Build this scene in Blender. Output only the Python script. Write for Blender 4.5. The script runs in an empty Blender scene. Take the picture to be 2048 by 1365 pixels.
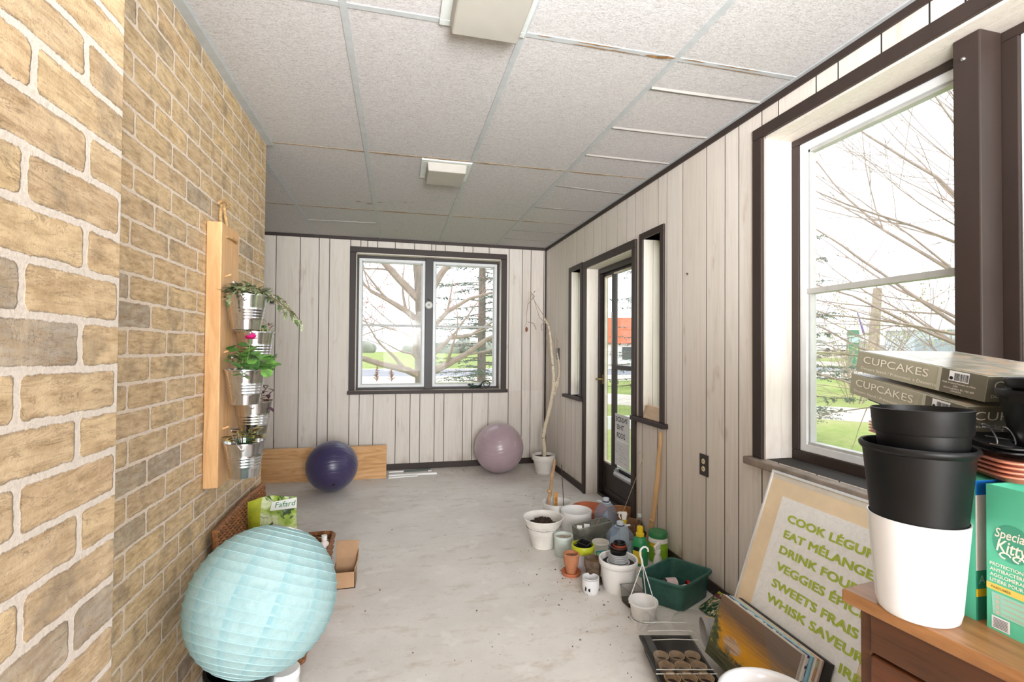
import bpy, bmesh, math, random
from mathutils import Vector, Matrix
R=random.Random(7)
SC=bpy.context.scene
COL=SC.collection
pi=math.pi
# ------------------------------------------------------------------ camera
HC=1.267
yaw,pit,rol=.2334,.0154,.0076
f_=Vector((math.sin(yaw)*math.cos(pit),math.cos(yaw)*math.cos(pit),math.sin(pit)))
r0=Vector((math.cos(yaw),-math.sin(yaw),0)); u0=r0.cross(f_)
r_=math.cos(rol)*r0+math.sin(rol)*u0; u_=-math.sin(rol)*r0+math.cos(rol)*u0
cd=bpy.data.cameras.new('camera'); cam=bpy.data.objects.new('camera',cd); COL.objects.link(cam)
cam.matrix_world=Matrix(((r_.x,u_.x,-f_.x,0),(r_.y,u_.y,-f_.y,0),(r_.z,u_.z,-f_.z,HC),(0,0,0,1)))
cd.lens=960.1/2048*36; cd.sensor_width=36; cd.clip_start=.02; cd.clip_end=500
SC.camera=cam
# ------------------------------------------------------------------ view, sky, lamps
SC.view_settings.view_transform='Standard'; SC.view_settings.look='None'
SC.view_settings.exposure=0.79; SC.view_settings.gamma=1.0; SC.view_settings.use_curve_mapping=False
W=bpy.data.worlds.new('overcast_sky'); SC.world=W; W.use_nodes=True
wn=W.node_tree.nodes; wn['Background'].inputs[0].default_value=(.93,.965,1.0,1); wn['Background'].inputs[1].default_value=1.7
def area(name,loc,rot,sx,sy,power,color=(1,1,1),portal=False):
    l=bpy.data.lights.new(name,'AREA'); l.shape='RECTANGLE'; l.size=sx; l.size_y=sy; l.energy=power; l.color=color
    o=bpy.data.objects.new(name,l); COL.objects.link(o); o.location=loc; o.rotation_euler=rot
    if portal: l.cycles.is_portal=True
    return o
area('back_window_portal',(.33,5.33,1.52),(-pi/2,0,0),1.6,1.5,1,portal=True)
area('side_window_portal',(1.9,.7,1.5),(0,pi/2,0),1.5,2.4,1,portal=True)
area('door_portal',(1.9,3.5,1.0),(0,pi/2,0),2.0,2.0,1,portal=True)
# added fill lamp behind the camera, standing in a made-up rear opening
area('rear_fill_lamp',(.56,-3.45,1.45),(pi/2,0,0),1.9,1.7,155,(.95,.975,1))

# the photographer's flash, turned up at the ceiling above and behind the camera
fl=bpy.data.lights.new('bounced_flash','SPOT'); fl.energy=235; fl.spot_size=math.radians(119); fl.spot_blend=1; fl.shadow_soft_size=.3; fl.color=(.94,.97,1)
fo=bpy.data.objects.new('bounced_flash',fl); COL.objects.link(fo); fo.location=(.25,-.28,1.6); fo.rotation_euler=Vector((.18,1.15,.85)).to_track_quat('-Z','Y').to_euler()
# ------------------------------------------------------------------ materials
def lin(c):
    return tuple(((x/255)/12.92 if x/255<=.04045 else ((x/255+.055)/1.055)**2.4) for x in c)
class N:
    """small node-tree helper"""
    def __init__(s,name):
        s.m=bpy.data.materials.new(name); s.m.use_nodes=True; s.t=s.m.node_tree; s.n=s.t.nodes; s.n.clear()
        s.out=s.n.new('ShaderNodeOutputMaterial')
    def node(s,typ,**kw):
        x=s.n.new(typ)
        for k,v in kw.items(): setattr(x,k,v)
        return x
    def L(s,a,b): s.t.links.new(a,b)
    def setin(s,nd,i,v):
        if hasattr(v,'is_linked') or hasattr(v,'links'): s.L(v,nd.inputs[i])
        elif v is not None: nd.inputs[i].default_value=v
    def math(s,op,a,b=None,c=None,clamp=False):
        x=s.node('ShaderNodeMath',operation=op); x.use_clamp=clamp
        s.setin(x,0,a)
        if b is not None: s.setin(x,1,b)
        if c is not None: s.setin(x,2,c)
        return x.outputs[0]
    def coord(s,kind='Object'):
        return s.node('ShaderNodeTexCoord').outputs[kind]
    def mapping(s,vec,scale=(1,1,1),loc=(0,0,0),rot=(0,0,0)):
        x=s.node('ShaderNodeMapping'); s.L(vec,x.inputs[0]); x.inputs[1].default_value=loc; x.inputs[2].default_value=rot; x.inputs[3].default_value=scale
        return x.outputs[0]
    def noise(s,vec,scale=5,detail=3,rough=.55,dist=0):
        x=s.node('ShaderNodeTexNoise'); s.L(vec,x.inputs['Vector']); x.inputs['Scale'].default_value=scale; x.inputs['Detail'].default_value=detail
        x.inputs['Roughness'].default_value=rough; x.inputs['Distortion'].default_value=dist
        return x.outputs['Fac']
    def ramp(s,fac,stops,interp='LINEAR'):
        x=s.node('ShaderNodeValToRGB'); s.L(fac,x.inputs[0]); e=x.color_ramp; e.interpolation=interp
        while len(e.elements)<len(stops): e.elements.new(.5)
        for el,(p,c) in zip(e.elements,stops):
            el.position=p; el.color=(*c,1) if len(c)==3 else c
        return x.outputs[0]
    def mix(s,fac,a,b,blend='MIX'):
        x=s.node('ShaderNodeMix',data_type='RGBA',blend_type=blend)
        s.setin(x,0,fac); 
        for i,v in ((6,a),(7,b)):
            if isinstance(v,tuple): x.inputs[i].default_value=(*v,1) if len(v)==3 else v
            else: s.L(v,x.inputs[i])
        return x.outputs[2]
    def bump(s,h,strength=.3,dist=.01):
        x=s.node('ShaderNodeBump'); x.inputs['Strength'].default_value=strength; x.inputs['Distance'].default_value=dist; s.L(h,x.inputs['Height'])
        return x.outputs[0]
    def bsdf(s,color=(.8,.8,.8),rough=.5,metal=0,normal=None,spec=.5,**kw):
        b=s.node('ShaderNodeBsdfPrincipled')
        if isinstance(color,tuple): b.inputs['Base Color'].default_value=(*color,1)
        else: s.L(color,b.inputs['Base Color'])
        if isinstance(rough,(int,float)): b.inputs['Roughness'].default_value=rough
        else: s.L(rough,b.inputs['Roughness'])
        b.inputs['Metallic'].default_value=metal; b.inputs['Specular IOR Level'].default_value=spec
        for k,v in kw.items(): b.inputs[k.replace('_',' ')].default_value=v
        if normal is not None: s.L(normal,b.inputs['Normal'])
        return b.outputs[0]
    def done(s,sh): s.L(sh,s.out.inputs[0]); return s.m
_pc={}
def P(rgb,rough=.5,metal=0,var=.06,scale=9,bump=0,bscale=60,name=None,spec=.5,streak=None,bdist=.004):
    """plain surface with a slight procedural mottling; rgb in sRGB 0-255"""
    key=(rgb,rough,metal,var,scale,bump,bscale,spec,streak,bdist)
    if key in _pc: return _pc[key]
    n=N(name or 'surface_%d'%len(_pc)); c=lin(rgb); co=n.coord()
    if streak: co=n.mapping(co,streak)
    nz=n.noise(co,scale,3)
    lo=tuple(max(0,x*(1-var*2)) for x in c); hi=tuple(min(1,x*(1+var)) for x in c)
    colr=n.ramp(nz,[(.3,lo),(.7,hi)])
    nrm=n.bump(n.noise(co,bscale,4),bump,bdist) if bump else None
    m=n.done(n.bsdf(colr,rough,metal,nrm,spec)); _pc[key]=m
    return m
def clear_mat(name,tint,refl=.25,rough=.05,haze=0.0,hazecol=(.8,.8,.8)):
    """thin see-through sheet: clear glass or plastic film"""
    n=N(name)
    t=n.node('ShaderNodeBsdfTransparent'); t.inputs[0].default_value=(*tint,1)
    g=n.node('ShaderNodeBsdfGlossy'); g.inputs['Roughness'].default_value=rough; g.inputs[0].default_value=(1,1,1,1)
    lw=n.node('ShaderNodeLayerWeight'); lw.inputs[0].default_value=.5
    fr=n.math('ADD',n.math('MULTIPLY',n.math('POWER',lw.outputs['Facing'],4.0),refl*3.0),refl*.035,clamp=True)
    mx=n.node('ShaderNodeMixShader'); n.L(fr,mx.inputs[0]); n.L(t.outputs[0],mx.inputs[1]); n.L(g.outputs[0],mx.inputs[2])
    sh=mx.outputs[0]
    if haze>0:
        d=n.node('ShaderNodeBsdfDiffuse'); d.inputs[0].default_value=(*hazecol,1)
        m2=n.node('ShaderNodeMixShader')
        if haze<1:
            co=n.coord(); nz=n.noise(co,14,3); f=n.math('MULTIPLY',nz,haze*2,clamp=True); n.L(f,m2.inputs[0])
        n.L(sh,m2.inputs[1]); n.L(d.outputs[0],m2.inputs[2]); sh=m2.outputs[0]
    return n.done(sh)

def m_brick(name,half,course,length,zoff,yoff,mortar,dark=1.0):
    n=N(name); co=n.coord(); sp=n.node('ShaderNodeSeparateXYZ'); n.L(co,sp.inputs[0])
    wob=n.noise(co,28,4); wob2=n.noise(n.mapping(co,loc=(3,5,9)),28,4)
    big=n.noise(co,3,2)
    y=n.math('ADD',sp.outputs[1],n.math('MULTIPLY',n.math('SUBTRACT',wob,.5),.010))
    z=n.math('ADD',sp.outputs[2],n.math('MULTIPLY',n.math('SUBTRACT',wob2,.5),.009))
    z=n.math('ADD',z,n.math('MULTIPLY',n.math('SUBTRACT',big,.5),.012))
    v=n.math('DIVIDE',n.math('SUBTRACT',z,zoff),course); row=n.math('FLOOR',v); fv=n.math('FRACT',v)
    u=n.math('ADD',n.math('DIVIDE',n.math('SUBTRACT',y,yoff),length),n.math('MULTIPLY',n.math('MODULO',row,2),.5))
    rj=n.node('ShaderNodeTexWhiteNoise',noise_dimensions='1D'); n.L(row,rj.inputs[1])
    u=n.math('ADD',u,n.math('MULTIPLY',n.math('SUBTRACT',rj.outputs[0],.5),.10))
    colm=n.math('FLOOR',u); fu=n.math('FRACT',u)
    du=n.math('MULTIPLY',n.math('MINIMUM',fu,n.math('SUBTRACT',1,fu)),length)
    dv=n.math('MULTIPLY',n.math('MINIMUM',fv,n.math('SUBTRACT',1,fv)),course)
    # rounded corner distance
    rr=half+.010
    ax=n.math('MAXIMUM',n.math('SUBTRACT',rr,du),0); ay=n.math('MAXIMUM',n.math('SUBTRACT',rr,dv),0)
    dist=n.math('SUBTRACT',rr,n.math('SQRT',n.math('ADD',n.math('MULTIPLY',ax,ax),n.math('MULTIPLY',ay,ay))))
    dist=n.math('ADD',dist,n.math('MULTIPLY',n.math('SUBTRACT',n.noise(co,70,4,.7),.5),.0065))
    mr=n.node('ShaderNodeMapRange',interpolation_type='SMOOTHSTEP'); n.L(dist,mr.inputs[0]); mr.inputs[1].default_value=half-.0012; mr.inputs[2].default_value=half+.0012
    mask=mr.outputs[0]
    cv=n.node('ShaderNodeCombineXYZ'); n.L(colm,cv.inputs[0]); n.L(row,cv.inputs[1])
    wnz=n.node('ShaderNodeTexWhiteNoise',noise_dimensions='2D'); n.L(cv.outputs[0],wnz.inputs[0])
    base=n.ramp(wnz.outputs[0],[(0,lin((196,172,136))),(.2,lin((204,180,142))),(.4,lin((190,168,136))),(.58,lin((206,180,138))),(.74,lin((184,166,138))),(.88,lin((200,172,134))),(.96,lin((172,160,140))),(1,lin((160,150,136)))])
    st=n.noise(n.mapping(co,(14,14,60)),1.0,5,.65,.4); bl=n.noise(co,16,5,.65)
    base=n.mix(n.ramp(st,[(.38,(0,0,0)),(.7,(.75,.75,.75))]),base,lin((140,114,78)))
    base=n.mix(n.ramp(bl,[(.48,(0,0,0)),(.75,(.5,.5,.5))]),base,lin((216,194,156)))
    base=n.mix(n.ramp(n.noise(co,7,4,.7),[(.52,(0,0,0)),(.68,(.65,.65,.65))]),base,lin((128,116,98)))
    crk=n.noise(n.mapping(co,(30,3.2,22)),1.3,5,.7,1.8); base=n.mix(n.ramp(crk,[(.485,(0,0,0)),(.5,(.5,.5,.5)),(.515,(0,0,0))]),base,lin((84,70,54)))
    # dark line on the arris where brick meets mortar
    edge=n.node('ShaderNodeMapRange'); n.L(dist,edge.inputs[0]); edge.inputs[1].default_value=half+.0005; edge.inputs[2].default_value=half+.005; edge.inputs[3].default_value=.4; edge.inputs[4].default_value=0
    base=n.mix(n.math('MULTIPLY',edge.outputs[0],n.math('GREATER_THAN',n.noise(co,22,2),.52)),base,lin((80,70,58)))
    mort=n.ramp(n.noise(co,120,4,.7),[(.3,tuple(x*.78 for x in mortar)),(.7,mortar)])
    base=n.mix(1.0,base,(dark*1.0,dark*.98,dark*1.0),'MULTIPLY')
    colr=n.mix(mask,mort,base)
    h=n.math('ADD',n.math('MULTIPLY',mask,.6),n.math('ADD',n.math('MULTIPLY',st,.3),n.math('MULTIPLY',n.noise(co,140,4,.7),.28)))
    return n.done(n.bsdf(colr,.88,0,n.bump(h,.55,.008),.25))
M_PIER=m_brick('buff_brick_pier',.0062,.0757,.228,1.383-.0757*18+.00,.896,lin((212,200,188)),1.0)
M_BRICK=m_brick('buff_brick_wall',.0050,.0762,.228,1.466-.0762*18,1.645+.0,lin((232,214,196)),1.2)

def m_panel():
    n=N('pale_wood_panelling'); co=n.coord(); at=n.node('ShaderNodeAttribute',attribute_name='tone')
    g=n.noise(n.mapping(co,(55,55,2.2)),1.6,5,.6,1.2); g2=n.noise(n.mapping(co,(16,16,1.1)),1.0,4,.6,2.2); knot=n.noise(n.mapping(co,(9,9,3.2)),1,3)
    shade=n.math('ADD',n.math('MULTIPLY',g,.5),n.math('MULTIPLY',g2,.5))
    c=n.ramp(shade,[(.30,lin((208,198,188))),(.5,lin((225,217,208))),(.72,lin((231,225,217)))])
    c=n.mix(at.outputs['Fac'],c,lin((202,188,174)))
    c=n.mix(n.ramp(knot,[(.66,(0,0,0)),(.74,(.35,.35,.35))]),c,lin((170,145,120)))
    sp=n.node('ShaderNodeSeparateXYZ'); n.L(co,sp.inputs[0])
    dirt=n.node('ShaderNodeMapRange'); n.L(sp.outputs[2],dirt.inputs[0]); dirt.inputs[1].default_value=.16; dirt.inputs[2].default_value=.06; dirt.inputs[3].default_value=0; dirt.inputs[4].default_value=.6
    d2=n.math('MULTIPLY',dirt.outputs[0],n.ramp(n.noise(n.mapping(co,(9,9,4)),1,3),[(.45,(0,0,0)),(.75,(1,1,1))]))
    c=n.mix(d2,c,lin((150,120,90)))
    return n.done(n.bsdf(c,.55,0,n.bump(g,.06,.002),.3))
M_PANEL=m_panel()
def m_wood(name,dark,light,axis='z',scale=1,rough=.5,gr=9):
    n=N(name); co=n.coord()
    s={'z':(gr,gr,.9),'y':(gr,.9,gr),'x':(.9,gr,gr)}[axis]
    mp=n.mapping(co,tuple(q*scale for q in s)); g=n.noise(mp,2.4,5,.62,1.6); fine=n.noise(n.mapping(co,tuple(q*scale*5 for q in s)),2,3)
    c=n.ramp(n.math('ADD',n.math('MULTIPLY',g,.75),n.math('MULTIPLY',fine,.25)),[(.3,lin(dark)),(.5,tuple((a+b)/2 for a,b in zip(lin(dark),lin(light)))),(.7,lin(light))])
    return n.done(n.bsdf(c,rough,0,n.bump(fine,.08,.002),.4))
M_PINE_Z=m_wood('new_pine_upright',(196,146,96),(232,190,140),'z')
M_PINE_X=m_wood('new_pine_lying',(206,150,94),(236,190,136),'x',.8)
M_DESK=m_wood('oak_veneer',(126,84,50),(176,126,80),'y',.9,.38)
M_DESKD=m_wood('walnut_front',(62,38,24),(104,66,42),'y',.7,.42)
M_BLOCK=m_wood('raw_lumber',(190,160,128),(220,194,164),'y')
M_TRIM=P((52,39,34),.55,var=.08,scale=14,bump=.1,bscale=40,name='dark_brown_trim',streak=(1,1,.2))
M_TRIM2=P((40,30,27),.45,var=.08,scale=10,name='dark_brown_door_paint')
M_SILL=P((142,128,116),.62,var=.16,scale=18,bump=.15,name='weathered_brown_sill')
M_GROOVE=P((38,33,30),.8,name='panel_groove')
M_ALU=P((226,228,230),.35,var=.03,scale=12,name='white_aluminium')
M_ALUG=P((186,186,182),.42,var=.06,scale=12,name='dull_aluminium')
def m_ceiling():
    n=N('ceiling_tile_texture'); co=n.coord()
    w=n.noise(n.mapping(co,(60,150,60)),1.0,3,.6,1.4); p=n.noise(co,150,4,.7); st=n.noise(co,1.1,3)
    f=n.math('ADD',n.math('MULTIPLY',w,.6),n.math('MULTIPLY',p,.4))
    c=n.ramp(f,[(.36,lin((164,159,157))),(.56,lin((202,199,199)))])
    c=n.mix(n.ramp(st,[(.5,(0,0,0)),(.75,(.22,.22,.22))]),c,lin((204,196,188)))
    return n.done(n.bsdf(c,.9,0,n.bump(f,.35,.004),.1))
M_CEIL=m_ceiling()
M_TEE=P((178,181,182),.55,var=.05,scale=20,name='ceiling_tee_grey')
M_RUST=P((160,118,74),.7,var=.25,scale=40,name='rusty_tee')
def m_concrete():
    n=N('worn_grey_concrete'); co=n.coord()
    a=n.noise(co,2.1,6,.62); b=n.noise(co,26,5,.7); s=n.noise(n.mapping(co,loc=(4,2,0)),5,4,.6)
    c=n.ramp(a,[(.3,lin((210,204,197))),(.52,lin((223,218,212))),(.72,lin((232,228,222)))])
    c=n.mix(n.ramp(b,[(.58,(0,0,0)),(.72,(.35,.35,.35))]),c,lin((178,170,160)))
    c=n.mix(n.ramp(n.noise(n.mapping(co,(2.2,5,1)),2.2,4,.7),[(.54,(0,0,0)),(.74,(.55,.55,.55))]),c,lin((176,156,132)))
    c=n.mix(n.ramp(s,[(.60,(0,0,0)),(.64,(.35,.35,.35))]),c,lin((240,236,232)))
    sc=n.noise(n.mapping(co,(1,9,1),rot=(0,0,.5)),30,3)
    c=n.mix(n.ramp(sc,[(.64,(0,0,0)),(.72,(.5,.5,.5))]),c,lin((150,142,132)))
    return n.done(n.bsdf(c,n.ramp(a,[(.3,(.42,.42,.42)),(.7,(.6,.6,.6))]),0,n.bump(n.math('ADD',b,a),.12,.004),.4))
M_FLOOR=m_concrete()
M_GLASS=clear_mat('window_glass',(.96,.97,.97),.12,.02,.06,(.85,.87,.88))
def m_grass(name='lawn_grass'):
    n=N(name); co=n.coord(); a=n.noise(co,.35,4,.6); b=n.noise(co,9,4,.7)
    c=n.ramp(n.math('ADD',n.math('MULTIPLY',a,.55),n.math('MULTIPLY',b,.45)),[(.35,lin((104,120,60))),(.5,lin((140,156,84))),(.68,lin((170,166,116)))])
    return n.done(n.bsdf(c,.95,0,n.bump(b,.4,.05),.1))
M_GRASS=m_grass()
M_WHITEP=P((246,245,244),.42,var=.03,scale=7,name='white_plastic')
M_WHITEG=P((236,236,238),.18,var=.02,scale=6,name='white_glazed')
M_WHITED=P((236,232,225),.5,var=.07,scale=9,name='dusty_white_plastic')
M_BLACKP=P((15,15,16),.42,var=.15,scale=20,name='black_plastic',spec=.3)
M_BLACK=P((18,17,17),.5,var=.1,name='black_matt')
M_SOIL=P((62,46,36),.95,var=.35,scale=60,bump=.9,bscale=70,name='potting_soil',bdist=.01)
M_TERRA=P((200,134,96),.8,var=.12,scale=18,bump=.12,name='terracotta')
M_TERRA2=P((196,112,76),.8,var=.1,scale=12,bump=.12,name='terracotta_orange')
M_STEEL=N('galvanised_steel'); 
def _st():
    n=M_STEEL; co=n.coord(); z=n.noise(n.mapping(co,(1,1,.25)),40,3)
    return n.done(n.bsdf(n.ramp(z,[(.3,lin((188,188,190))),(.7,lin((222,222,224)))]),.2,1.0,n.bump(z,.05,.002)))
M_STEEL=_st()
M_WIRE=P((200,200,200),.3,1.0,name='bright_wire')
M_LEAFG=P((74,116,56),.5,var=.2,scale=40,name='green_leaf'); M_LEAFD=P((48,84,40),.5,var=.2,scale=40,name='dark_leaf')
M_IVY=P((150,160,120),.5,var=.3,scale=70,name='variegated_ivy'); M_IVY2=P((84,104,62),.5,var=.3,scale=60,name='ivy_green')
M_BARK=P((138,124,110),.9,var=.2,scale=14,bump=.5,bscale=30,name='grey_bark',streak=(1,1,.3),bdist=.02)
M_TWIG=P((164,144,130),.85,var=.12,name='twig_bark')
M_CARD=P((176,140,106),.75,var=.06,scale=14,name='cardboard')

# ------------------------------------------------------------------ mesh helpers
class MB:
    def __init__(s): s.v=[]; s.f=[]; s.mi=[]; s.uv={}; s.tone=None
    def add(s,vs,fs,mi=0):
        o=len(s.v); s.v+=[Vector(x) for x in vs]
        for f in fs: s.f.append([i+o for i in f]); s.mi.append(mi)
        return o
    def box(s,a,b,mi=0):
        (x0,y0,z0),(x1,y1,z1)=a,b
        s.add([(x0,y0,z0),(x1,y0,z0),(x1,y1,z0),(x0,y1,z0),(x0,y0,z1),(x1,y0,z1),(x1,y1,z1),(x0,y1,z1)],
              [(3,2,1,0),(4,5,6,7),(0,1,5,4),(1,2,6,5),(2,3,7,6),(3,0,4,7)],mi); return s
    def prism(s,base,top,mi=0):
        """two loops of equal length joined and capped"""
        n=len(base)
        s.add(list(base)+list(top),[tuple(reversed(range(n))),tuple(range(n,2*n))]+[(i,(i+1)%n,n+(i+1)%n,n+i) for i in range(n)],mi); return s
    def lathe(s,prof,c=(0,0,0),n=40,mi=0,frame=None,sx=1,sy=1,jit=0,mis=None):
        """profile of (radius,height); frame = (ex,ey,ez)"""
        ex,ey,ez=frame or (Vector((1,0,0)),Vector((0,1,0)),Vector((0,0,1))); c=Vector(c)
        vs=[]; 
        for (r,z) in prof:
            for k in range(n):
                a=2*pi*k/n; q=r*(1+(R.uniform(-jit,jit) if jit else 0))
                vs.append(c+ex*(q*sx*math.cos(a))+ey*(q*sy*math.sin(a))+ez*z)
        o=len(s.v); s.v+=vs
        for i in range(len(prof)-1):
            if prof[i]==prof[i+1]: continue
            for k in range(n):
                k2=(k+1)%n
                s.f.append([o+i*n+k,o+i*n+k2,o+(i+1)*n+k2,o+(i+1)*n+k]); s.mi.append(mis[i] if mis else mi)
        return s
    def tube(s,pts,rad,n=8,mi=0,cap=True,flat=1):
        pts=[Vector(p) for p in pts]; k=len(pts)
        if not hasattr(rad,'__len__'): rad=[rad]*k
        o=len(s.v); prev=None
        for i,p in enumerate(pts):
            t=(pts[min(i+1,k-1)]-pts[max(i-1,0)])
            if t.length<1e-9: t=Vector((0,0,1))
            t.normalize()
            if prev is None:
                a=Vector((0,0,1)) if abs(t.z)<.9 else Vector((1,0,0)); x=t.cross(a).normalized()
            else:
                x=prev-t*prev.dot(t)
                x=x.normalized() if x.length>1e-6 else t.orthogonal().normalized()
            prev=x; y=t.cross(x)
            for j in range(n):
                a=2*pi*j/n; s.v.append(p+x*(rad[i]*math.cos(a))+y*(rad[i]*flat*math.sin(a)))
        for i in range(k-1):
            for j in range(n):
                j2=(j+1)%n; s.f.append([o+i*n+j,o+i*n+j2,o+(i+1)*n+j2,o+(i+1)*n+j]); s.mi.append(mi)
        if cap and n>2:
            s.f.append([o+j for j in reversed(range(n))]); s.mi.append(mi); s.f.append([o+(k-1)*n+j for j in range(n)]); s.mi.append(mi)
        return s
    def sphere(s,c,r,n=24,m=14,mi=0,sc=(1,1,1)):
        return s.lathe([(r*math.sin(pi*i/m)*1.0,-r*math.cos(pi*i/m)*sc[2]) for i in range(m+1)],c,n,mi,sx=sc[0],sy=sc[1])
    def xf(s,mat,start=0):
        for i in range(start,len(s.v)): s.v[i]=mat@s.v[i]
        return s
ORG={}
def mk(name,mb,mats,parent=None,loc=None,smooth=35,bevel=0,bseg=2,solid=0,label=None):
    if not isinstance(mats,(list,tuple)): mats=[mats]
    org=ORG[parent.name] if parent is not None else Vector(loc or (0,0,0))
    me=bpy.data.meshes.new(name); me.from_pydata([tuple(v-org) for v in mb.v],[],mb.f)
    for m in mats: me.materials.append(m)
    if len(mats)>1: me.polygons.foreach_set('material_index',mb.mi)
    if mb.tone is not None:
        a=me.attributes.new('tone','FLOAT','FACE'); a.data.foreach_set('value',mb.tone)
    me.update()
    if smooth:
        me.polygons.foreach_set('use_smooth',[True]*len(me.polygons)); me.set_sharp_from_angle(angle=math.radians(smooth))
    o=bpy.data.objects.new(name,me); COL.objects.link(o)
    if parent is not None: o.parent=parent
    else: o.location=org
    ORG[o.name]=org.copy()
    if bevel:
        b=o.modifiers.new('bevel','BEVEL'); b.width=bevel; b.segments=bseg; b.limit_method='ANGLE'; b.angle_limit=math.radians(40)
    if label: o['label']=label
    if solid:
        q=o.modifiers.new('thickness','SOLIDIFY'); q.thickness=solid; q.offset=0
    return o
def tag(o,label=None,cat=None,group=None,kind=None):
    if label: o['label']=label
    if cat: o['category']=cat
    if group: o['group']=group
    if kind: o['kind']=kind
    return o
def thing(name,label,cat,loc=(0,0,0),group=None):
    o=bpy.data.objects.new(name,None); COL.objects.link(o); o.location=loc; o.empty_display_size=.05; ORG[o.name]=Vector(loc)
    return tag(o,label,cat,group)
def struct(name,mb,mats,parent=None,loc=None,label=None,**kw):
    o=mk(name,mb,mats,parent,loc,**kw)
    if parent is None: o['kind']='structure'
    if label: o['label']=label
    return o
def sgroup(name,loc,label=None):
    o=bpy.data.objects.new(name,None); COL.objects.link(o); o.location=loc; o['kind']='structure'; ORG[o.name]=Vector(loc)
    if label: o['label']=label
    return o
def dup(root,loc,rz=None,label=None,group=None,scale=None):
    r=root.copy(); COL.objects.link(r); r.location=loc
    if rz is not None: r.rotation_euler=(0,0,rz)
    if scale: r.scale=(scale,)*3 if not hasattr(scale,'__len__') else scale
    if label: r['label']=label
    if group: r['group']=group
    for ch in list(root.children):
        c=ch.copy(); COL.objects.link(c); c.parent=r
        for g in list(ch.children):
            d=g.copy(); COL.objects.link(d); d.parent=c
    return r
_tc={}
def text2d(s,bold=0,shear=0):
    k=(s,bold,shear)
    if k in _tc: return _tc[k]
    c=bpy.data.curves.new('t','FONT'); c.body=s; c.size=1; c.offset=bold; c.shear=shear; c.fill_mode='FRONT'; c.resolution_u=3
    o=bpy.data.objects.new('t',c); COL.objects.link(o)
    dg=bpy.context.evaluated_depsgraph_get(); dg.update()
    me=bpy.data.meshes.new_from_object(o.evaluated_get(dg))
    vs=[(v.co.x,v.co.y) for v in me.vertices]; fs=[tuple(p.vertices) for p in me.polygons]
    bpy.data.objects.remove(o); bpy.data.curves.remove(c); bpy.data.meshes.remove(me)
    _tc[k]=(vs,fs); return _tc[k]
def lettering(mb,s,mapper,h,w=None,x=0,y=0,bold=0,shear=0,mirror=False,mi=0,wmax=None):
    """adds the characters of s to mb; h = cap height, (x,y) = left end of the baseline in mapper space"""
    vs,fs=text2d(s,bold,shear)
    if not vs: return
    k=h/.70; x0=min(v[0] for v in vs); x1=max(v[0] for v in vs); kx=k
    if w: kx=w/max(1e-6,(x1-x0))
    elif wmax and (x1-x0)*k>wmax: kx=wmax/(x1-x0)
    wd=(x1-x0)*kx
    mb.add([mapper(x+(wd-(v[0]-x0)*kx if mirror else (v[0]-x0)*kx),y+v[1]*k) for v in vs],fs,mi)
def plane_map(o,ex,ey,off=0):
    o=Vector(o); ex=Vector(ex).normalized(); ey=Vector(ey).normalized(); n=ex.cross(ey)
    return lambda x,y: o+ex*x+ey*y+n*off
def rects(a0,a1,b0,b1,holes):
    """split rectangle minus holes into rectangles"""
    xs=sorted({a0,a1,*[h for H in holes for h in H[:2] if a0<h<a1]})
    out=[]
    for x0,x1 in zip(xs,xs[1:]):
        m=(x0+x1)/2; cut=sorted([(max(b0,h[2]),min(b1,h[3])) for h in holes if h[0]<m<h[1]]); z=b0
        for c0,c1 in cut:
            if c0>z: out.append((x0,x1,z,c0))
            z=max(z,c1)
        if z<b1: out.append((x0,x1,z,b1))
    return out
# ================================================================== ROOM
XR,YB,H=1.609,5.138,2.394
XL2=-2.3      # far left end of the room behind the brick corner
YR=-3.5       # unseen rear end
# floor and ceiling slab
m=MB().box((XL2-.2,YR-.2,-.18),(XR+.22,YB+.22,0)); struct('floor',m,M_FLOOR,label='worn grey concrete floor',smooth=0)
m=MB().box((XL2-.2,YR-.2,H),(XR+.22,YB+.22,H+.12)); ceil=struct('ceiling',m,M_CEIL,label='textured off-white ceiling tiles in a metal grid',smooth=0)
# grid tees
tx=[-.797+.61*k for k in range(-2,4)]; ty=[1.6456+1.22*k for k in range(-2,3)]
m=MB()
for x in tx:
    m.box((x-.012,YR,H-.004),(x+.012,YB,H+.001))
for k,y in enumerate(ty):
    if k<3: m.box((XL2,y-.011,H-.003),(XR,y+.011,H+.001))
m.box((-.72,YR,H-.014),(-.685,2.88,H+.001)); m.box((XR-.03,YR,H-.006),(XR,YB,H+.001))
struct('ceiling_grid',m,M_TEE,ceil,smooth=0,label='grey metal grid of the ceiling')
m=MB()
for y in ty[3:]: m.box((XL2,y-.006,H-.0012),(XR,y+.006,H+.001))
struct('cross_tee',m,P((172,150,122),.8,var=.2,scale=30,name='thin_rusted_tee'),ceil,smooth=0,label='thin rusted cross tees further back')
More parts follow.
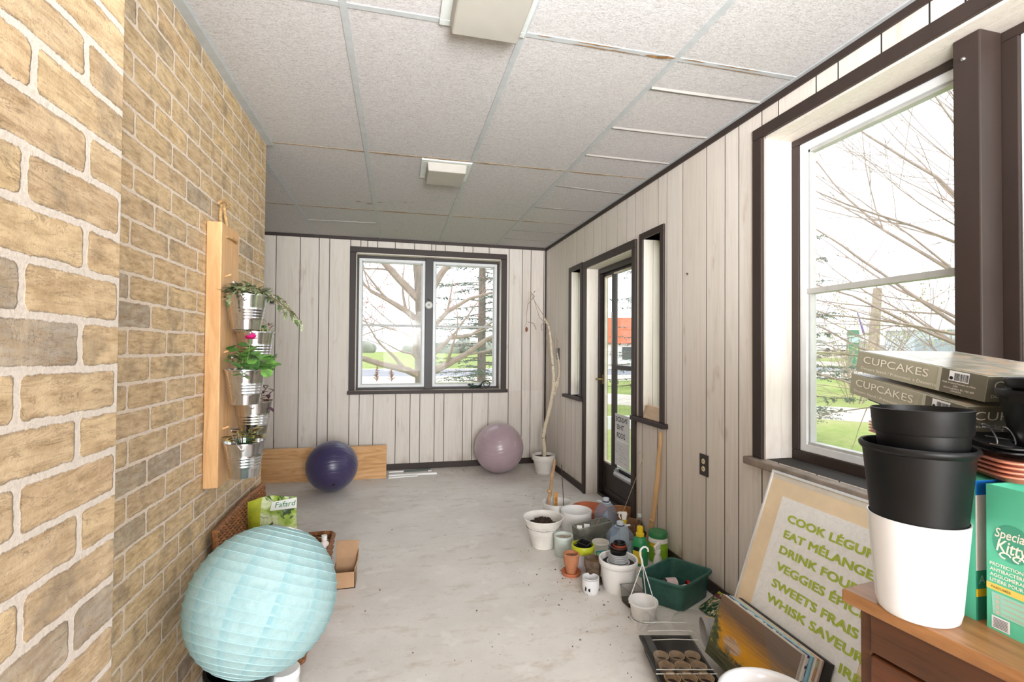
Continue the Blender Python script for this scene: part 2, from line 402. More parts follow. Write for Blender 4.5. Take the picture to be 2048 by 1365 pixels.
# rust and peeling along the cross tees
m=MB()
def flake(x0,x1,y,w):
    k=max(3,int((x1-x0)/.02)); top=[];bot=[]
    for i in range(k+1):
        x=x0+(x1-x0)*i/k; e=abs(math.sin(pi*i/k))**.5
        top.append((x,y+w*e*R.uniform(.3,1),H-.0046)); bot.append((x,y-w*e*R.uniform(.3,1),H-.0046))
    n=len(top); m.add(top+bot,[(i,i+1,n+i+1,n+i) for i in range(n-1)])
for x0,x1,y,w in [(.47,.53,1.636,.004),(.6,.9,1.652,.004),(.62,.80,1.636,.004),(.9,1.0,1.648,.010),(.97,1.03,1.64,.009),(1.06,1.16,1.636,.007),(1.1,1.5,1.654,.003),(1.2,1.42,1.636,.004),
                  (-.3,-.19,2.866,.004),(-.17,.10,2.869,.004),(.1,.42,2.866,.004),(.44,.6,2.866,.004),(.75,.95,2.866,.003),(1.05,1.3,2.866,.004),
                  (-1.0,-.8,4.086,.006),(-.78,-.2,4.086,.005),(-.17,.1,4.08,.014),(.1,.42,4.08,.008),(.44,.62,4.086,.007),(.9,1.03,4.086,.006),(1.04,1.2,4.086,.006),(.62,.9,4.086,.003),
                  (-.33,-.28,3.86,.010),(-.26,-.2,3.9,.010),(-.17,-.12,3.84,.008),(.02,.06,3.78,.010),(.08,.12,3.77,.008),(-.05,.0,4.72,.008)]:
    flake(x0,x1,y,w)
struct('rust_flakes',m,M_RUST,ceil,smooth=0,label='rusty peeling paint on the ceiling grid')
# lifted edges of the narrow tiles along the right wall
m=MB()
for y0,y1,hh in [(1.855,1.845,.016),(2.237,2.224,.014),(2.591,2.59,.013),(3.134,3.18,.006),(3.659,3.651,.004),(4.42,4.42,.004),(4.78,4.78,.004)]:
    N_=10; pts=[]
    for i in range(N_+1):
        t=i/N_; pts.append((1.046+t*.54,y0+(y1-y0)*t,math.sin(pi*t)*.002))
    vs=[];fs=[]
    for (x,y,s) in pts: vs+=[(x,y+.022,H-.0005),(x,y-.004,H-hh*.5-s),(x,y-.010,H-.0005)]
    for i in range(N_): fs+=[(3*i,3*i+3,3*i+4,3*i+1),(3*i+1,3*i+4,3*i+5,3*i+2)]
    m.add(vs,fs)
pts=[(-.78+.57*t/10,4.52-.03*t/10) for t in range(11)]
vs=[];fs=[]
for (x,y) in pts: vs+=[(x,y+.012,H-.0005),(x,y-.004,H-.008),(x,y-.008,H-.0005)]
for i in range(10): fs+=[(3*i,3*i+3,3*i+4,3*i+1),(3*i+1,3*i+4,3*i+5,3*i+2)]
m.add(vs,fs)
struct('tile_edges',m,P((158,153,148),.85,var=.04,name='tile_edge_white'),ceil,smooth=0)

def planks(name,axis,plane,sgn,a0,a1,bands,holes,label):
    """panelled wall: boards of 9 mm with 4 mm grooves on a dark backing; sgn = direction from room face into the wall"""
    m=MB(); tones=[]
    def put(x0,x1,z0,z1,d0,d1,mi,tone):
        lo,hi=sorted((plane+sgn*d0,plane+sgn*d1))
        if axis=='x': m.box((lo,x0,z0),(hi,x1,z1),mi)
        else: m.box((x0,lo,z0),(x1,hi,z1),mi)
        tones.extend([tone]*6)
    rr=random.Random(len(name)*7+3)
    for (b0,b1,grooves) in bands:
      edges=[a0]+sorted(g for g in grooves if a0<g<a1)+[a1]
      for e0,e1 in zip(edges,edges[1:]):
        t=min(.4,max(0,rr.gauss(.10,.10)))
        for (x0,x1,z0,z1) in rects(e0+.0032,e1-.0032,b0,b1,holes): put(x0,x1,z0,z1,0,.0009,0,t)
    for (x0,x1,z0,z1) in rects(a0,a1,-.0,H,holes): put(x0,x1,z0,z1,.0009,.13,1,0)
    m.tone=tones
    return struct(name,m,[M_PANEL,M_GROOVE],smooth=0,label=label)
GBL=[-1.78,-1.68,-1.51,-1.29,-1.178,-.957,-.78,-.681]; GBR=[1.183,1.333,1.433,1.583]
GBlow=GBL+[-.476,-.378,-.24,-.017,.131,.232,.383,.483,.684,.784,.96]+GBR
GBup=GBL+[-.480,-.38,-.313,-.213,-.037,.16,.337,.382,.482,.68,.78,.957]+GBR
planks('wall_back','y',YB,1,XL2,XR,[(0,.80,GBlow),(.80,H,GBup)],[(-.43,1.10,.81,2.24)],'pale vertical wood panelling on the back wall')
GRt=[1.761,1.859,2.012,2.113,2.264,2.485,2.655,2.758,2.955,3.058,3.19,3.344,3.542,3.639,3.809,3.96,4.0,4.207,4.306,4.483,4.718,4.82,4.98]
GRt+=[1.566,1.468,1.301,1.147,1.049,.88,.66,.56,.36,.26,.1,-.1,-.3,-.5,-.62,-.8,-1.05,-1.2,-1.35]
RH=[(3.08,3.95,-.01,1.98),(4.07,4.33,.83,2.0),(2.71,2.945,.81,2.01),(-.62,1.846,.78,2.235)]
planks('wall_right','x',XR,1,YR,YB,[(0,H,GRt)],RH,'pale vertical wood panelling on the right wall')
# unseen rear end with an unglazed opening made up for the fill lamp, far left end
m=MB()
for (x0,x1,z0,z1) in rects(-.9,XR+.13,0,H,[(-.4,1.5,.75,2.3)]): m.box((x0,YR-.12,z0),(x1,YR,z1))
struct('wall_rear',m,M_PANEL,smooth=0,label='rear wall behind the camera')
m=MB().box((XL2-.12,2.6,0),(XL2,YB,H)); struct('wall_left_far',m,M_PANEL,smooth=0,label='end wall beyond the brick corner')
# brick
m=MB().box((-1.3,1.0,0),(-.72,2.88,H)); m.box((XL2-.1,2.60,0),(-1.29,2.88,H)); bw=struct('wall_left',m,M_BRICK,smooth=0,label='buff brick house wall on the left')
m=MB().box((-1.0,YR-.1,0),(-.49,1.01,H)); struct('brick_pier',m,M_PIER,bw,smooth=0,bevel=.006,label='projecting buff brick pier nearest the camera')
# baseboards, crown and corner trims
def trimbox(name,a,b,label=None,parent=None,mat=None,bev=.003):
    return struct(name,MB().box(a,b),mat or M_TRIM,parent,smooth=0,bevel=bev,label=label)
trimbox('baseboard_back',(XL2,YB-.012,0),(XR,YB,.062),'dark brown baseboard under the back wall')
m=MB()
for y0,y1 in ((YR,3.03),(4.0,YB)): m.box((XR-.012,y0,0),(XR,y1,.062))
struct('baseboard_right',m,M_TRIM,smooth=0,bevel=.003,label='dark brown baseboard along the right wall')
trimbox('trim_1',(XL2,YB-.014,H-.030),(XR,YB,H-.001),'dark brown ceiling trim on the back wall')
trimbox('trim_2',(XR-.014,YR,H-.034),(XR,YB,H-.001),'dark brown ceiling trim on the right wall')
trimbox('trim_3',(XR-.016,YB-.016,.06),(XR,YB,H-.03),'dark brown corner bead')

# ---------------------------------------------------------------- back window (window_1)
w1=sgroup('window_1',(.33,YB,.8),'two-sash aluminium window in the back wall')
m=MB()
for a,b in (((-.484,YB-.016,.825),(-.424,YB+.002,2.2395)),((1.095,YB-.016,.825),(1.157,YB+.002,2.2395)),((-.484,YB-.016,2.24),(1.157,YB+.002,2.298))): m.box(a,b)
struct('casing',m,M_TRIM,w1,smooth=0,bevel=.003)
m=MB()
for a,b in (((-.43,YB,.82),(-.418,YB+.13,2.24)),((1.09,YB,.82),(1.102,YB+.13,2.24)),((-.43,YB,2.228),(1.10,YB+.13,2.24))): m.box(a,b)
m.tone=[.3]*len(m.f)
struct('reveal',m,M_PANEL,w1,smooth=0)
struct('sill',MB().box((-.49,YB-.035,.788),(1.165,YB+.13,.825)),[M_SILL],w1,smooth=0,bevel=.004)
struct('sill_edge',MB().box((-.494,YB-.042,.787),(1.169,YB-.034,.822)),M_TRIM,w1,smooth=0,bevel=.002)
m=MB()
for a,b in (((-.418,YB+.085,.8485),(-.40,YB+.13,2.1995)),((1.066,YB+.085,.8485),(1.09,YB+.13,2.1995)),((-.418,YB+.085,2.20),(1.09,YB+.13,2.228)),((-.418,YB+.085,.8255),(1.09,YB+.13,.848)),((.279,YB+.05,.826),(.362,YB+.0845,2.227)),((.279,YB+.085,.8485),(.362,YB+.13,2.1995))): m.box(a,b)
struct('stop_frame',m,M_TRIM2,w1,smooth=0,bevel=.003)
def sash(par,x0,x1,z0,z1,y,meet,axis='y',wide=.03):
    def bx(m,a0,a1,b0,b1,d0,d1):
        if axis=='y': m.box((a0,y+d0,b0),(a1,y+d1,b1))
        else: m.box((y+d0,a0,b0),(y+d1,a1,b1))
    m=MB(); w=wide
    bx(m,x0,x0+w,z0,z1,0,.05); bx(m,x1-w,x1,z0,z1,0,.05); bx(m,x0+w,x1-w,z1-w,z1,0,.05); bx(m,x0+w,x1-w,z0,z0+w*.9,0,.05)
    struct('sash_frame',m,M_ALU,par,smooth=0,bevel=.0015)
    m=MB(); i=.6*w
    bx(m,x0+w,x0+w+.010,z0+w,z1-w,.012,.045); bx(m,x1-w-.010,x1-w,z0+w,z1-w,.012,.045); bx(m,x0+w,x1-w,z1-w-.012,z1-w,.012,.045); bx(m,x0+w,x1-w,z0+w*.9,z0+w*.9+.012,.008,.045)
    bx(m,x0+w,x1-w,meet-.012,meet+.012,.004,.045)
    struct('sash_rail',m,M_ALUG,par,smooth=0,bevel=.0012)
    m=MB(); bx(m,x0+w+.009,x1-w-.009,meet+.011,z1-w-.011,.026,.029); struct('upper_pane',m,M_GLASS,par,smooth=0)
    m=MB(); bx(m,x0+w+.009,x1-w-.009,z0+w,meet-.011,.034,.037); struct('lower_pane',m,M_GLASS,par,smooth=0)
sash(w1,-.401,.280,.847,2.201,YB+.093,1.50,'y')
sash(w1,.361,1.067,.847,2.201,YB+.093,1.50,'y')
# ---------------------------------------------------------------- right hand window (window_2)
w2=sgroup('window_2',(XR,.6,.78),'large brown-framed window over the desk')
m=MB()
for a,b in (((XR-.016,1.846,.7765),(XR+.002,1.902,2.2345)),((XR-.016,-.68,.7765),(XR+.002,-.62,2.2345)),((XR-.016,-.68,2.235),(XR+.002,1.902,2.286))): m.box(a,b)
struct('casing',m,M_TRIM,w2,smooth=0,bevel=.003)
m=MB()
m.box((XR,1.836,.78),(XR+.15,1.848,2.235)); m.box((XR,-.62,2.225),(XR+.068,1.84,2.237)); m.box((XR+.071,-.62,2.225),(XR+.15,1.84,2.237)); m.box((XR,-.632,.78),(XR+.15,-.62,2.235)); m.tone=[.12]*len(m.f)
struct('reveal',m,M_PANEL,w2,smooth=0)
struct('sill',MB().box((XR-.045,-.70,.742),(XR+.16,1.93,.776)),M_SILL,w2,smooth=0,bevel=.005)
m=MB()
m.box((XR+.14,1.80,.8225),(XR+.19,1.838,2.1945)); m.box((XR+.14,-.62,2.195),(XR+.19,1.838,2.2245)); m.box((XR+.14,-.62,.7765),(XR+.19,1.838,.822))
for y in (1.06,.30): m.box((XR+.14,y-.052,.8225),(XR+.19,y+.052,2.1945))
struct('stop_frame',m,M_TRIM,w2,smooth=0,bevel=.003)
for y in (1.083,.32):
    struct('post',MB().box((XR+.052,y-.036,.7765),(XR+.1395,y+.036,2.2245)),M_TRIM,w2,smooth=0,bevel=.004)
for y0,y1 in ((1.112,1.80),(.352,1.008),(-.6,.248)):
    sash(w2,y0,y1,.822,2.196,XR+.150,1.53,'x',.034)
m=MB().sphere((XR+.05,1.088,2.155),.007,10,6); struct('screw_head',m,M_WIRE,w2)
# ---------------------------------------------------------------- sidelights
def sidelight(n,y0,y1,z0,z1,cw,label,sl):
    w=sgroup('window_%d'%n,(XR,(y0+y1)/2,z0),label)
    m=MB()
    for a,b in (((XR-.014,y0-cw,z0+.0005),(XR+.002,y0,z1-.0005)),((XR-.014,y1,z0+.0005),(XR+.002,y1+cw,z1-.0005)),((XR-.014,y0-cw,z1),(XR+.002,y1+cw,z1+cw))): m.box(a,b)
    struct('casing',m,M_TRIM,w,smooth=0,bevel=.003)
    m=MB(); ym=(y0+y1)/2
    for a,b in (((XR,y0-.01,z0),(XR+.135,y0,z1)),((XR,y1,z0),(XR+.068,y1+.01,z1)),((XR+.071,y1,z0),(XR+.135,y1+.01,z1)),((XR,y0,z1),(XR+.135,y1,z1+.01))): m.box(a,b)
    m.tone=[.05]*len(m.f); struct('reveal',m,M_PANEL,w,smooth=0)
    struct('sill',MB().box((XR-.04,sl[0],z0-.03),(XR+.135,sl[1],z0)),M_TRIM,w,smooth=0,bevel=.004)
    m=MB()
    for a,b in (((XR+.125,y0,z0),(XR+.16,y0+.014,z1)),((XR+.125,y1-.014,z0),(XR+.16,y1,z1)),((XR+.125,y0,z1-.02),(XR+.16,y1,z1)),((XR+.125,y0,z0),(XR+.16,y1,z0+.02))): m.box(a,b)
    struct('sash_frame',m,M_TRIM2,w,smooth=0)
    struct('pane',MB().box((XR+.140,y0+.012,z0+.015),(XR+.144,y1-.012,z1-.015)),M_GLASS,w,smooth=0)
sidelight(3,4.075,4.325,.83,2.0,.045,'narrow sidelight left of the door',(4.0,4.47))
sidelight(4,2.715,2.94,.81,2.01,.042,'narrow sidelight right of the door',(2.635,3.06))
# ---------------------------------------------------------------- door (door_1)
d1=sgroup('door_1',(XR+.15,3.5,0),'dark brown glazed storm door')
m=MB()
for a,b in (((XR-.018,3.03,0),(XR+.002,3.082,1.9775)),((XR-.018,3.948,0),(XR+.002,4.0,1.9775)),((XR-.018,3.03,1.978),(XR+.002,4.0,2.035))): m.box(a,b)
struct('casing',m,M_TRIM,d1,smooth=0,bevel=.003)
m=MB()
for a,b in (((XR,3.94,0),(XR+.13,3.95,1.98)),((XR,3.08,0),(XR+.13,3.09,1.98)),((XR,3.08,1.97),(XR+.13,3.95,1.98))): m.box(a,b)
m.tone=[.1]*len(m.f); struct('reveal',m,M_PANEL,d1,smooth=0)
m=MB(); X0=XR+.125;X1=XR+.19
for a,b in (((X0-.02,3.912,.0255),(X1,3.98,1.9245)),((X0-.02,3.09,.0255),(X1,3.119,1.9245)),((X0-.02,3.09,1.925),(X1,3.98,1.97)),((X0-.02,3.09,.0),(X1,3.98,.025))): m.box(a,b)
struct('door_frame',m,M_TRIM2,d1,smooth=0,bevel=.003)
lf=MB(); X0=XR+.14;X1=XR+.172
for a,b in (((X0,3.875,.3005),(X1,3.911,1.8945)),((X0,3.12,.3005),(X1,3.17,1.8945)),((X0,3.12,1.895),(X1,3.911,1.9245)),((X0,3.685,.3005),(X1,3.735,1.8945)),((X0,3.1705,1.100),(X1,3.6845,1.135)),((X0,3.12,.255),(X1,3.911,.30)),((X0,3.12,.0765),(X1,3.17,.2545)),((X0,3.875,.0765),(X1,3.911,.2545)),((X0,3.12,.026),(X1,3.911,.076))): lf.box(a,b)
lf.box((X0+.010,3.165,.07),(X1-.006,3.88,.26))
struct('door_leaf',lf,M_TRIM2,d1,smooth=0,bevel=.002)
m=MB().box((X0-.003,3.858,.30),(X0+.02,3.876,1.895)); m.box((X0-.003,3.735,.295),(X0+.02,3.86,.309)); m.box((X0-.003,3.735,1.884),(X0+.02,3.86,1.896)); m.box((X0-.004,3.17,1.893),(X0+.01,3.69,1.906))
m.box((X0-.004,3.72,1.14),(X0+.004,3.733,1.58))
struct('glazing_bead',m,P((214,206,190),.5,name='cream_bead'),d1,smooth=0,label='cream glazing bead')
struct('side_pane',MB().box((X0+.012,3.73,.30),(X0+.015,3.87,1.895)),M_GLASS,d1,smooth=0)
struct('upper_pane',MB().box((X0+.012,3.165,1.13),(X0+.015,3.69,1.897)),M_GLASS,d1,smooth=0)
struct('lower_pane',MB().box((X0+.016,3.165,.295),(X0+.019,3.69,1.105)),clear_mat('screened_glass',(.86,.88,.88),.13,.03,.05,(.6,.62,.62)),d1,smooth=0)
m=MB().box((X0-.012,3.885,.965),(X0+.002,3.905,1.045)); m.tube([(X0-.01,3.895,1.005),(X0-.05,3.895,1.005),(X0-.055,3.925,1.005)],[.007,.008,.009],10)
struct('door_handle',m,P((170,150,104),.3,.9,name='brass_handle'),d1,label='brass door handle')
m=MB().tube([(X0-.028,3.59,.262),(X0-.028,3.30,.262)],.021,18); m.box((X0-.02,3.585,.268),(X0+.002,3.615,.30)); m.box((X0-.025,3.60,.27),(X0-.01,3.63,.283))
struct('door_closer',m,P((186,188,190),.4,.5,name='grey_closer'),d1,label='grey pneumatic door closer')
m=MB().box((X0-.015,3.49,1.93),(X0+.0,3.52,1.97)); struct('closer_bracket',m,M_TRIM2,d1,smooth=0)
# paper signs taped to the door glass, read from outdoors so mirrored from inside
def paper(name,y0,y1,z0,z1,label,lines):
    t=thing(name,label,'sign',(X0+.008,(y0+y1)/2,z0))
    mk('sheet',MB().box((X0+.0095,y0,z0),(X0+.0105,y1,z1)),P((232,232,234),.8,var=.03,name='white_paper'),t,smooth=0)
    b=MB(); mp=plane_map((X0+.0088,y1,z0),(0,-1,0),(0,0,1))
    for (s,x,y,h,w,bd) in lines:
        b=MB(); lettering(b,s,mp,h,w,x,y,bd,mirror=True); mk('lettering',b,M_BLACK,t,smooth=0)
    return t,b
t,b=paper('door_sign',3.425,3.705,.525,.738,'white paper sign reading INSIDE THIS DOOR taped to the door glass',
   [('INSIDE',.035,.152,.040,.205,.012),('THIS',.06,.088,.040,.125,.012),('DOOR',.05,.022,.042,.155,.012)])
t,b=paper('door_notice',3.425,3.715,.317,.523,'white paper notice with faint writing taped below the INSIDE THIS DOOR sign',[])
mp=plane_map((X0+.0088,3.715,.317),(0,-1,0),(0,0,1))
for (x,y,w) in [(.08,.17,.03),(.12,.165,.04),(.11,.14,.05),(.05,.115,.05),(.13,.118,.07),(.12,.095,.06),(.12,.07,.05),(.19,.085,.06),(.05,.05,.05),(.12,.045,.05),(.19,.04,.07)]:
    for k in range(int(w/.008)):
        xx=x+k*.008; yy=y-(xx-x)*.12+R.uniform(-.002,.002); b.add([mp(xx,yy),mp(xx+.006,yy-.001),mp(xx+.006,yy+.003),mp(xx,yy+.004)],[(0,1,2,3)])
tag(mk('writing',b,P((150,150,156),.8,name='faint_ink'),t,smooth=0),kind='stuff')
# ---------------------------------------------------------------- ceiling lights
def clight(y0,label):
    t=thing('ceiling_light',label,'ceiling light',(.275,y0+.16,H),'square ceiling lights')
    x0,x1,y1=.126,.428,y0+.318
    m=MB()
    for a,b in (((x0,y0+.0305,H-.012),(x0+.036,y1-.0305,H)),((x1-.03,y0+.0305,H-.012),(x1,y1-.0305,H)),((x0,y0,H-.012),(x1,y0+.03,H)),((x0,y1-.03,H-.012),(x1,y1,H))): m.box(a,b)
    mk('frame',m,P((206,210,206),.4,var=.03,name='enamel_frame'),t,smooth=0,bevel=.002)
    i0,i1,j0,j1=x0+.034,x1-.028,y0+.028,y1-.028
    b_=[(i0,j0,H-.004),(i1,j0,H-.004),(i1,j1,H-.004),(i0,j1,H-.004)]; s=.006
    t_=[(i0+s,j0+s,H-.062),(i1-s,j0+s,H-.062),(i1-s,j1-s,H-.062),(i0+s,j1-s,H-.062)]
    mk('diffuser',MB().prism(t_,b_),P((172,167,158),.6,var=.05,scale=5,name='cloudy_diffuser'),t,smooth=0,bevel=.006)
    return t
clight(1.336,'square ceiling light above the camera, cut by the top edge of the photo')
clight(2.872,'square ceiling light further back, over the middle of the porch')

# ================================================================== LEFT SIDE
# ---- hanging pine board with rope
t=thing('hanging_board','tall pine board hung by a rope loop on the brick wall, carrying five metal buckets','board',(-.69,2.16,.72))
mk('plank',MB().box((-.718,2.055,.722),(-.665,2.262,1.748)),M_PINE_Z,t,smooth=0,bevel=.003)
m=MB(); M_ROPE=P((196,158,108),.85,var=.2,scale=90,bump=.6,bscale=160,name='jute_rope')
m.tube([(-.666,2.10,1.700),(-.655,2.13,1.703),(-.655,2.19,1.703),(-.666,2.225,1.700)],.006,8)
m.tube([(-.69,2.12,1.745),(-.695,2.13,1.79),(-.70,2.15,1.835),(-.702,2.17,1.848),(-.70,2.185,1.835),(-.692,2.18,1.79),(-.69,2.20,1.745)],.006,8)
m.tube([(-.702,2.13,1.84),(-.695,2.16,1.862),(-.69,2.19,1.856),(-.695,2.205,1.846)],.006,8)
mk('rope',m,M_ROPE,t,label='jute rope loop')
m=MB()
PEGS=[(2.10,1.545),(2.225,1.405),(2.10,1.245),(2.225,1.105),(2.10,.945)]
for (y,z) in PEGS: 
    mk('peg',MB().tube([(-.67,y,z-.004),(-.643,y,z+.006)],.004,8),M_PINE_Z,t)
m=MB()
for (y,z) in ((2.12,1.0),(2.09,1.42),(2.08,.86)): m.tube([(-.666,y,z),(-.6635,y,z)],.004,8)
def leaf(m,c,d,up,l,w,mi=0,kind='oval',curl=.2):
    """one leaf lying along d"""
    c=Vector(c); d=Vector(d).normalized(); n=Vector(up); s=d.cross(n)
    if s.length<1e-4: s=d.orthogonal()
    s.normalize(); n=s.cross(d).normalized()
    if kind=='oval': pr=[(0,0),(.25,.38),(.55,.5),(.85,.28),(1,0)]
    elif kind=='ivy': pr=[(0,0),(.05,.45),(.35,.28),(.45,.55),(.65,.22),(1,0)]
    else: pr=[(0,0),(-.1,.35),(.2,.6),(.55,.6),(.85,.4),(.95,0)]
    mid=[c+d*(l*a)+n*(-curl*l*a*a) for a,_ in pr]
    L=[c+d*(l*a)+s*(w*b)+n*(curl*.6*l*b-curl*l*a*a) for a,b in pr]; Q=[c+d*(l*a)-s*(w*b)+n*(curl*.6*l*b-curl*l*a*a) for a,b in pr]
    k=len(pr); m.add(mid+L+Q,[(i,i+1,k+i+1,k+i) for i in range(k-1)]+[(i+1,i,2*k+i,2*k+i+1) for i in range(k-1)],mi)
def rv(a=1): return Vector((R.uniform(-a,a),R.uniform(-a,a),R.uniform(-a,a)))
def foliage_ivy(c,r):
    m=MB()
    for k in range(190):
        a=R.uniform(0,2*pi); q=r*1.1*math.sqrt(R.random()); p=Vector(c)+Vector((math.cos(a)*q,math.sin(a)*q,R.uniform(.0,.065)*(1.1-.5*q/r)))
        d=Vector((math.cos(a),math.sin(a),R.uniform(-.3,.6)))+rv(.5); leaf(m,p,d,(0,0,1),R.uniform(.026,.042),R.uniform(.016,.026),R.choice((0,0,1)),'ivy')
    for (dx,dy,dz,L) in [(.7,.6,.1,.15),(.9,.2,-.1,.17),(.95,.35,-.1,.2),(-.2,-1,.1,.09),(.2,.9,.5,.08),(.8,.5,.3,.16)]:
        p=Vector(c)+Vector((dx,dy,0))*r*.8+Vector((0,0,.015)); pts=[p.copy()]; d=Vector((dx,dy,dz)).normalized()
        for i in range(9):
            p=p+d*(L/9); d=(d+Vector((0,0,-.16))+rv(.12)).normalized(); pts.append(p.copy())
            leaf(m,p,d+rv(.9),(0,0,1),R.uniform(.024,.038),R.uniform(.015,.022),R.choice((0,0,1)),'ivy')
            if i%2: leaf(m,p,d+rv(1.2),(0,0,1),R.uniform(.016,.026),R.uniform(.010,.015),0,'ivy')
        m.tube(pts,.0013,4,2)
    return m,[M_IVY,M_IVY2,P((120,96,70),.7,name='ivy_stem')]
M_COL=[P((92,40,52),.5,var=.2,scale=80,name='maroon_leaf'),P((196,196,70),.5,var=.15,scale=60,name='lime_leaf'),M_LEAFD]
def foliage_coleus(c,r,n=26):
    m=MB()
    for k in range(n):
        a=R.uniform(0,2*pi); q=r*.75*math.sqrt(R.random()); h=R.uniform(.016,.075)*(1-.4*q/r); p=Vector(c)+Vector((math.cos(a)*q,math.sin(a)*q,h))
        m.tube([Vector(c)+Vector((math.cos(a)*q*.6,math.sin(a)*q*.6,-.01)),p],.0012,4,2)
        d=Vector((math.cos(a),math.sin(a),R.uniform(-.1,.5))); l=R.uniform(.038,.054); w=l*.66
        leaf(m,p,d,(0,0,1),l,w,1,'oval',.15); n_=Vector((0,0,.0012)); leaf(m,p+n_+d.normalized()*l*.1,d,(0,0,1),l*.72,w*.66,0,'oval',.15)
    return m,M_COL
def foliage_small(c,r):
    m=MB()
    for k in range(130):
        a=R.uniform(0,2*pi); q=r*math.sqrt(R.random()); p=Vector(c)+Vector((math.cos(a)*q,math.sin(a)*q,R.uniform(0,.085)*(1-.5*q/r)))
        leaf(m,p,rv(1)+Vector((math.cos(a),math.sin(a),.4)),(0,0,1),R.uniform(.014,.026),R.uniform(.007,.011),R.choice((0,0,1,2)),'oval')
    return m,[P((150,160,74),.5,var=.2,scale=60,name='yellow_green_leaf'),M_LEAFG,P((120,70,60),.5,var=.2,name='reddish_leaf')]
def foliage_geranium(c,r):
    m=MB()
    for (dx,dy,dz,l) in [(-.02,-.05,.05,.05),(.03,-.03,.035,.055),(.05,.02,.05,.05),(.07,-.01,.02,.055),(.01,.05,.06,.05),(-.03,.03,.07,.05),(.08,.05,.03,.055),(.12,.05,.025,.04),(.0,-.07,.0,.05),(.045,-.055,.0,.05),(.02,.0,.08,.045),(.06,.06,.06,.04),(-.035,-.02,.09,.045),(.085,.0,.05,.045),(.01,-.02,.06,.045)]:
        p=Vector(c)+Vector((dx*.8,dy,dz)); m.tube([c,Vector(c)+Vector((dx*.4,dy*.4,dz*.7)),p],.002,5,0)
        leaf(m,p-Vector((dx,dy,0)).normalized()*l*.3,Vector((dx,dy,.01))+rv(.02),(0,-.3,1),l,l*.95,R.choice((0,0,1)),'round',.15)
        for q in range(2): leaf(m,p+rv(.028),rv(1),(0,-.4,1),l*.7,l*.66,R.choice((0,0,1)),'round',.15)
    top=Vector(c)+Vector((.02,-.01,.13)); m.tube([c,Vector(c)+Vector((.012,-.006,.07)),top],.0022,6,0)
    for k in range(46):
        d=rv(1); d.z=abs(d.z)*.6+.0; d.normalize(); leaf(m,top+d*.012,d+rv(.4),(0,0,1),R.uniform(.014,.02),R.uniform(.009,.013),2,'round',.1)
    return m,[P((104,150,70),.45,var=.25,scale=50,name='geranium_leaf'),M_LEAFG,P((238,50,150),.5,var=.15,scale=90,name='pink_petal')]
def foliage_dark(c,r):
    m=MB()
    for (dx,dy,h) in [(.02,.0,.10),(.05,.02,.07),(.03,-.03,.05),(-.02,.02,.08),(.06,-.01,.03)]:
        p=Vector(c)+Vector((dx,dy,h)); m.tube([c,(Vector(c)+p)/2+rv(.005),p],.0018,5,1)
        for k in range(5):
            d=rv(1); d.z=d.z*.4; leaf(m,p-Vector((0,0,.012*k)),d,(0,0,1),R.uniform(.03,.045),R.uniform(.013,.018),0,'oval',.3)
    return m,[P((86,52,66),.5,var=.25,scale=60,name='purple_leaf'),P((80,60,50),.6,name='purple_stem')]
def bucket(y,ztop,x,lab,fol,handle_up,dy=0,h=.135):
    r1,r0=.0735,.052; c=Vector((x,y,ztop-h))
    t=thing('metal_bucket',lab,'bucket',c,'metal bucket planters on the pine board')
    pr=[(0,.004),(r0-.003,.004),(r0,0)]
    for i in range(1,25):
        z=h*i/24; rr=r0+(r1-r0)*i/24
        if 7<i<16 and i%2==0: rr+=.0016
        pr.append((rr,z))
    pr+=[(r1+.0028,h-.001),(r1+.0028,h+.003),(r1-.001,h+.003),(r1-.004,h-.02),(r0-.002,.01)]
    mk('bucket_body',MB().lathe(pr,c,48),M_STEEL,t,smooth=30)
    mk('soil',MB().lathe([(0,h-.012),(.03,h-.010),(.066,h-.016)],c,20,jit=.03),M_SOIL,t)
    # handle: lugs on the -y/+y sides, wire bail hooked over the peg
    for s in (-1,1):
        m=MB().lathe([(0,.004),(.006,.003),(.0085,0)],c+Vector((.012,s*(r1-.006),h-.018)),14,frame=(Vector((1,0,0)),Vector((0,0,1)),Vector((0,s,0))))
        mk('lug',m,M_WIRE,t)
    m=MB(); pts=[]
    for k in range(17):
        a=pi*k/16; yy=-math.cos(a)*(r1+.004)
        if handle_up: pts.append(c+Vector((.012-math.sin(a)*.055,yy,h-.018+math.sin(a)*.072)))
        else: pts.append(c+Vector((.012-math.sin(a)*.065,yy,h-.018+math.sin(a)*.05)))
    m.tube(pts,.0016,6); m.tube([pts[6],pts[8],pts[10]],.004,8)
    mk('bail_handle',m,M_WIRE,t)
    fm,mats=fol(c+Vector((0,0,h-.008)),r1-.008); mk('plant',fm,mats,t,smooth=0)
    return t
bucket(2.10,1.468,-.588,'metal bucket with trailing variegated ivy, topmost on the pine board',foliage_ivy,True)
bucket(2.222,1.326,-.588,'metal bucket of small yellow-green leaves, half behind the pink flower',foliage_small,True)
bucket(2.10,1.174,-.588,'metal bucket with a pink flowering geranium, middle of the pine board',foliage_geranium,True)
bucket(2.222,1.036,-.588,'metal bucket with dark purple leaves, behind the geranium bucket',foliage_dark,True)
bucket(2.10,.889,-.588,'metal bucket with maroon and yellow coleus, lowest on the pine board',foliage_coleus,True)
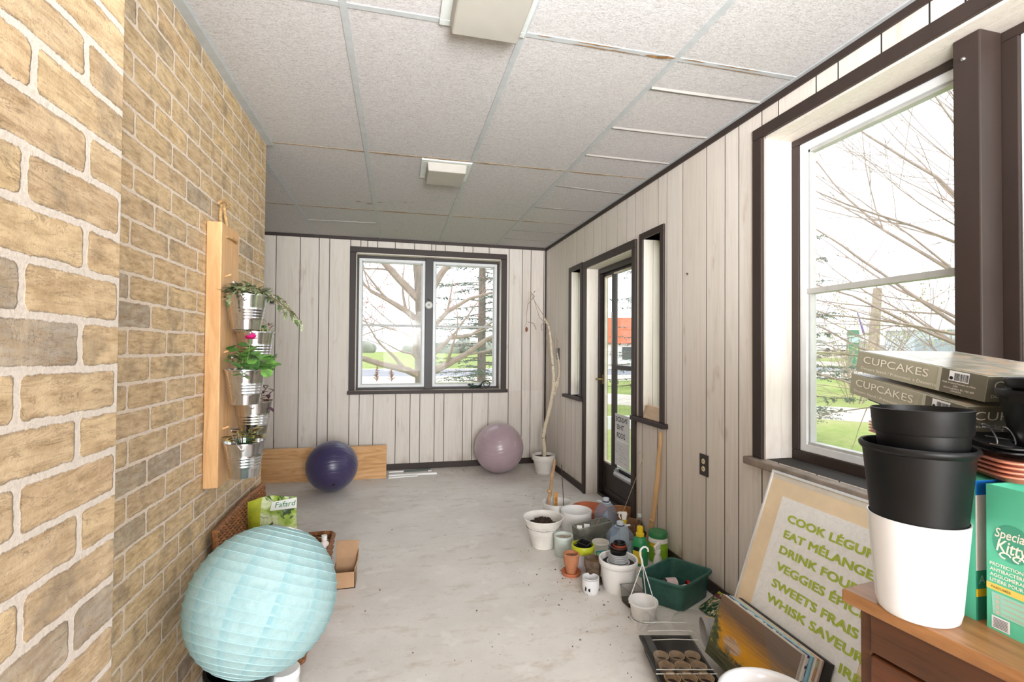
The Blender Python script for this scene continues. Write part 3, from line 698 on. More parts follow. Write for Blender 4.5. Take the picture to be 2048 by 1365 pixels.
# ---- wicker trunk with open lid
M_WICK=P((150,98,56),.6,var=.3,scale=60,bump=.4,bscale=120,name='brown_wicker',bdist=.004)
t=thing('wicker_trunk','long brown wicker trunk with its lid leaning open against the brick wall','trunk',(-.5,2.42,0))
def rrect(x0,x1,y0,y1,r,n):
    cs=[(x1-r,y1-r,0),(x0+r,y1-r,pi/2),(x0+r,y0+r,pi),(x1-r,y0+r,3*pi/2)]; out=[]
    for cx,cy,a0 in cs:
        for k in range(6):
            a=a0+pi/2*k/5; out.append((cx+r*math.cos(a),cy+r*math.sin(a)))
    # resample
    L=[0]; 
    for a,b in zip(out,out[1:]+out[:1]): L.append(L[-1]+math.dist(a,b))
    res=[]; j=0
    for k in range(n):
        d=L[-1]*k/n
        while L[j+1]<d: j+=1
        a=out[j];b=out[(j+1)%len(out)]; q=(d-L[j])/max(1e-9,L[j+1]-L[j]); res.append((a[0]+(b[0]-a[0])*q,a[1]+(b[1]-a[1])*q))
    return res
m=MB(); NR=17
for i in range(NR):
    z=.008+i*.0145; g=.004*i*.45; pts=rrect(-.675-g*0,-.355+g,2.055-g,2.785,.035,120); cx,cy=-.515,2.42; loop=[]
    for k,(x,y) in enumerate(pts):
        s=.006*math.sin(k*pi/2+i*pi); d=math.hypot(x-cx,y-cy); loop.append((x+(x-cx)/d*s,y+(y-cy)/d*s,z))
    loop.append(loop[0]); m.tube(loop,.0078,5,cap=False)
m.box((-.66,2.07,.002),(-.365,2.77,.01))
pts=rrect(-.675,-.325,2.03,2.785,.035,60); m.tube([(x,y,.256) for x,y in pts]+[(pts[0][0],pts[0][1],.256)],.012,7,cap=False)
mk('trunk_body',m,M_WICK,t)
m=MB()
for i in range(19):
    q=i/18; x=-.655-.030*q; z=.262+.275*q; pts=[(x+.007*math.sin(k*pi/2+i*pi),2.10+.68*k/80,z) for k in range(81)]; m.tube(pts,.0085,5)
m.tube([(-.66,2.10,.26),(-.688,2.10,.54),(-.688,2.44,.548),(-.688,2.78,.54),(-.66,2.78,.26)],.012,7)
mk('trunk_lid',m,M_WICK,t)
# ---- potting soil bag in the trunk
t=thing('soil_bag','green and white bag of potting soil printed Fafard, standing in the wicker trunk','bag',(-.54,2.42,.012))
def m_bag():
    n=N('printed_leaf_bag'); co=n.coord('Object'); a=n.noise(co,14,3,.5,.8); b=n.noise(n.mapping(co,(9,9,5),rot=(0,.6,0)),1.6,3,.6,1.5)
    c=n.ramp(a,[(.3,lin((104,140,50))),(.45,lin((168,196,86))),(.6,lin((226,236,196))),(.75,lin((150,186,70)))])
    c=n.mix(n.ramp(b,[(.5,(0,0,0)),(.56,(1,1,1))]),c,lin((58,82,44)))
    return n.done(n.bsdf(c,.3,0,n.bump(n.noise(co,11,3),.5,.012),.5))
bagp=[]
m=MB(); nx,nz=14,16
for side in (0,1):
    for i in range(nz+1):
        for j in range(nx+1):
            u=j/nx; w=i/nz; x=-.645+.205*u+.01*math.sin(w*5); z=.012+.548*w+(.012*math.sin(u*4) if i==nz else 0)+.02*u*w
            th=.055*math.sin(pi*min(1,max(0,u)))*(math.sin(pi*w)**.5 if 0<w<1 else 0)+.002
            y=2.41+(-th if side==0 else th)+.006*math.sin(9*u+4*w); m.v.append(Vector((x,y,z)))
S_=(nx+1)*(nz+1)
for side in (0,1):
    for i in range(nz):
        for j in range(nx):
            a=side*S_+i*(nx+1)+j; q=[a,a+1,a+nx+2,a+nx+1]; m.f.append(q if side==0 else q[::-1]); m.mi.append(0 if j>3 else 1)
mk('bag_body',m,[m_bag(),P((186,196,60),.35,var=.15,scale=20,bump=.3,bscale=18,name='yellow_green_film')],t,smooth=60)
fx=plane_map((-.645,2.352,.0),(1,0,0),(0,0,1))
b=MB(); b.add([fx(.095,.530),fx(.207,.537),fx(.207,.584),fx(.105,.570)],[(0,1,2,3)]); 
mk('header_strip',b,P((236,238,234),.4,var=.02,name='white_film'),t,smooth=0)
b=MB(); lettering(b,'Fafard',plane_map((-.645,2.3505,.0),(1,.0,.08),(-.08,0,1)),.024,.088,.160,.532,.0,.25); mk('lettering',b,P((40,130,80),.5,name='green_ink'),t,smooth=0)
# ---- white bottle in the trunk
c=Vector((-.352,2.60,.012)); t=thing('white_bottle','pinkish white plastic bottle standing between the paper lantern and the cardboard box','bottle',c)
mk('bottle_body',MB().lathe([(0,0),(.022,0),(.026,.006),(.026,.24),(.022,.262),(.012,.272),(.012,.28),(0,.28)],c,24),P((236,222,216),.4,var=.04,name='pinkish_plastic'),t)
mk('cap',MB().lathe([(0,.279),(.014,.279),(.014,.30),(0,.30)],c,20),M_WHITEP,t)
# ---- paper lantern
c=Vector((-.426,1.762,.428)); RL=.231
t=thing('paper_lantern','large round pale blue paper lantern leaning on the wicker trunk','lantern',c)
dv=(c-Vector((0,0,HC))).normalized(); up_=(u_-dv*u_.dot(dv)).normalized(); rt_=dv.cross(up_); ax=(up_*math.cos(.40)+rt_*math.sin(.40)-dv*.06).normalized(); ex=ax.orthogonal().normalized(); ey=ax.cross(ex)
def m_lantern():
    n=N('pale_blue_rice_paper'); co=n.coord(); w=n.noise(co,26,4,.65,1.2); cr=n.noise(n.mapping(co,(6,6,16)),5,5,.7,2)
    c=n.ramp(w,[(.3,lin((166,200,203))),(.6,lin((182,212,213))),(.8,lin((164,204,208)))])
    c=n.mix(n.ramp(cr,[(.60,(0,0,0)),(.7,(.5,.5,.5))]),c,lin((146,194,202)))
    at=n.node('ShaderNodeAttribute',attribute_name='tone'); c=n.mix(n.math('MULTIPLY',at.outputs['Fac'],n.ramp(w,[(.35,(.2,.2,.2)),(.65,(.75,.75,.75))])),c,lin((142,192,202)))
    nr=n.bump(n.math('ADD',cr,n.math('MULTIPLY',w,.5)),.3,.006)
    d=n.bsdf(c,.7,0,nr,.25); tr=n.node('ShaderNodeBsdfTranslucent'); n.L(c,tr.inputs[0]); n.L(nr,tr.inputs[1])
    mx=n.node('ShaderNodeMixShader'); mx.inputs[0].default_value=.22; n.L(d,mx.inputs[1]); n.L(tr.outputs[0],mx.inputs[2]); return n.done(mx.outputs[0])
ML=m_lantern(); ribs=21; pr=[]
a0,a1=.27,.16
for i in range(ribs*6+1):
    th=a1+(pi-a0-a1)*i/(ribs*6); k=(i%6)/6; bulge=1-.013*math.sin(pi*k)**1.0
    pr.append((RL*math.sin(th)*bulge,-RL*math.cos(th)*.985*(1 if 0<i<ribs*6 else 1)))
lm=MB().lathe(pr,c,96,frame=(ex,ey,ax),jit=.0010); lm.tone=[(1.0 if (i%96)%8==0 and (i//96)%6 not in (0,) else .45 if (i%96)%8==1 else 0) for i in range(len(lm.f))]
mk('paper_shade',lm,ML,t,smooth=50)
m=MB()
for i in range(ribs+1):
    th=a1+(pi-a0-a1)*i/ribs; q=RL*math.sin(th)+.0006; z=-RL*math.cos(th)*.985
    m.tube([c+ex*(q*math.cos(2*pi*k/60))+ey*(q*math.sin(2*pi*k/60))+ax*z for k in range(61)],.0011,5,cap=False)
mk('wire_rib',m,P((176,214,218),.6,name='paper_covered_wire'),t)
m=MB(); q=RL*math.sin(a0); z=RL*math.cos(a0)*.985
m.tube([c+ex*(q*math.cos(2*pi*k/40))+ey*(q*math.sin(2*pi*k/40))+ax*z for k in range(41)],.0022,6,cap=False)
m.tube([c+ex*q+ax*z,c+ax*(z-.02),c-ex*q+ax*z],.0015,5)
mk('top_ring',m,M_WIRE,t)
# ---- dark tub and white jar below the lantern
t=thing('black_tub','black plastic tub under the pale blue paper lantern','tub',(-.55,1.75,0))
mk('tub_body',MB().lathe([(0,.004),(.08,.004),(.085,0),(.105,.185),(.112,.185),(.112,.198),(.101,.198),(.080,.01),(0,.01)],(-.50,1.80,0),40),M_BLACKP,t)
c=Vector((-.385,1.892,0)); t=thing('white_jar','white screw-top jar on the floor beneath the paper lantern','jar',c)
mk('jar_body',MB().lathe([(0,0),(.045,0),(.05,.006),(.05,.075),(.046,.082),(0,.082)],c,36),P((222,222,220),.4,name='jar_white'),t)
m=MB().lathe([(0,.105),(.048,.105),(.0515,.101),(.0525,.080),(.049,.078)],c,48); mk('lid',m,M_WHITEP,t)
# ---- small open cardboard carton
t=thing('cardboard_box','small open cardboard box on the floor right of the paper lantern','box',(-.25,2.72,0))
m=MB(); x0,x1,y0,y1=-.345+.03,-.205,2.665,2.775
m.box((x0,y0,0),(x1,y1,.004)); m.box((x0,y0,0),(x1,y0+.004,.085)); m.box((x0,y0,.0),(x0+.004,y1,.10)); m.box((x1-.004,y0,.0),(x1,y1,.10)); m.box((x0,y1-.004,0),(x1,y1,.12))
mk('box_body',m,M_CARD,t,smooth=0)
m=MB(); m.prism([(x0,y1-.004,.12),(x1+.004,y1-.004,.12),(x1+.004,y1,.12),(x0,y1,.12)],[(x0,y1+.02,.205),(x1+.008,y1+.02,.20),(x1+.008,y1+.024,.20),(x0,y1+.024,.205)]); mk('flap',m,M_CARD,t,smooth=0)
m=MB(); m.prism([(x1-.004,y0,.10),(x1,y0,.10),(x1,y1,.12),(x1-.004,y1,.12)],[(x1+.008,y0+.02,.135),(x1+.012,y0+.02,.135),(x1+.012,y1-.01,.165),(x1+.008,y1-.01,.165)]); mk('flap',m,M_CARD,t,smooth=0)

# ================================================================== BACK OF THE ROOM
def m_pineplank():
    n=N('knotty_pine_plank'); co=n.coord(); mp=n.mapping(co,(.8,8,8)); g=n.noise(mp,2.4,5,.6,2.0)
    c=n.ramp(g,[(.3,lin((198,144,92))),(.5,lin((222,172,120))),(.7,lin((236,194,146)))])
    v=n.node('ShaderNodeTexVoronoi',feature='F1'); n.L(n.mapping(co,(1.7,1,5.5),loc=(.23,0,.1)),v.inputs['Vector']); v.inputs['Scale'].default_value=1.0
    c=n.mix(n.ramp(v.outputs['Distance'],[(.05,(1,1,1)),(.10,(.3,.3,.3)),(.16,(0,0,0))]),c,lin((122,72,40)))
    return n.done(n.bsdf(c,.5,0,n.bump(g,.05,.002),.35))
t=thing('pine_plank','wide knotty pine plank standing on edge against the back wall behind the purple ball','plank',(-.8,4.86,0))
m=MB(); y=4.845
m.prism([(-1.75,y+.035,0),(-.097,y-.028,0),(-.097,y-.006,0),(-1.75,y+.057,0)],[(-1.75,y+.165,.288),(-.097,y+.135,.288),(-.097,y+.157,.288),(-1.75,y+.187,.288)])
mk('plank_body',m,m_pineplank(),t,smooth=0,bevel=.003)
def ball(name,lab,c,r,mat,ringmat,axis):
    t=thing(name,lab,'exercise ball',(c[0],c[1],0))
    a=Vector(axis).normalized(); ex=a.orthogonal().normalized(); ey=a.cross(ex); pr=[]
    for i in range(121):
        th=pi*i/120; q=r
        d=abs(i-60)
        if d<46 and (i%7==0): q=r-.0018
        pr.append((q*math.sin(th),-q*math.cos(th)))
    mk('ball_body',MB().lathe(pr,c,72,frame=(ex,ey,a)),mat,t,smooth=70)
    m=MB().lathe([(0,.0015),(.010,.001),(.014,-.002)],Vector(c)+a*r,16,frame=(ex,ey,a)); mk('plug',m,ringmat,t)
    return t
def m_ball(name,rgb,ro):
    n=N(name); co=n.coord(); a=n.noise(co,9,3); c=n.ramp(a,[(.3,tuple(x*.9 for x in lin(rgb))),(.7,lin(rgb))])
    return n.done(n.bsdf(c,ro,.0,n.bump(n.noise(co,160,2),.03,.001),.6,Sheen_Weight=.15))
ball('exercise_ball','dark purple exercise ball in front of the pine plank',(-.553,4.50,.2185),.2185,m_ball('dark_purple_vinyl',(62,54,94),.32),M_BLACK,(.15,-.75,-.5))
t=ball('exercise_ball','pale mauve exercise ball by the back wall, near the birch branch pot',(1.0175,4.82,.2505),.2505,m_ball('mauve_vinyl',(176,152,160),.28),M_WHITEP,(.2,.4,-.9))
b=MB(); cc=Vector((1.0175,4.82,.2505)); dd=(Vector((0,0,HC))-cc).normalized(); sx=dd.cross(Vector((0,0,1))).normalized()*-1; sy=sx.cross(dd)*-1
def ballmap(x,y):
    v=(dd+sx*(.66+y)+sy*(.30-x)).normalized() if False else (dd*1.0+r0*(.88+y*4)+Vector((0,0,1))*(.40-x*4)).normalized()
    return cc+v*.2513
lettering(b,'(balance)',ballmap,.018,.085,0,0,.01); mk('lettering',b,P((226,216,214),.5,name='pale_print'),t,smooth=0)
# white trim strips on the floor
def strip(x0,x1,y0,y1,w,h,lab,z=0,mat=None):
    t=thing('trim_strip',lab,'trim strip',((x0+x1)/2,(y0+y1)/2,z),'loose trim strips on the floor')
    m=MB().prism([(x0,y0,z),(x1,y1,z),(x1,y1+w,z),(x0,y0+w,z)],[(x0,y0,z+h),(x1,y1,z+h),(x1,y1+w,z+h),(x0,y0+w,z+h)])
    mk('strip_body',m,mat or M_WHITEP,t,smooth=0,bevel=.002)
strip(-.075,.205,4.80,4.83,.03,.010,'white trim strip nearest the room, just off the end of the pine plank')
strip(-.075,.395,4.87,4.872,.042,.016,'longest white trim strip, running furthest right along the floor')
strip(-.075,.12,4.925,4.945,.02,.014,'short grey-white trim strip lying between two white strips',mat=P((206,206,200),.5,name='strip_grey'))
strip(-.075,.07,5.0,5.01,.018,.016,'short white trim strip nearest the back baseboard')
strip(.08,.345,5.01,5.03,.05,.012,'dark green-grey strip lying along the back baseboard',mat=P((104,116,112),.5,name='strip_greygreen'))
strip(.315,.35,4.985,4.985,.02,.014,'tiny white offcut at the end of the dark green-grey strip')
# small black wall box on the back wall
t=thing('wall_bracket','small black open bracket on the back wall behind the ivy','bracket',(-1.205,YB,1.70))
m=MB().box((-1.225,YB-.02,1.69),(-1.185,YB,1.745)); mk('bracket_body',m,M_BLACK,t,smooth=0,bevel=.004)
m=MB()
for a,b in (((-1.230,YB-.022,1.685),(-1.222,YB-.012,1.72)),((-1.188,YB-.022,1.685),(-1.180,YB-.012,1.72)),((-1.230,YB-.022,1.680),(-1.180,YB-.012,1.690))): m.box(a,b)
mk('rim',m,P((190,184,176),.5,name='bracket_rim'),t,smooth=0)
# round dial thermometer on the mullion
t=thing('wall_thermometer','round white dial with a bird on top, hung on the window mullion','thermometer',(.318,YB+.045,1.70))
cc=Vector((.318,YB+.05,1.722)); fr=(Vector((1,0,0)),Vector((0,0,1)),Vector((0,-1,0)))
mk('dial',MB().lathe([(0,.012),(.032,.012),(.037,.016),(.041,.012),(.041,0),(0,0)],cc,36,frame=fr),P((206,206,198),.4,var=.1,scale=40,name='dial_white'),t)
m=MB(); m.tube([cc+Vector((-.012,-.014,-.004)),cc+Vector((-.006,-.014,.008)),cc+Vector((.006,-.014,.008)),cc+Vector((.012,-.014,-.002)),cc+Vector((.004,-.014,-.010)),cc+Vector((-.004,-.014,0))],.0022,6); mk('pointer',m,M_BLACK,t)
m=MB(); m.sphere(cc+Vector((.002,-.008,.054)),.012,12,8,sc=(1,.7,.8)); m.sphere(cc+Vector((-.012,-.008,.066)),.007,10,7); m.tube([cc+Vector((-.02,-.006,.036)),cc+Vector((-.008,-.006,.048)),cc+Vector((.012,-.006,.047)),cc+Vector((.024,-.006,.034))],.0025,6); m.tube([cc+Vector((.012,-.006,.054)),cc+Vector((.026,-.006,.048))],[.006,.002],6)
mk('bird_ornament',m,P((88,84,78),.6,name='pewter'),t)
# gecko ornament on the sill
c=Vector((.865,YB+.03,.826)); t=thing('lizard_ornament','dark green metal lizard ornament with a curled tail on the back window sill','ornament',c)
m=MB(); y=YB+.035
m.tube([(.742,y,.868),(.756,y,.872),(.775,y,.866),(.80,y-.01,.857),(.84,y-.008,.850),(.885,y,.852)],[.005,.013,.011,.013,.016,.010],10)
pts=[]
for k in range(40):
    q=k/39; a=pi*1.05-q*4.1*pi*.78; rad=.05*(1-.72*q); pts.append((.945+rad*math.cos(a)*1.1,y,.875+rad*math.sin(a)*.75))
m.tube([(.885,y,.852)]+pts,[.010]+[.0065*(1-.55*k/39) for k in range(40)],8)
for (x,dx,dz) in ((.80,-.025,-.028),(.795,.0,.028),(.86,.02,-.024),(.85,.03,.030)):
    p=Vector((x,y,.855)); k=p+Vector((dx,-.012,dz*.5)); e=p+Vector((dx*1.6,-.016,dz)); m.tube([p,k,e],[.006,.005,.004],7)
    for s in (-.6,0,.6): m.tube([e,e+Vector((dx*.4+.010*s,-.004,.008*(1 if dz>0 else -1)+.004*s))],[.0026,.0016],5)
m.tube([(.80,y-.012,.832),(.80,y,.826)],.005,6); m.tube([(.885,y-.01,.832),(.885,y,.826)],.005,6); m.tube([(.94,y,.838),(.94,y,.826)],.004,6)
mk('ornament_body',m,P((52,66,58),.4,.5,var=.3,scale=60,bump=.3,name='verdigris_metal'),t)
for (x,y,s) in ((-.40,YB-.005,.02),(.365,YB-.01,.026)): pass

# ================================================================== POTS AND BOTTLES BY THE DOOR
def V2(x,y,z=0): return Vector((x,y,z))
def pot_prof(rb,rr,h,t=.004,lip=0,liph=.0,foot=0):
    pr=[(0,.003),(rb*.8,.003),(rb*.85,0),(rb-.002,0),(rb,.003)]
    if lip: pr+=[(rb+(rr-lip-rb)*.5,(h-liph)*.5),(rr-lip,h-liph),(rr-lip*.2,h-liph+.003),(rr,h-liph*.5),(rr,h-.004),(rr-.002,h)]
    else: pr+=[(rb+(rr-rb)*.5,h*.5),(rr,h-.003),(rr-.001,h)]
    pr+=[(rr-t-lip*.4,h),(rr-t-lip*.5,h-.006),(rb-t,t+.003),(0,t+.003)]
    return pr
def soilmound(c,r,z,hh,n=26,rings=8,seed=1):
    rr=random.Random(seed); m=MB(); pr=[]
    base=len(m.v); m.v.append(Vector(c)+Vector((0,0,z+hh)))
    for i in range(1,rings+1):
        for k in range(n):
            q=r*i/rings; a=2*pi*k/n; e=hh*(1-(i/rings)**1.5)
            jj=rr.uniform(-1,1)*min(.010,r*.085)*(1 if i<rings else .2)
            m.v.append(Vector(c)+Vector((q*math.cos(a),q*math.sin(a),z+e+jj)))
    for k in range(n): m.f.append([0,1+k,1+(k+1)%n]); m.mi.append(0)
    for i in range(1,rings):
        for k in range(n):
            a=1+(i-1)*n+k; b=1+(i-1)*n+(k+1)%n; m.f.append([a,a+n,b+n,b]); m.mi.append(0)
    return m
def simple_pot(name,lab,cat,c,prof,mat,group=None,n=48,part='pot_body'):
    t=thing(name,lab,cat,c,group); mk(part,MB().lathe(prof,c,n),mat,t,smooth=40); return t
# birch branch pot in the corner
c=V2(1.455,4.70); t=simple_pot('potted_branch','white flowerpot in the far corner holding a tall thin birch branch','potted branch',c,
   [(0,.003),(.07,.003),(.078,0),(.082,.006),(.084,.022),(.080,.026),(.105,.140),(.118,.142),(.121,.186),(.119,.190),(.110,.190),(.108,.16),(.07,.02),(0,.02)],M_WHITED)
mk('soil',MB().lathe([(0,.168),(.06,.165),(.1085,.162)],c,24,jit=.04),M_SOIL,t)
def m_birch():
    n=N('birch_bark'); co=n.coord(); sp=n.noise(n.mapping(co,(26,26,44)),1,4,.7); a=n.noise(co,20,3)
    x=n.ramp(a,[(.3,lin((204,190,164))),(.7,lin((226,214,190)))]); x=n.mix(n.ramp(sp,[(.62,(0,0,0)),(.67,(1,1,1))]),x,lin((86,66,50)))
    return n.done(n.bsdf(x,.7,0,n.bump(a,.3,.004),.3))
MBI=m_birch()
yb=4.68
stem=[(1.462,.15),(1.466,.25),(1.452,.36),(1.47,.47),(1.505,.60),(1.53,.73),(1.55,.86),(1.548,1.0),(1.535,1.12),(1.520,1.26),(1.512,1.38),(1.495,1.49),(1.455,1.57)]
m=MB().tube([(x,yb+.02*math.sin(z*4),z) for x,z in stem],[.021,.020,.019,.019,.019,.018,.017,.016,.015,.014,.012,.010,.008],10)
m.tube([(1.553,yb,.85),(1.58,yb-.02,.93),(1.602,yb-.03,.99),(1.60,yb-.03,1.10),(1.585,yb-.02,1.22)],[.012,.011,.010,.009,.006],8)
m.tube([(1.555,yb-.02,.80),(1.585,yb-.03,.90),(1.592,yb-.03,.96)],[.009,.008,.007],7)
mk('branch',m,MBI,t)
m=MB()
for pts in ([(1.455,1.57),(1.40,1.66),(1.36,1.74),(1.335,1.80),(1.325,1.83)],[(1.49,1.50),(1.40,1.585),(1.37,1.69),(1.345,1.79)],[(1.34,1.80),(1.27,1.71),(1.262,1.60),(1.275,1.535),(1.262,1.49)],[(1.275,1.535),(1.34,1.52),(1.37,1.46)],[(1.46,1.56),(1.42,1.50),(1.43,1.45)],[(1.50,1.46),(1.47,1.40),(1.475,1.36)],[(1.52,1.40),(1.56,1.33),(1.575,1.25),(1.59,1.18)],[(1.585,1.22),(1.59,1.35),(1.58,1.42)],[(1.335,1.80),(1.31,1.83),(1.30,1.84)],[(1.325,1.83),(1.345,1.85)]):
    m.tube([(x+.004*R.uniform(-1,1),yb-.02+.02*i,z) for i,(x,z) in enumerate(pts)],[.0042-.0006*i for i in range(len(pts))],6)
mk('twig',m,M_TWIG,t)
m=MB(); leaf(m,(1.262,yb,1.49),(0,-.1,-1),(0,-1,0),.06,.03,0,'oval',.15); mk('dry_leaf',m,P((130,76,56),.7,name='dry_leaf'),t,smooth=0)
# A: big dusty white pot of soil
c=V2(.921,2.969); t=simple_pot('flower_pot','large dusty white flowerpot half full of dark soil','flowerpot',c,
  [(0,.004),(.06,.004),(.068,0),(.073,.004),(.074,.02),(.108,.140),(.112,.143),(.116,.150),(.124,.178),(.129,.181),(.1305,.186),(.128,.189),(.123,.187),(.112,.15),(.07,.012),(0,.012)],M_WHITED,n=64)
mk('soil',soilmound(c,.108,.128,.052,seed=4),M_SOIL,t,smooth=70)
# B: back white bucket with stick, rod and marker (each a thing)
c=V2(1.14,3.341); t=simple_pot('white_bucket','white plastic bucket at the back, holding a stick and a wooden plant marker','bucket',c,[(0,.003),(.092,.003),(.095,0),(.098,.004),(.105,.150),(.105,.154),(.102,.154),(.095,.006),(0,.006)],M_WHITEP)
mk('soil',MB().lathe([(0,.05),(.088,.048)],c,20),M_SOIL,t)
m=MB().tube([(1.075,3.352,.06),(1.085,3.358,.17),(1.095,3.356,.22),(1.105,3.352,.33),(1.118,3.347,.42),(1.119,3.345,.462)],[.013,.0125,.013,.0115,.011,.009],9)
m.sphere((1.083,3.350,.228),.016,10,8); m.tube([(1.083,3.350,.228),(1.068,3.345,.236)],[.010,.006],8)
o=mk('stick',m,P((190,154,116),.8,var=.15,scale=30,bump=.4,bscale=60,name='peeled_stick'),loc=(1.08,3.352,.06)); tag(o,'knobbly pale stick standing in the white bucket at the back','stick')
m=MB().tube([(1.188,3.325,.055),(1.180,3.327,.25),(1.168,3.330,.42)],.0028,6); o=mk('metal_rod',m,P((70,52,46),.6,name='rusty_rod'),loc=(1.188,3.325,.055)); tag(o,'thin dark rusty rod standing in the white bucket at the back','rod')
t=thing('plant_marker','small orange wooden plant marker with dark vertical letters in the back white bucket','plant marker',(1.13,3.343,.06))
m=MB().prism([(1.117,3.341,.06),(1.144,3.336,.06),(1.1445,3.339,.06),(1.1175,3.344,.06)],[(1.117,3.341,.222),(1.144,3.336,.222),(1.1445,3.339,.222),(1.1175,3.344,.222)]); mk('marker_blade',m,P((214,152,74),.6,var=.12,scale=40,name='orange_stained_wood'),t,smooth=0,bevel=.002)
b=MB(); e=Vector((.027,-.005,0)).normalized(); mp=lambda x,y: Vector((1.1385,3.3365,.10))+Vector((0,0,1))*x-e*y
lettering(b,'CHIVES',mp,.014,.085,0,0,.01); mk('lettering',b,P((84,46,24),.8,name='burnt_ink'),t,smooth=0)
# C: front white bucket
c=V2(1.207,3.127); simple_pot('white_bucket','empty white plastic bucket just right of the large soil pot','bucket',c,[(0,.003),(.094,.003),(.096,0),(.098,.004),(.1015,.100),(.103,.103),(.105,.155),(.105,.159),(.102,.159),(.099,.10),(.094,.008),(0,.008)],M_WHITEP)
# D terracotta wide bowl, E ribbed tan bowl
c=V2(1.43,3.43); simple_pot('plant_saucer','wide orange terracotta dish on the floor behind the water jugs','dish',c,[(0,.006),(.09,.006),(.095,0),(.10,.004),(.126,.050),(.132,.053),(.133,.066),(.124,.066),(.096,.014),(0,.012)],M_TERRA2,n=56)
c=V2(1.565,3.18); pr=[(0,.004),(.074,.004),(.078,0)]
for i in range(22): pr.append((.078+.018*i/21+(.0015 if i%2 else 0),.004+.112*i/21))
pr+=[(.099,.118),(.092,.116),(.074,.012),(0,.012)]
simple_pot('ribbed_pot','tan horizontally ribbed bowl against the foot of the door','bowl',c,pr,P((170,118,76),.6,var=.12,name='tan_ribbed_clay'))
# I mint pot
c=V2(1.003,2.814); t=simple_pot('glazed_pot','pale mint glazed cylinder pot with a crusty rim, right of the big soil pot','flowerpot',c,[(0,.003),(.046,.003),(.048,0),(.050,.004),(.054,.06),(.056,.105),(.0585,.107),(.0585,.120),(.057,.123),(.051,.122),(.048,.10),(.046,.02),(0,.02)],P((206,218,212),.35,var=.07,scale=18,name='pale_mint_glaze'))
mk('soil',MB().lathe([(0,.106),(.03,.108),(.0515,.104)],c,24,jit=.03),P((176,162,148),.95,var=.2,scale=60,bump=.6,bscale=90,name='dry_pale_soil'),t)
# J yellow rimmed pot with nested black pots
c=V2(1.055,2.622); t=simple_pot('rimmed_pot','white pot with a bright yellow-green rim, holding small black pots','flowerpot',c,[(0,.003),(.046,.003),(.048,0),(.050,.004),(.058,.05),(.061,.09),(.0635,.104)],P((222,222,230),.3,var=.04,name='cool_white_glaze'))
mk('rim',MB().lathe([(.062,.096),(.0655,.100),(.0665,.118),(.0665,.134),(.064,.138),(.060,.138),(.057,.118),(.056,.06)],c,48),P((196,204,48),.35,var=.04,name='lime_yellow'),t,label='bright yellow-green rim')
def square_pot(lab,c,s0,s1,h,rz,tilt=0):
    t=thing('seedling_pot',lab,'seedling pot',c,'small square black pots')
    m=MB(); def_=[]
    def ring(s,z): return [(-s,-s,z),(s,-s,z),(s,s,z),(-s,s,z)]
    L=[ring(s0,0),ring(s1,h),ring(s1+.003,h),ring(s1+.003,h+.006),ring(s1-.002,h+.006),ring(s0-.002,.003)]
    vs=[q for r in L for q in r]; fs=[]
    for i in range(len(L)-1):
        for k in range(4): fs.append((4*i+k,4*i+(k+1)%4,4*i+4+(k+1)%4,4*i+4+k))
    fs.append((20,21,22,23)); fs.append((3,2,1,0)); m.add(vs,fs)
    m.xf(Matrix.Translation(c)@Matrix.Rotation(rz,4,'Z')@Matrix.Rotation(tilt,4,'X')); mk('pot_body',m,M_BLACK,t,smooth=0)
    return t
cc=c
square_pot('small square black pot at the bottom of the nest in the yellow-green rimmed pot',cc+V2(0,0,.078),.024,.034,.05,.6)
square_pot('small square black pot on top of the nest in the yellow-green rimmed pot',cc+V2(.002,0,.096),.022,.031,.05,.75,.12)
# K white pot with teal packet
c=V2(1.197,2.696); t=simple_pot('flower_pot','small white pot behind the yellow-green rimmed one, a teal packet leaning on it','flowerpot',c,pot_prof(.040,.052,.112,.003,.004,.012),M_WHITED)
t=thing('seed_packet','teal and green printed seed packet leaning on a small white pot','seed packet',(1.165,2.59,0))
o3=Vector((1.140,2.628,.030)); ea=Vector((.93,-.30,.16)).normalized(); eb=Vector((.10,.28,.95)).normalized(); en=ea.cross(eb).normalized()
m=MB().prism([o3,o3+ea*.066,o3+ea*.066+eb*.060,o3+eb*.060],[q+en*-.003 for q in (o3,o3+ea*.066,o3+ea*.066+eb*.060,o3+eb*.060)])
m=MB().prism([o3+Vector((0,0,-.03)),o3+ea*.066+Vector((0,0,-.04)),o3+ea*.066+eb*.052,o3+eb*.052],[q-en*.003 for q in (o3+Vector((0,0,-.03)),o3+ea*.066+Vector((0,0,-.04)),o3+ea*.066+eb*.052,o3+eb*.052)])
mk('packet_body',m,P((66,158,164),.4,var=.1,scale=50,name='teal_print'),t,smooth=0)
mp=lambda x,y: o3+ea*x+eb*y+en*.0006
b=MB()
if (en.y>0): mp=lambda x,y: o3+ea*x+eb*y-en*.0036
for k in range(5): b.add([mp(.028,.012+.007*k),mp(.058,.012+.007*k),mp(.058,.015+.007*k),mp(.028,.015+.007*k)],[(0,1,2,3)])
b.add([mp(.004,.010),mp(.022,.010),mp(.022,.044),mp(.004,.044)],[(0,1,2,3)]); tag(mk('print',b,P((150,206,140),.5,name='pale_green_print'),t,smooth=0),kind='stuff')
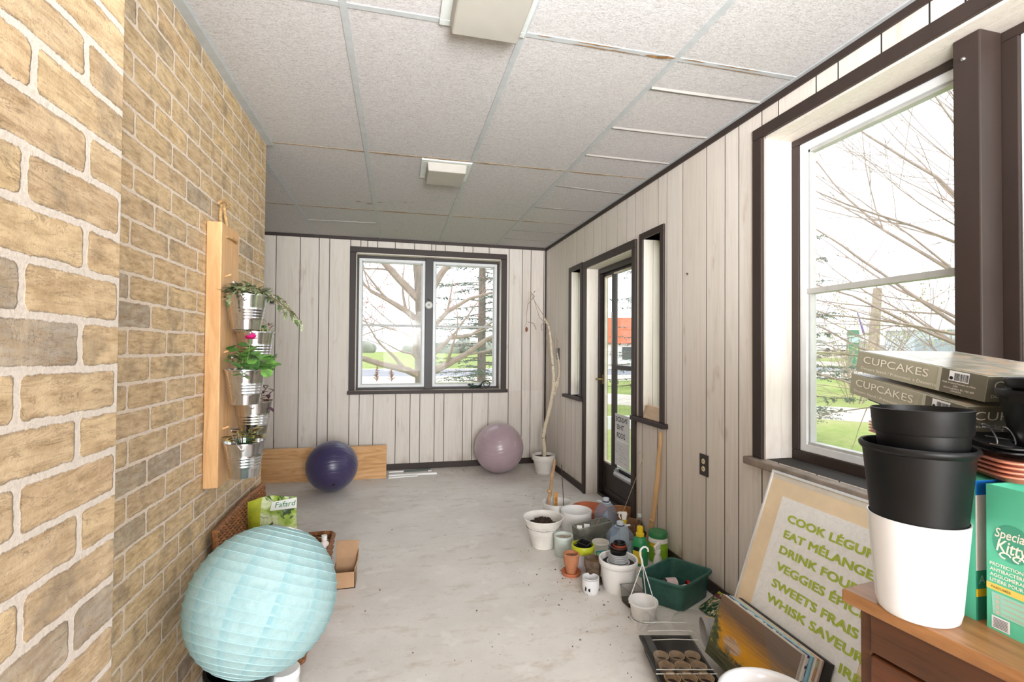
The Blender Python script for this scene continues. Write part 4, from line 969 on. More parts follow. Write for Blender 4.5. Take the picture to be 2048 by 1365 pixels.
# L terracotta pots on saucer
c=V2(.962,2.566); simple_pot('clay_saucer','orange clay saucer under the stack of terracotta pots','saucer',c,[(0,.004),(.044,.004),(.046,0),(.050,.002),(.056,.017),(.055,.020),(.051,.019),(.046,.007),(0,.007)],P((202,120,84),.8,var=.08,name='orange_clay'))
def terra(z,lab,rb,rr,h,dr=0):
    c2=c+V2(0,0,z); t=thing('terracotta_pot',lab,'terracotta pot',c2,'small terracotta pots nested on the saucer')
    mk('pot_body',MB().lathe([(0,.004),(rb*.7,.004),(rb,0),(rr-.005,h-.028),(rr-.001,h-.027),(rr+.001,h-.002),(rr-.001,h),(rr-.007,h),(rr-.010,h-.02),(rb-.003,.010),(0,.010)],c2,36),M_TERRA,t); return t
terra(.0075,'terracotta pot at the bottom of the stack on the clay saucer',.030,.0405,.078)
terra(.028,'terracotta pot in the middle of the stack on the clay saucer',.0305,.0425,.072)
tt=terra(.047,'topmost terracotta pot of the stack, crumbs of soil on its rim',.0305,.0445,.070)
mk('soil',MB().lathe([(0,.103),(.02,.105),(.034,.101)],c,18,jit=.06),P((140,96,74),.95,var=.3,scale=90,bump=.7,bscale=120,name='reddish_soil'),tt)
# M brown pot on dark saucer
c=V2(1.050,2.462); t=simple_pot('clay_pot','weathered dark brown clay pot with dry scraps in it, behind the cat pot','flowerpot',c,[(0,.004),(.034,.004),(.038,.002),(.041,.07),(.044,.085),(.047,.086),(.050,.12),(.049,.124),(.043,.123),(.040,.10),(.036,.012),(0,.012)],P((112,94,78),.85,var=.25,scale=30,bump=.3,name='mossy_brown_clay'))
mk('soil',MB().lathe([(0,.108),(.02,.106),(.0405,.103)],c,18,jit=.05),P((132,102,72),.95,var=.3,scale=80,bump=.6,name='dry_scraps'),t)
c2=V2(1.062,2.447); simple_pot('clay_saucer','dark grey saucer half hidden behind the cat pot','saucer',V2(1.03,2.50) if False else c,[(0,.001),(.050,.001),(.053,0),(.0565,.012),(.054,.013),(.049,.002)],P((92,84,76),.8,name='dark_saucer'))
# N chipped cat pot
c=V2(.991,2.356); t=thing('cat_pot','small white pot with a black-and-white cat drawn on it and a chip in the rim','flowerpot',c)
RN=lambda z:.037+.0075*min(1,z/.03)**.6*(1-.12*max(0,(z-.055)/.03))
n=56; m=MB(); prof=[(0,.0)]+[(RN(z),z) for z in (0,.004,.012,.025,.04,.055,.07,.080)]+[(RN(.08)-.0035,.080),(.040,.06),(.038,.01),(0,.006)]
m.lathe(prof,c,n); ang=math.atan2(c.y-.02,c.x); 
for v in m.v:
    d=v-c; a=(math.atan2(d.y,d.x)-ang+pi)%(2*pi)-pi
    if v.z>.076 and abs(a)<.30: v.z-=.016*(1-abs(a)/.30)
mk('pot_body',m,M_WHITEG,t,smooth=40)
def conemap(c,rad,a0,eps=.0007): 
    return lambda x,z: Vector(c)+Vector(((rad(z)+eps)*math.cos(a0+x/rad(z)),(rad(z)+eps)*math.sin(a0+x/rad(z)),z))
af=math.atan2(-c.y,-c.x)
mp=conemap(c,RN,af); b=MB(); k=24
b.add([mp(-.055+.11*i/k,.0745) for i in range(k+1)]+[mp(-.055+.11*i/k,.0762) for i in range(k+1)],[(i,i+1,k+2+i,k+1+i) for i in range(k)]); mk('rim_line',b,M_BLACK,t,smooth=0,label='thin black line under the rim')
b=MB()
for poly in ([(-.026,.040),(-.025,.026),(-.018,.032)],[(-.026,.036),(-.027,.020),(-.021,.016),(-.019,.030)],[(-.003,.034),(-.003,.018),(-.012,.029)],[(-.012,.029),(-.003,.026),(-.004,.016),(-.011,.021)],[(-.016,.017),(-.014,.017),(-.015,.0155)]):
    b.add([mp(q[0]*1.2+.002,q[1]*1.15) for q in poly],[tuple(range(len(poly)))])
for q0,q1 in (((-.015,.015),(-.012,.012)),((-.015,.015),(-.018,.012)),((-.022,.010),(-.020,.004)),((.0,.012),(.006,.006)),((.006,.006),(.004,.003))):
    b.add([mp(q0[0],q0[1]),mp(q0[0]+.0008,q0[1]),mp(q1[0]+.0008,q1[1]),mp(q1[0],q1[1])],[(0,1,2,3)])
tag(mk('cat_drawing',b,M_BLACK,t,smooth=0),kind='stuff')
# O large white pot with nests
c=V2(1.150,2.362); t=simple_pot('flower_pot','large white plastic pot in front, filled with nested small grey and black pots','flowerpot',c,
  [(0,.004),(.07,.004),(.076,0),(.079,.004),(.088,.06),(.0935,.126),(.0965,.128),(.101,.134),(.103,.152),(.1015,.159),(.097,.161),(.092,.157),(.089,.13),(.076,.02),(0,.02)],M_WHITEP,n=64)
cp=c+V2(.0,0,.0)
mk('liner',MB().lathe([(0,.118),(.06,.12),(.0885,.128),(.086,.131),(.06,.124)],c,32),M_BLACKP,t)
tt=thing('flower_pot','shallow dark pot lying inside the large white pot under the grey stack','flowerpot',c+V2(0,0,.122)) if False else None
for i in range(6):
    z=.124+.0085*i; r=.057-.0012*i-(.006 if i>0 else 0)
    o=thing('grey_pot',['lowest','second','third','fourth','fifth','topmost'][i]+' pale grey plastic pot of the stack nested in the large white pot','nested pot',cp+V2(0,0,z),'grey plastic pots stacked in the white pot')
    mk('pot_body',MB().lathe([(r-.012,z),(r-.003,z+.012),(r-.0025,z+.0145),(r+.0030,z+.0160),(r+.0032,z+.0195),(r-.001,z+.0205),(r-.004,z+.0195),(r-.006,z+.012),(r-.014,z+.001)],cp,40),P((196,198,202),.4,var=.03,name='pale_grey_plastic'),o)
def nest(z,r,h,mat,lab,dx=0,dy=0):
    q=cp+V2(dx,dy,0); o=thing('nursery_pot',lab,'nested pot',q+V2(0,0,z),'small dark pots stacked in the white pot')
    mk('pot_body',MB().lathe([(0,z),(r-.010,z),(r-.003,z+h-.010),(r,z+h-.009),(r,z+h),(r-.003,z+h),(r-.007,z+h-.012),(r-.012,z+.004),(0,z+.004)],q,36),mat,o)
nest(.184,.048,.030,M_BLACKP,'widest black pot on top of the grey stack in the large white pot')
nest(.197,.044,.028,P((70,40,34),.45,name='dark_brown_plastic'),'dark brown pot nested between black pots in the large white pot',.002,.002)
nest(.206,.036,.026,P((150,70,44),.5,name='terracotta_plastic'),'terracotta coloured plastic pot near the top of the nest in the large white pot',.008,.004)
nest(.214,.032,.026,M_BLACKP,'topmost small black pot of the nest in the large white pot',.010,.006)
# P smoky clear container
t=thing('clear_container','smoky clear square plastic container with dark soil in the bottom, beside the hanging pot','container',(1.125,2.195,0))
M_SMOKE=clear_mat('smoky_plastic',(.74,.74,.72),.2,.06)
P4=[V2(1.100,2.240),V2(1.187,2.237),V2(1.182,2.152),V2(1.108,2.160)]; cen=sum(P4,Vector())/4
def frus(h0,h1,k0,k1,flip=1): return [cen+(q-cen)*k0+V2(0,0,h0) for q in P4],[cen+(q-cen)*k1+V2(0,0,h1) for q in P4]
m=MB(); lo,hi=frus(.0015,.084,.82,1.0); m.add(lo+hi,[(0,1,2,3)]+[(i,(i+1)%4,4+(i+1)%4,4+i) for i in range(4)]); mk('container_body',m,M_SMOKE,t,smooth=0)
m=MB(); q=[cen+(p_-cen)*1.0+V2(0,0,.084) for p_ in P4]; m.tube(q+[q[0]],.0022,6); mk('rim',m,P((120,118,114),.4,name='smoky_rim'),t)
m=MB(); lo,hi=frus(.004,.026,.80,.85); m.prism(lo,hi); mk('soil',m,M_SOIL,t,smooth=0)
# Q white hanging pot
c=V2(1.134,2.066); t=simple_pot('hanging_pot','white hanging flowerpot with three straps and a hook, standing on the floor','flowerpot',c,[(0,.012),(.046,.012),(.050,.010),(.052,.014),(.061,.072),(.066,.078),(.0685,.085),(.0675,.089),(.064,.088),(.060,.078),(.050,.022),(0,.020)],M_WHITEP,n=56)
mk('drip_saucer',MB().lathe([(0,.002),(.056,.002),(.060,0),(.0635,.012),(.061,.013),(.057,.005),(0,.005)],c,40),M_WHITEG,t)
hub=c+V2(-.002,.004,.252)
for a in (2.9,.9,-1.1):
    p=c+V2(.066*math.cos(a),.066*math.sin(a),.080); mk('strap',MB().tube([p+V2(0,0,-.006),p+V2(0,0,.010),hub+V2(.003*math.cos(a),.003*math.sin(a),0)],.0023,6),M_WHITEG,t)
m=MB().tube([hub+V2(0,0,-.004),hub+V2(-.004,0,.025),hub+V2(-.012,0,.045),hub+V2(-.012,0,.066)]+[hub+V2(-.012+.020*(1-math.cos(q)),-.002,.066+.018*math.sin(q)) for q in (pi*.2,pi*.4,pi*.6,pi*.8,pi*.98,pi*1.1)],[.0055,.005,.0045,.0045,.0045,.0045,.0045,.0045,.004,.004],8); mk('hook',m,M_WHITEG,t)
# bottles
M_BLUEB=clear_mat('bluish_bottle_plastic',(.83,.89,.95),.2,.05,.20,(.55,.66,.82))
def jug(c,r,h,lab,tagdir):
    t=thing('water_jug',lab,'bottle',c,'big clear blue water jugs')
    pr=[(0,.006),(r*.6,.004),(r*.9,0),(r,.012),(r,.03)]
    for i in range(4):
        z=.03+.02*i; pr+=[(r-.003,z+.006),(r,z+.012),(r,z+.02)]
    hs=h*.55; pr+=[(r,hs),(r*.97,hs+.012),(r*.8,h*.72),(r*.45,h*.86),(.021,h*.90),(.019,h*.93),(.019,h-.018)]
    mk('bottle_body',MB().lathe(pr,c,40),M_BLUEB,t)
    mk('cap',MB().lathe([(.0185,h-.020),(.0215,h-.019),(.0215,h-.002),(.018,h),(0,h)],c,28),P((206,212,222),.4,name='pale_cap'),t)
    d=Vector((*tagdir,0)).normalized(); s=Vector((-d.y,d.x,0)); z=h-.026
    mk('neck_ring',MB().lathe([(.0195,z),(.0245,z+.001),(.0245,z+.004),(.0195,z+.006)],c,28),P((40,44,70),.4,name='navy_ring'),t)
    q=c+V2(0,0,z-.003); m=MB(); k=14; out=[q+d*.034*math.cos(a)+s*.030*math.sin(a) for a in [2*pi*i/k for i in range(k)]]
    m.lathe([(.020,0),(.033,-.002),(.033,-.0005),(.020,.0015)],q,24); m.prism([q+d*.028-s*.016,q+d*.062-s*.011+V2(0,0,.006),q+d*.062+s*.011+V2(0,0,.006),q+d*.028+s*.016],[q+d*.028-s*.016+V2(0,0,.002),q+d*.062-s*.011+V2(0,0,.008),q+d*.062+s*.011+V2(0,0,.008),q+d*.028+s*.016+V2(0,0,.002)])
    mk('handle_tag',m,P((214,218,222),.4,name='white_handle'),t,smooth=0)
jug(V2(1.41,3.09),.079,.24,'clear bluish water jug further back, beside the tan ribbed bowl',(-.75,.3))
jug(V2(1.341,2.73),.084,.21,'clear bluish water jug in front, a little water at its bottom, beside the green bottle',(.9,-.2))
def bottle_profile(r,h,nr,base=.0): return [(0,.004),(r*.7,.004),(r*.9,0),(r,.008),(r,h*.58),(r*.92,h*.68),(nr+.004,h*.85),(nr,h*.88),(nr,h*.94)]
c=V2(1.495,2.775); t=thing('soda_bottle','small clear plastic drink bottle standing before the coco-lined basket','bottle',c)
mk('bottle_body',MB().lathe(bottle_profile(.033,.228,.0115),c,30),clear_mat('clear_pet',(.88,.87,.86),.22,.05),t)
mk('cap',MB().lathe([(.012,.21),(.0145,.211),(.0145,.226),(.012,.228),(0,.228)],c,20),P((206,212,216),.4,name='pale_cap2'),t)
# spray bottles
def sprayer(c,h,body,lab,yaw_,collar,tilt=None):
    t=thing('spray_bottle',lab,'spray bottle',c)
    F=Matrix.Translation(c)@Matrix.Rotation(yaw_,4,'Z')
    if tilt: F=F@Matrix.Rotation(tilt,4,'Y')
    hb=h*.66
    m=MB().lathe([(0,0),(.028,0),(.031,.004),(.031,hb*.6),(.024,hb*.82),(.013,hb*.94),(.013,hb)],(0,0,0),30,sy=.72).xf(F); mk('bottle_body',m,body,t)
    m=MB().lathe([(.0125,hb-.004),(.016,hb-.003),(.016,hb+.016),(.011,hb+.018),(0,hb+.018)],(0,0,0),24).xf(F); mk('collar',m,collar,t)
    m=MB(); z=hb+.016
    m.prism([(-.012,-.010,z),(.012,-.010,z),(.012,.010,z),(-.012,.010,z)],[(-.020,-.010,z+h*.17),(.016,-.009,z+h*.17),(.016,.009,z+h*.17),(-.020,.010,z+h*.17)])
    m.prism([(-.020,-.010,z+h*.17),(.046,-.008,z+h*.15),(.046,.008,z+h*.15),(-.020,.010,z+h*.17)],[(-.014,-.006,z+h*.24),(.040,-.006,z+h*.20),(.040,.006,z+h*.20),(-.014,.006,z+h*.24)])
    m.xf(F); mk('spray_head',m,M_WHITEP,t,smooth=0,bevel=.003)
    m=MB().tube([(.030,0,z+h*.15),(.034,0,z+h*.08),(.022,0,z+h*.0)],[.005,.005,.003],8).xf(F); mk('trigger',m,M_WHITEP,t)
    return t
sprayer(V2(1.436,2.867),.225,P((232,228,214),.4,name='cream_plastic'),'white trigger spray bottle with a yellow collar behind the nearer water jug',2.4,P((236,204,40),.4,name='yellow_plastic'))
sprayer(V2(1.452,2.482),.168,P((232,232,228),.4,name='white_spray_plastic'),'white trigger spray bottle in front of the green-lidded jar',-2.5,M_WHITEP)
# R green bottle
c=V2(1.400,2.592); t=thing('plant_food_bottle','green plastic bottle with a yellow cap and a loop handle, beside the nearer water jug','bottle',c)
F=Matrix.Translation(c)@Matrix.Rotation(-.5,4,'Z')
m=MB().lathe([(0,0),(.042,0),(.046,.005),(.047,.09),(.044,.125),(.032,.158),(.017,.170),(.017,.178)],(0,0,0),40,sy=.66).xf(F); mk('bottle_body',m,P((48,150,92),.35,var=.05,name='green_plastic'),t)
m=MB().lathe([(.017,.166),(.024,.168),(.024,.184),(.019,.188),(.018,.222),(.014,.225),(0,.225)],(0,0,0),28).xf(F); mk('cap',m,P((240,208,36),.35,name='yellow_cap'),t,label='yellow cap')
m=MB(); g=lambda x,z: F@Vector((x,-.66*math.sqrt(max(0,.0475**2-x*x))-.0006,z))
xs=[-.040+.052*i/8 for i in range(9)]; m.add([g(x,.018) for x in xs]+[g(x,.088) for x in xs],[(i,i+1,10+i,9+i) for i in range(8)]); mk('label_panel',m,P((236,204,54),.4,var=.06,name='yellow_label'),t,smooth=0,label='yellow label')
m=MB(); xs=[-.036+.030*i/6 for i in range(7)]; g2=lambda x,z: F@Vector((x,-.66*math.sqrt(max(0,.0475**2-x*x))-.0012,z)); m.add([g2(x,.090) for x in xs]+[g2(x,.112-.0*x) for x in xs],[(i,i+1,8+i,7+i) for i in range(6)]); mk('label_band',m,M_BLACK,t,smooth=0,label='black label band')
# S green lidded jar
c=V2(1.532,2.616); t=thing('plant_food_jar','white jar with a green lid and a green and yellow label by the right wall','jar',c)
mk('jar_body',MB().lathe([(0,0),(.052,0),(.056,.004),(.056,.125),(.054,.140),(.048,.148)],c,44),M_WHITEP,t)
mk('label_wrap',MB().lathe([(.0566,.008),(.0568,.009),(.0568,.04),(.0574,.042),(.0568,.045),(.0568,.078),(.0574,.08),(.0568,.083),(.0568,.118),(.0566,.119)],c,44),P((140,190,44),.4,var=.08,scale=22,name='lime_label'),t,label='lime green label')
mp=conemap(c,lambda z:.0568,math.atan2(-c.y,-c.x)); b=MB(); k=10
for (x0,x1,z0,z1) in ((-.052,-.006,.098,.120),): b.add([mp(x0+(x1-x0)*i/k,z0) for i in range(k+1)]+[mp(x0+(x1-x0)*i/k,z1) for i in range(k+1)],[(i,i+1,k+2+i,k+1+i) for i in range(k)])
mk('label_panel',b,P((240,200,50),.4,name='label_yellow'),t,smooth=0,label='yellow panel')
b=MB(); b.add([mp(-.026+.02*i/6,.060) for i in range(7)]+[mp(-.026+.02*i/6,.098) for i in range(7)],[(i,i+1,8+i,7+i) for i in range(6)]); mk('label_picture',b,P((206,206,170),.4,var=.35,scale=130,name='label_picture'),t,smooth=0)
mk('lid',MB().lathe([(.046,.146),(.0555,.147),(.0555,.172),(.052,.178),(.035,.181),(0,.181)],c,44),P((56,134,84),.4,var=.06,name='green_lid'),t,label='green lid')
# V coco basket on a wire hanger hooked toward the wall
c=V2(1.530,2.965); t=thing('hanging_basket','brown coco-lined hanging basket with a wire hanger leaning on the wall','hanging basket',c)
mk('basket_body',MB().lathe([(0,.004),(.052,.004),(.058,.02),(.072,.105),(.074,.112),(.066,.112),(.052,.03),(0,.03)],c,40,jit=.012),P((150,112,84),.95,var=.25,scale=70,bump=.8,bscale=110,name='coco_fibre'),t)
hook=Vector((1.588,2.925,.50))
m=MB()
for a in (2.6,.3,-1.4): 
    p=c+V2(.070*math.cos(a),.070*math.sin(a),.108); mk('wire',MB().tube([p,hook],.0013,5),P((206,186,150),.5,name='straw_wire'),t)
m.tube([hook,hook+V2(.004,-.004,.035),hook+V2(.006,-.02,.066),hook+V2(.004,.0,.082),hook+V2(.002,.026,.076),hook+V2(.0,.036,.066)],.0022,6); m.tube([hook+V2(0,.02,-.004),hook+V2(0,-.02,-.004)],.0025,6); mk('hook',m,P((206,186,150),.5,name='straw_wire'),t)
# long stick against the wall
m=MB().tube([(1.548,2.795,.0),(1.553,2.745,.12),(1.562,2.722,.24),(1.574,2.716,.36),(1.581,2.702,.48),(1.587,2.700,.60),(1.590,2.690,.70),(1.592,2.695,.755)],[.020,.019,.017,.0165,.016,.014,.0135,.012],10)
m.sphere((1.556,2.728,.20),.0195,8,6); m.sphere((1.585,2.706,.55),.0165,8,6)
o=mk('walking_stick',m,P((206,168,124),.75,var=.12,scale=16,bump=.4,bscale=40,name='debarked_wood',streak=(1,1,.2)),loc=(1.548,2.795,0)); tag(o,'thick debarked stick leaning on the wall below the narrow sidelight','stick')
# H clear planter tray
t=thing('clear_planter','long smoky clear plastic planter with plant tags, in the middle of the pot group','planter',(1.22,2.89,0))
Q4=[V2(1.088,2.895),V2(1.335,2.960),V2(1.366,2.895),V2(1.108,2.822)]; cen=sum(Q4,Vector())/4
lo=[cen+(q-cen)*.86+V2(0,0,.0015) for q in Q4]; hi=[q+V2(0,0,z) for q,z in zip(Q4,(.150,.156,.150,.142))]
M_SMK2=clear_mat('cloudy_planter_plastic',(.62,.63,.58),.16,.12,.24,(.52,.52,.47))
m=MB(); m.add(lo+hi,[(0,1,2,3)]+[(i,(i+1)%4,4+(i+1)%4,4+i) for i in range(4)]); mk('planter_body',m,M_SMK2,t,smooth=0,solid=.002)
m=MB(); m.tube(hi+[hi[0]],.0025,6); mk('rim',m,P((150,150,140),.4,name='cloudy_rim'),t)
m=MB(); lo2=[cen+(q-cen)*.84+V2(0,0,.004) for q in Q4]; hi2=[cen+(q-cen)*.92+V2(0,0,.095) for q in Q4]; m.prism(lo2,hi2); mk('soil',m,P((128,120,98),.95,var=.3,scale=50,bump=.7,name='pale_old_soil'),t,smooth=0)
def ptag(base,top,w,mats,lab):
    base=Vector(base);top=Vector(top); s=Vector((.93,-.36,0)); o=thing('plant_tag',lab,'plant tag',base)
    k=base+(top-base)*.5; m=MB().prism([base-s*w*.2,base+s*w*.2,k+s*w*.5,k-s*w*.5],[q+V2(.0006,.001,0) for q in (base-s*w*.2,base+s*w*.2,k+s*w*.5,k-s*w*.5)]); mk('lower_half',m,mats[0],o,smooth=0)
    m=MB().prism([k-s*w*.5,k+s*w*.5,top+s*w*.5,top-s*w*.5],[q+V2(.0006,.001,0) for q in (k-s*w*.5,k+s*w*.5,top+s*w*.5,top-s*w*.5)]); mk('upper_half',m,mats[1],o,smooth=0)
ptag((1.125,2.845,.096),(1.118,2.840,.162),.032,(P((170,96,150),.4,name='purple_print'),M_WHITEP),'purple and white plant tag stuck in the clear planter')
ptag((1.180,2.865,.096),(1.176,2.862,.158),.036,(M_WHITEP,M_WHITEP),'plain white plant tag stuck in the clear planter')
o=mk('twig',MB().tube([(1.205,2.868,.098),(1.262,2.89,.150),(1.285,2.905,.168)],[.003,.0025,.002],6),P((176,132,92),.7,name='tan_twig'),loc=(1.205,2.868,.098)); tag(o,'thin tan twig stuck slantwise in the clear planter','twig')
# green tub and bottles
t=thing('green_tub','dark green plastic tub by the right wall holding two empty bottles','tub',(1.40,2.18,0))
T4=[V2(1.181,2.233),V2(1.467,2.372),V2(1.597,2.178),V2(1.336,2.047)]; cen=sum(T4,Vector())/4
def rr4(k,z,r=.035,n=6):
    out=[]
    for i in range(4):
        p=cen+(T4[i]-cen)*k; a=cen+(T4[i-1]-cen)*k; b=cen+(T4[(i+1)%4]-cen)*k
        da=(a-p).normalized()*r; db=(b-p).normalized()*r
        for q in range(n+1):
            u=q/n; out.append(p+da*(1-u)**2+db*u**2+V2(0,0,z))
    return out
loops=[rr4(.80,.002),rr4(.82,0),rr4(.85,.006),rr4(.915,.118),rr4(.985,.120),rr4(1.0,.124),rr4(1.0,.133),rr4(.985,.136),rr4(.92,.133),rr4(.90,.12),rr4(.84,.012),rr4(.80,.010)]
k=len(loops[0]); m=MB(); vs=[q for l in loops for q in l]; fs=[(i*k+j,i*k+(j+1)%k,(i+1)*k+(j+1)%k,(i+1)*k+j) for i in range(len(loops)-1) for j in range(k)]
fs.append(tuple(reversed(range(k)))); fs.append(tuple((len(loops)-1)*k+j for j in range(k))); m.add(vs,fs)
mk('tub_body',m,P((56,104,96),.5,var=.16,scale=16,name='dusty_dark_green_plastic'),t,smooth=40)
def lying(c0,c1,r,lab,labelcol,cap):
    c0=Vector(c0);c1=Vector(c1); d=(c1-c0); L=d.length; d.normalize(); t=thing('empty_bottle',lab,'bottle',(c0+c1)/2-V2(0,0,r),'empty clear bottles in the green tub')
    ex=d.orthogonal().normalized(); ey=d.cross(ex); fr=(ex,ey,d)
    pr=[(0,.004),(r*.8,0),(r,.008)]
    for i in range(6): pr+=[(r-.0015,.012+L*.03*i),(r,.012+L*.03*(i+.5))]
    pr+=[(r,L*.58),(r*.85,L*.7),(.012,L*.87),(.012,L*.92)]
    mk('bottle_body',MB().lathe(pr,c0,30,frame=fr),clear_mat('clear_pet2',(.86,.88,.90),.25,.05),t)
    mk('cap',MB().lathe([(.0125,L*.90),(.015,L*.905),(.015,L-.002),(.012,L),(0,L)],c0,20,frame=fr),P((196,44,56),.4,name='red_cap') if cap else M_WHITEP,t,label='red cap' if cap else None)
    mk('label_wrap',MB().lathe([(r+.0004,L*.24),(r+.0006,L*.56)],c0,30,frame=fr),labelcol,t)
    return t,c0,d,r,L
lying((1.325,2.262,.046),(1.500,2.248,.043),.032,'empty clear bottle with a pale label, at the back of the green tub',P((226,206,206),.5,var=.1,scale=60,name='pale_pink_label'),True)
t,c0,d,r,L=lying((1.345,2.150,.045),(1.510,2.195,.043),.032,'empty bottle with white label reading evian, nearer one in the green tub',M_WHITEP,True)
b=MB(); up=Vector((0,0,1)); sd=up.cross(d).normalized()
def cyl(x,y):
    a=y/r+.75; return c0+d*(L*.28+x)+(sd*-math.cos(a)*-1*-1+up*math.sin(a))*(r+.0011) if False else c0+d*(L*.27+x)+(-sd*math.cos(a)*1.0+up*math.sin(a))*(r+.0011)
if sd.y<0: sd=-sd
lettering(b,'evian',cyl,.014,.040,0,0,.02); mk('lettering',b,P((216,60,70),.5,name='red_print'),t,smooth=0)
# bulb bag
t=thing('bulb_bag','seed packet with green plant picture and maroon band, leaning by the green tub','seed packet',(1.50,2.03,0))
o3=Vector((1.440,2.088,.004)); ea=Vector((.014,-.14,.0)).normalized(); eb=Vector((.135,.02,.055)).normalized(); en=ea.cross(eb).normalized()
w_,h_=.140,.145
m=MB(); nx,ny=8,10
for s in (1,-1):
    for i in range(ny+1):
        for j in range(nx+1):
            u=j/nx;v=i/ny; th=.014*math.sin(pi*u)*math.sin(pi*v)+.0006; m.v.append(o3+ea*(u*w_)+eb*(v*h_)+en*(s*th)+V2(0,0,.004))
S_=(nx+1)*(ny+1)
for s in (0,1):
    for i in range(ny):
        for j in range(nx):
            a=s*S_+i*(nx+1)+j; q=[a,a+1,a+nx+2,a+nx+1]; m.f.append(q if s==0 else q[::-1]); m.mi.append(1 if i==7 or i==8 else (2 if i==9 else 0))
def m_leafprint():
    n=N('leek_picture_print'); co=n.coord(); g=n.noise(n.mapping(co,(10,26,10),rot=(.3,.5,.6)),2,3,.6,1.5)
    c=n.ramp(g,[(.36,lin((34,60,48))),(.5,lin((58,92,64))),(.56,lin((206,190,150))),(.7,lin((226,214,186)))]); return n.done(n.bsdf(c,.25,0,None,.5))
mk('packet_body',m,[m_leafprint(),P((104,36,44),.3,name='maroon_band'),P((190,196,60),.3,var=.2,scale=60,name='lime_border')],t,smooth=60)
if en.z<0: en=-en
mp=lambda x,y: o3+ea*x+eb*y+en*(.0012+.0145*math.sin(pi*min(1,max(0,x/w_)))*math.sin(pi*min(1,max(0,y/h_))))+V2(0,0,.0045)
b=MB(); b.add([mp(.065,.085),mp(.095,.085),mp(.095,.108),mp(.065,.108)],[(0,1,2,3)]); mk('price_sticker',b,P((206,216,226),.5,name='pale_sticker'),t,smooth=0)
b=MB()
for q in range(9): b.add([mp(.03+.011*q,.117),mp(.037+.011*q,.117),mp(.036+.011*q,.128),mp(.031+.011*q,.128)],[(0,1,2,3)])
tag(mk('print',b,P((226,206,196),.5,name='print_white'),t,smooth=0),kind='stuff')

# ---- outlet and switch on the right wall
def wallplate(name,lab,y,z,w,h,kind):
    t=thing(name,lab,'outlet' if kind=='outlet' else 'switch',(XR,y,z))
    mk('plate',MB().box((XR-.006,y-w/2,z-h/2),(XR,y+w/2,z+h/2)),P((46,38,36),.35,name='dark_wall_plate'),t,smooth=0,bevel=.002)
    if kind=='outlet':
        for dz in (.02,-.02):
            m=MB().lathe([(0,.004),(.0135,.0035),(.015,0)],(XR-.006,y,z+dz),24,frame=(Vector((0,1,0)),Vector((0,0,1)),Vector((-1,0,0))),sx=.95)
            o=mk('receptacle',m,P((214,200,160),.45,name='ivory_receptacle'),t,label='ivory receptacle')
            m=MB()
            for dy in (-.005,.005): m.box((XR-.0106,y+dy-.001,z+dz-.003),(XR-.0098,y+dy+.001,z+dz+.005))
            ORG[o.name]=ORG[t.name]; mk('slots',m,M_BLACK,o,smooth=0)
    else:
        m=MB().box((XR-.012,y-.004,z-.008),(XR-.005,y+.004,z+.008)); mk('toggle',m,P((60,50,46),.4,name='dark_toggle'),t,smooth=0)
        m=MB().box((XR-.0068,y-.012,z+.012),(XR-.006,y+.012,z+.022)); mk('screw',m,M_WIRE,t,smooth=0)
wallplate('wall_outlet','dark wall outlet with two ivory sockets, left of the large window',2.278,.648,.072,.115,'outlet')
wallplate('light_switch','dark light switch plate behind the birch branch',4.70,1.215,.078,.12,'switch')
o=mk('hook_nail',MB().tube([(XR,2.43,1.70),(XR-.012,2.425,1.705),(XR-.016,2.42,1.70),(XR-.014,2.415,1.69)],.0022,6),M_TRIM,loc=(XR,2.43,1.70)); tag(o,'tiny bent nail high on the right wall panelling','nail')
# wood block and bottle on the sidelight sills
o=mk('wood_block',MB().prism([(1.60,2.72,.811),(1.655,2.72,.811),(1.655,2.93,.811),(1.60,2.93,.811)],[(1.62,2.72,.895),(1.655,2.72,.895),(1.655,2.93,.895),(1.62,2.93,.895)]),M_BLOCK,loc=(1.63,2.82,.811),smooth=0,bevel=.002); tag(o,'raw wood block on the sill of the narrow sidelight right of the door','wood block')
c=V2(1.66,4.20,.831); t=thing('clear_bottle','clear plastic bottle on the sill of the sidelight left of the door','bottle',c)
mk('bottle_body',MB().lathe(bottle_profile(.034,.19,.012),c,24),clear_mat('clear_pet3',(.92,.93,.95),.22,.05),t); mk('cap',MB().lathe([(.013,.172),(.0145,.173),(.0145,.188),(0,.19)],c,16),M_WHITEP,t)
# ---- framed poster leaning on the sill
TH=math.radians(20); PE1=Vector((0,-1,0)); PE2=Vector((-math.sin(TH),0,-math.cos(TH))); PN=PE1.cross(PE2)
PO=Vector((1.55,1.725,.763)); 
if PN.x>0: PN=-PN
pw,ph=.60,.808
pm=lambda u,v,o=0: PO+PE1*u+PE2*v+PN*o
t=thing('framed_poster','large white framed poster of green cooking words, leaning under the window','framed poster',pm(.3,ph,-.01))
def slab(u0,u1,v0,v1,o0,o1): return MB().prism([pm(u0,v0,o0),pm(u1,v0,o0),pm(u1,v1,o0),pm(u0,v1,o0)],[pm(u0,v0,o1),pm(u1,v0,o1),pm(u1,v1,o1),pm(u0,v1,o1)])
mk('backing',slab(.004,pw-.004,.004,ph-.004,-.014,0),P((244,222,188),.6,var=.05,scale=10,name='tan_mat_board'),t,smooth=0)
for a in ((0,pw,0,.010),(0,pw,ph-.010,ph),(0,.008,.010,ph-.010),(pw-.008,pw,.010,ph-.010)): mk('frame_rail',slab(*a,-.018,.006),M_ALU,t,smooth=0,bevel=.001)
mk('mat_edge',slab(.008,pw-.008,.010,.030,0,.0008),P((222,214,200),.6,name='pale_mat'),t,smooth=0)
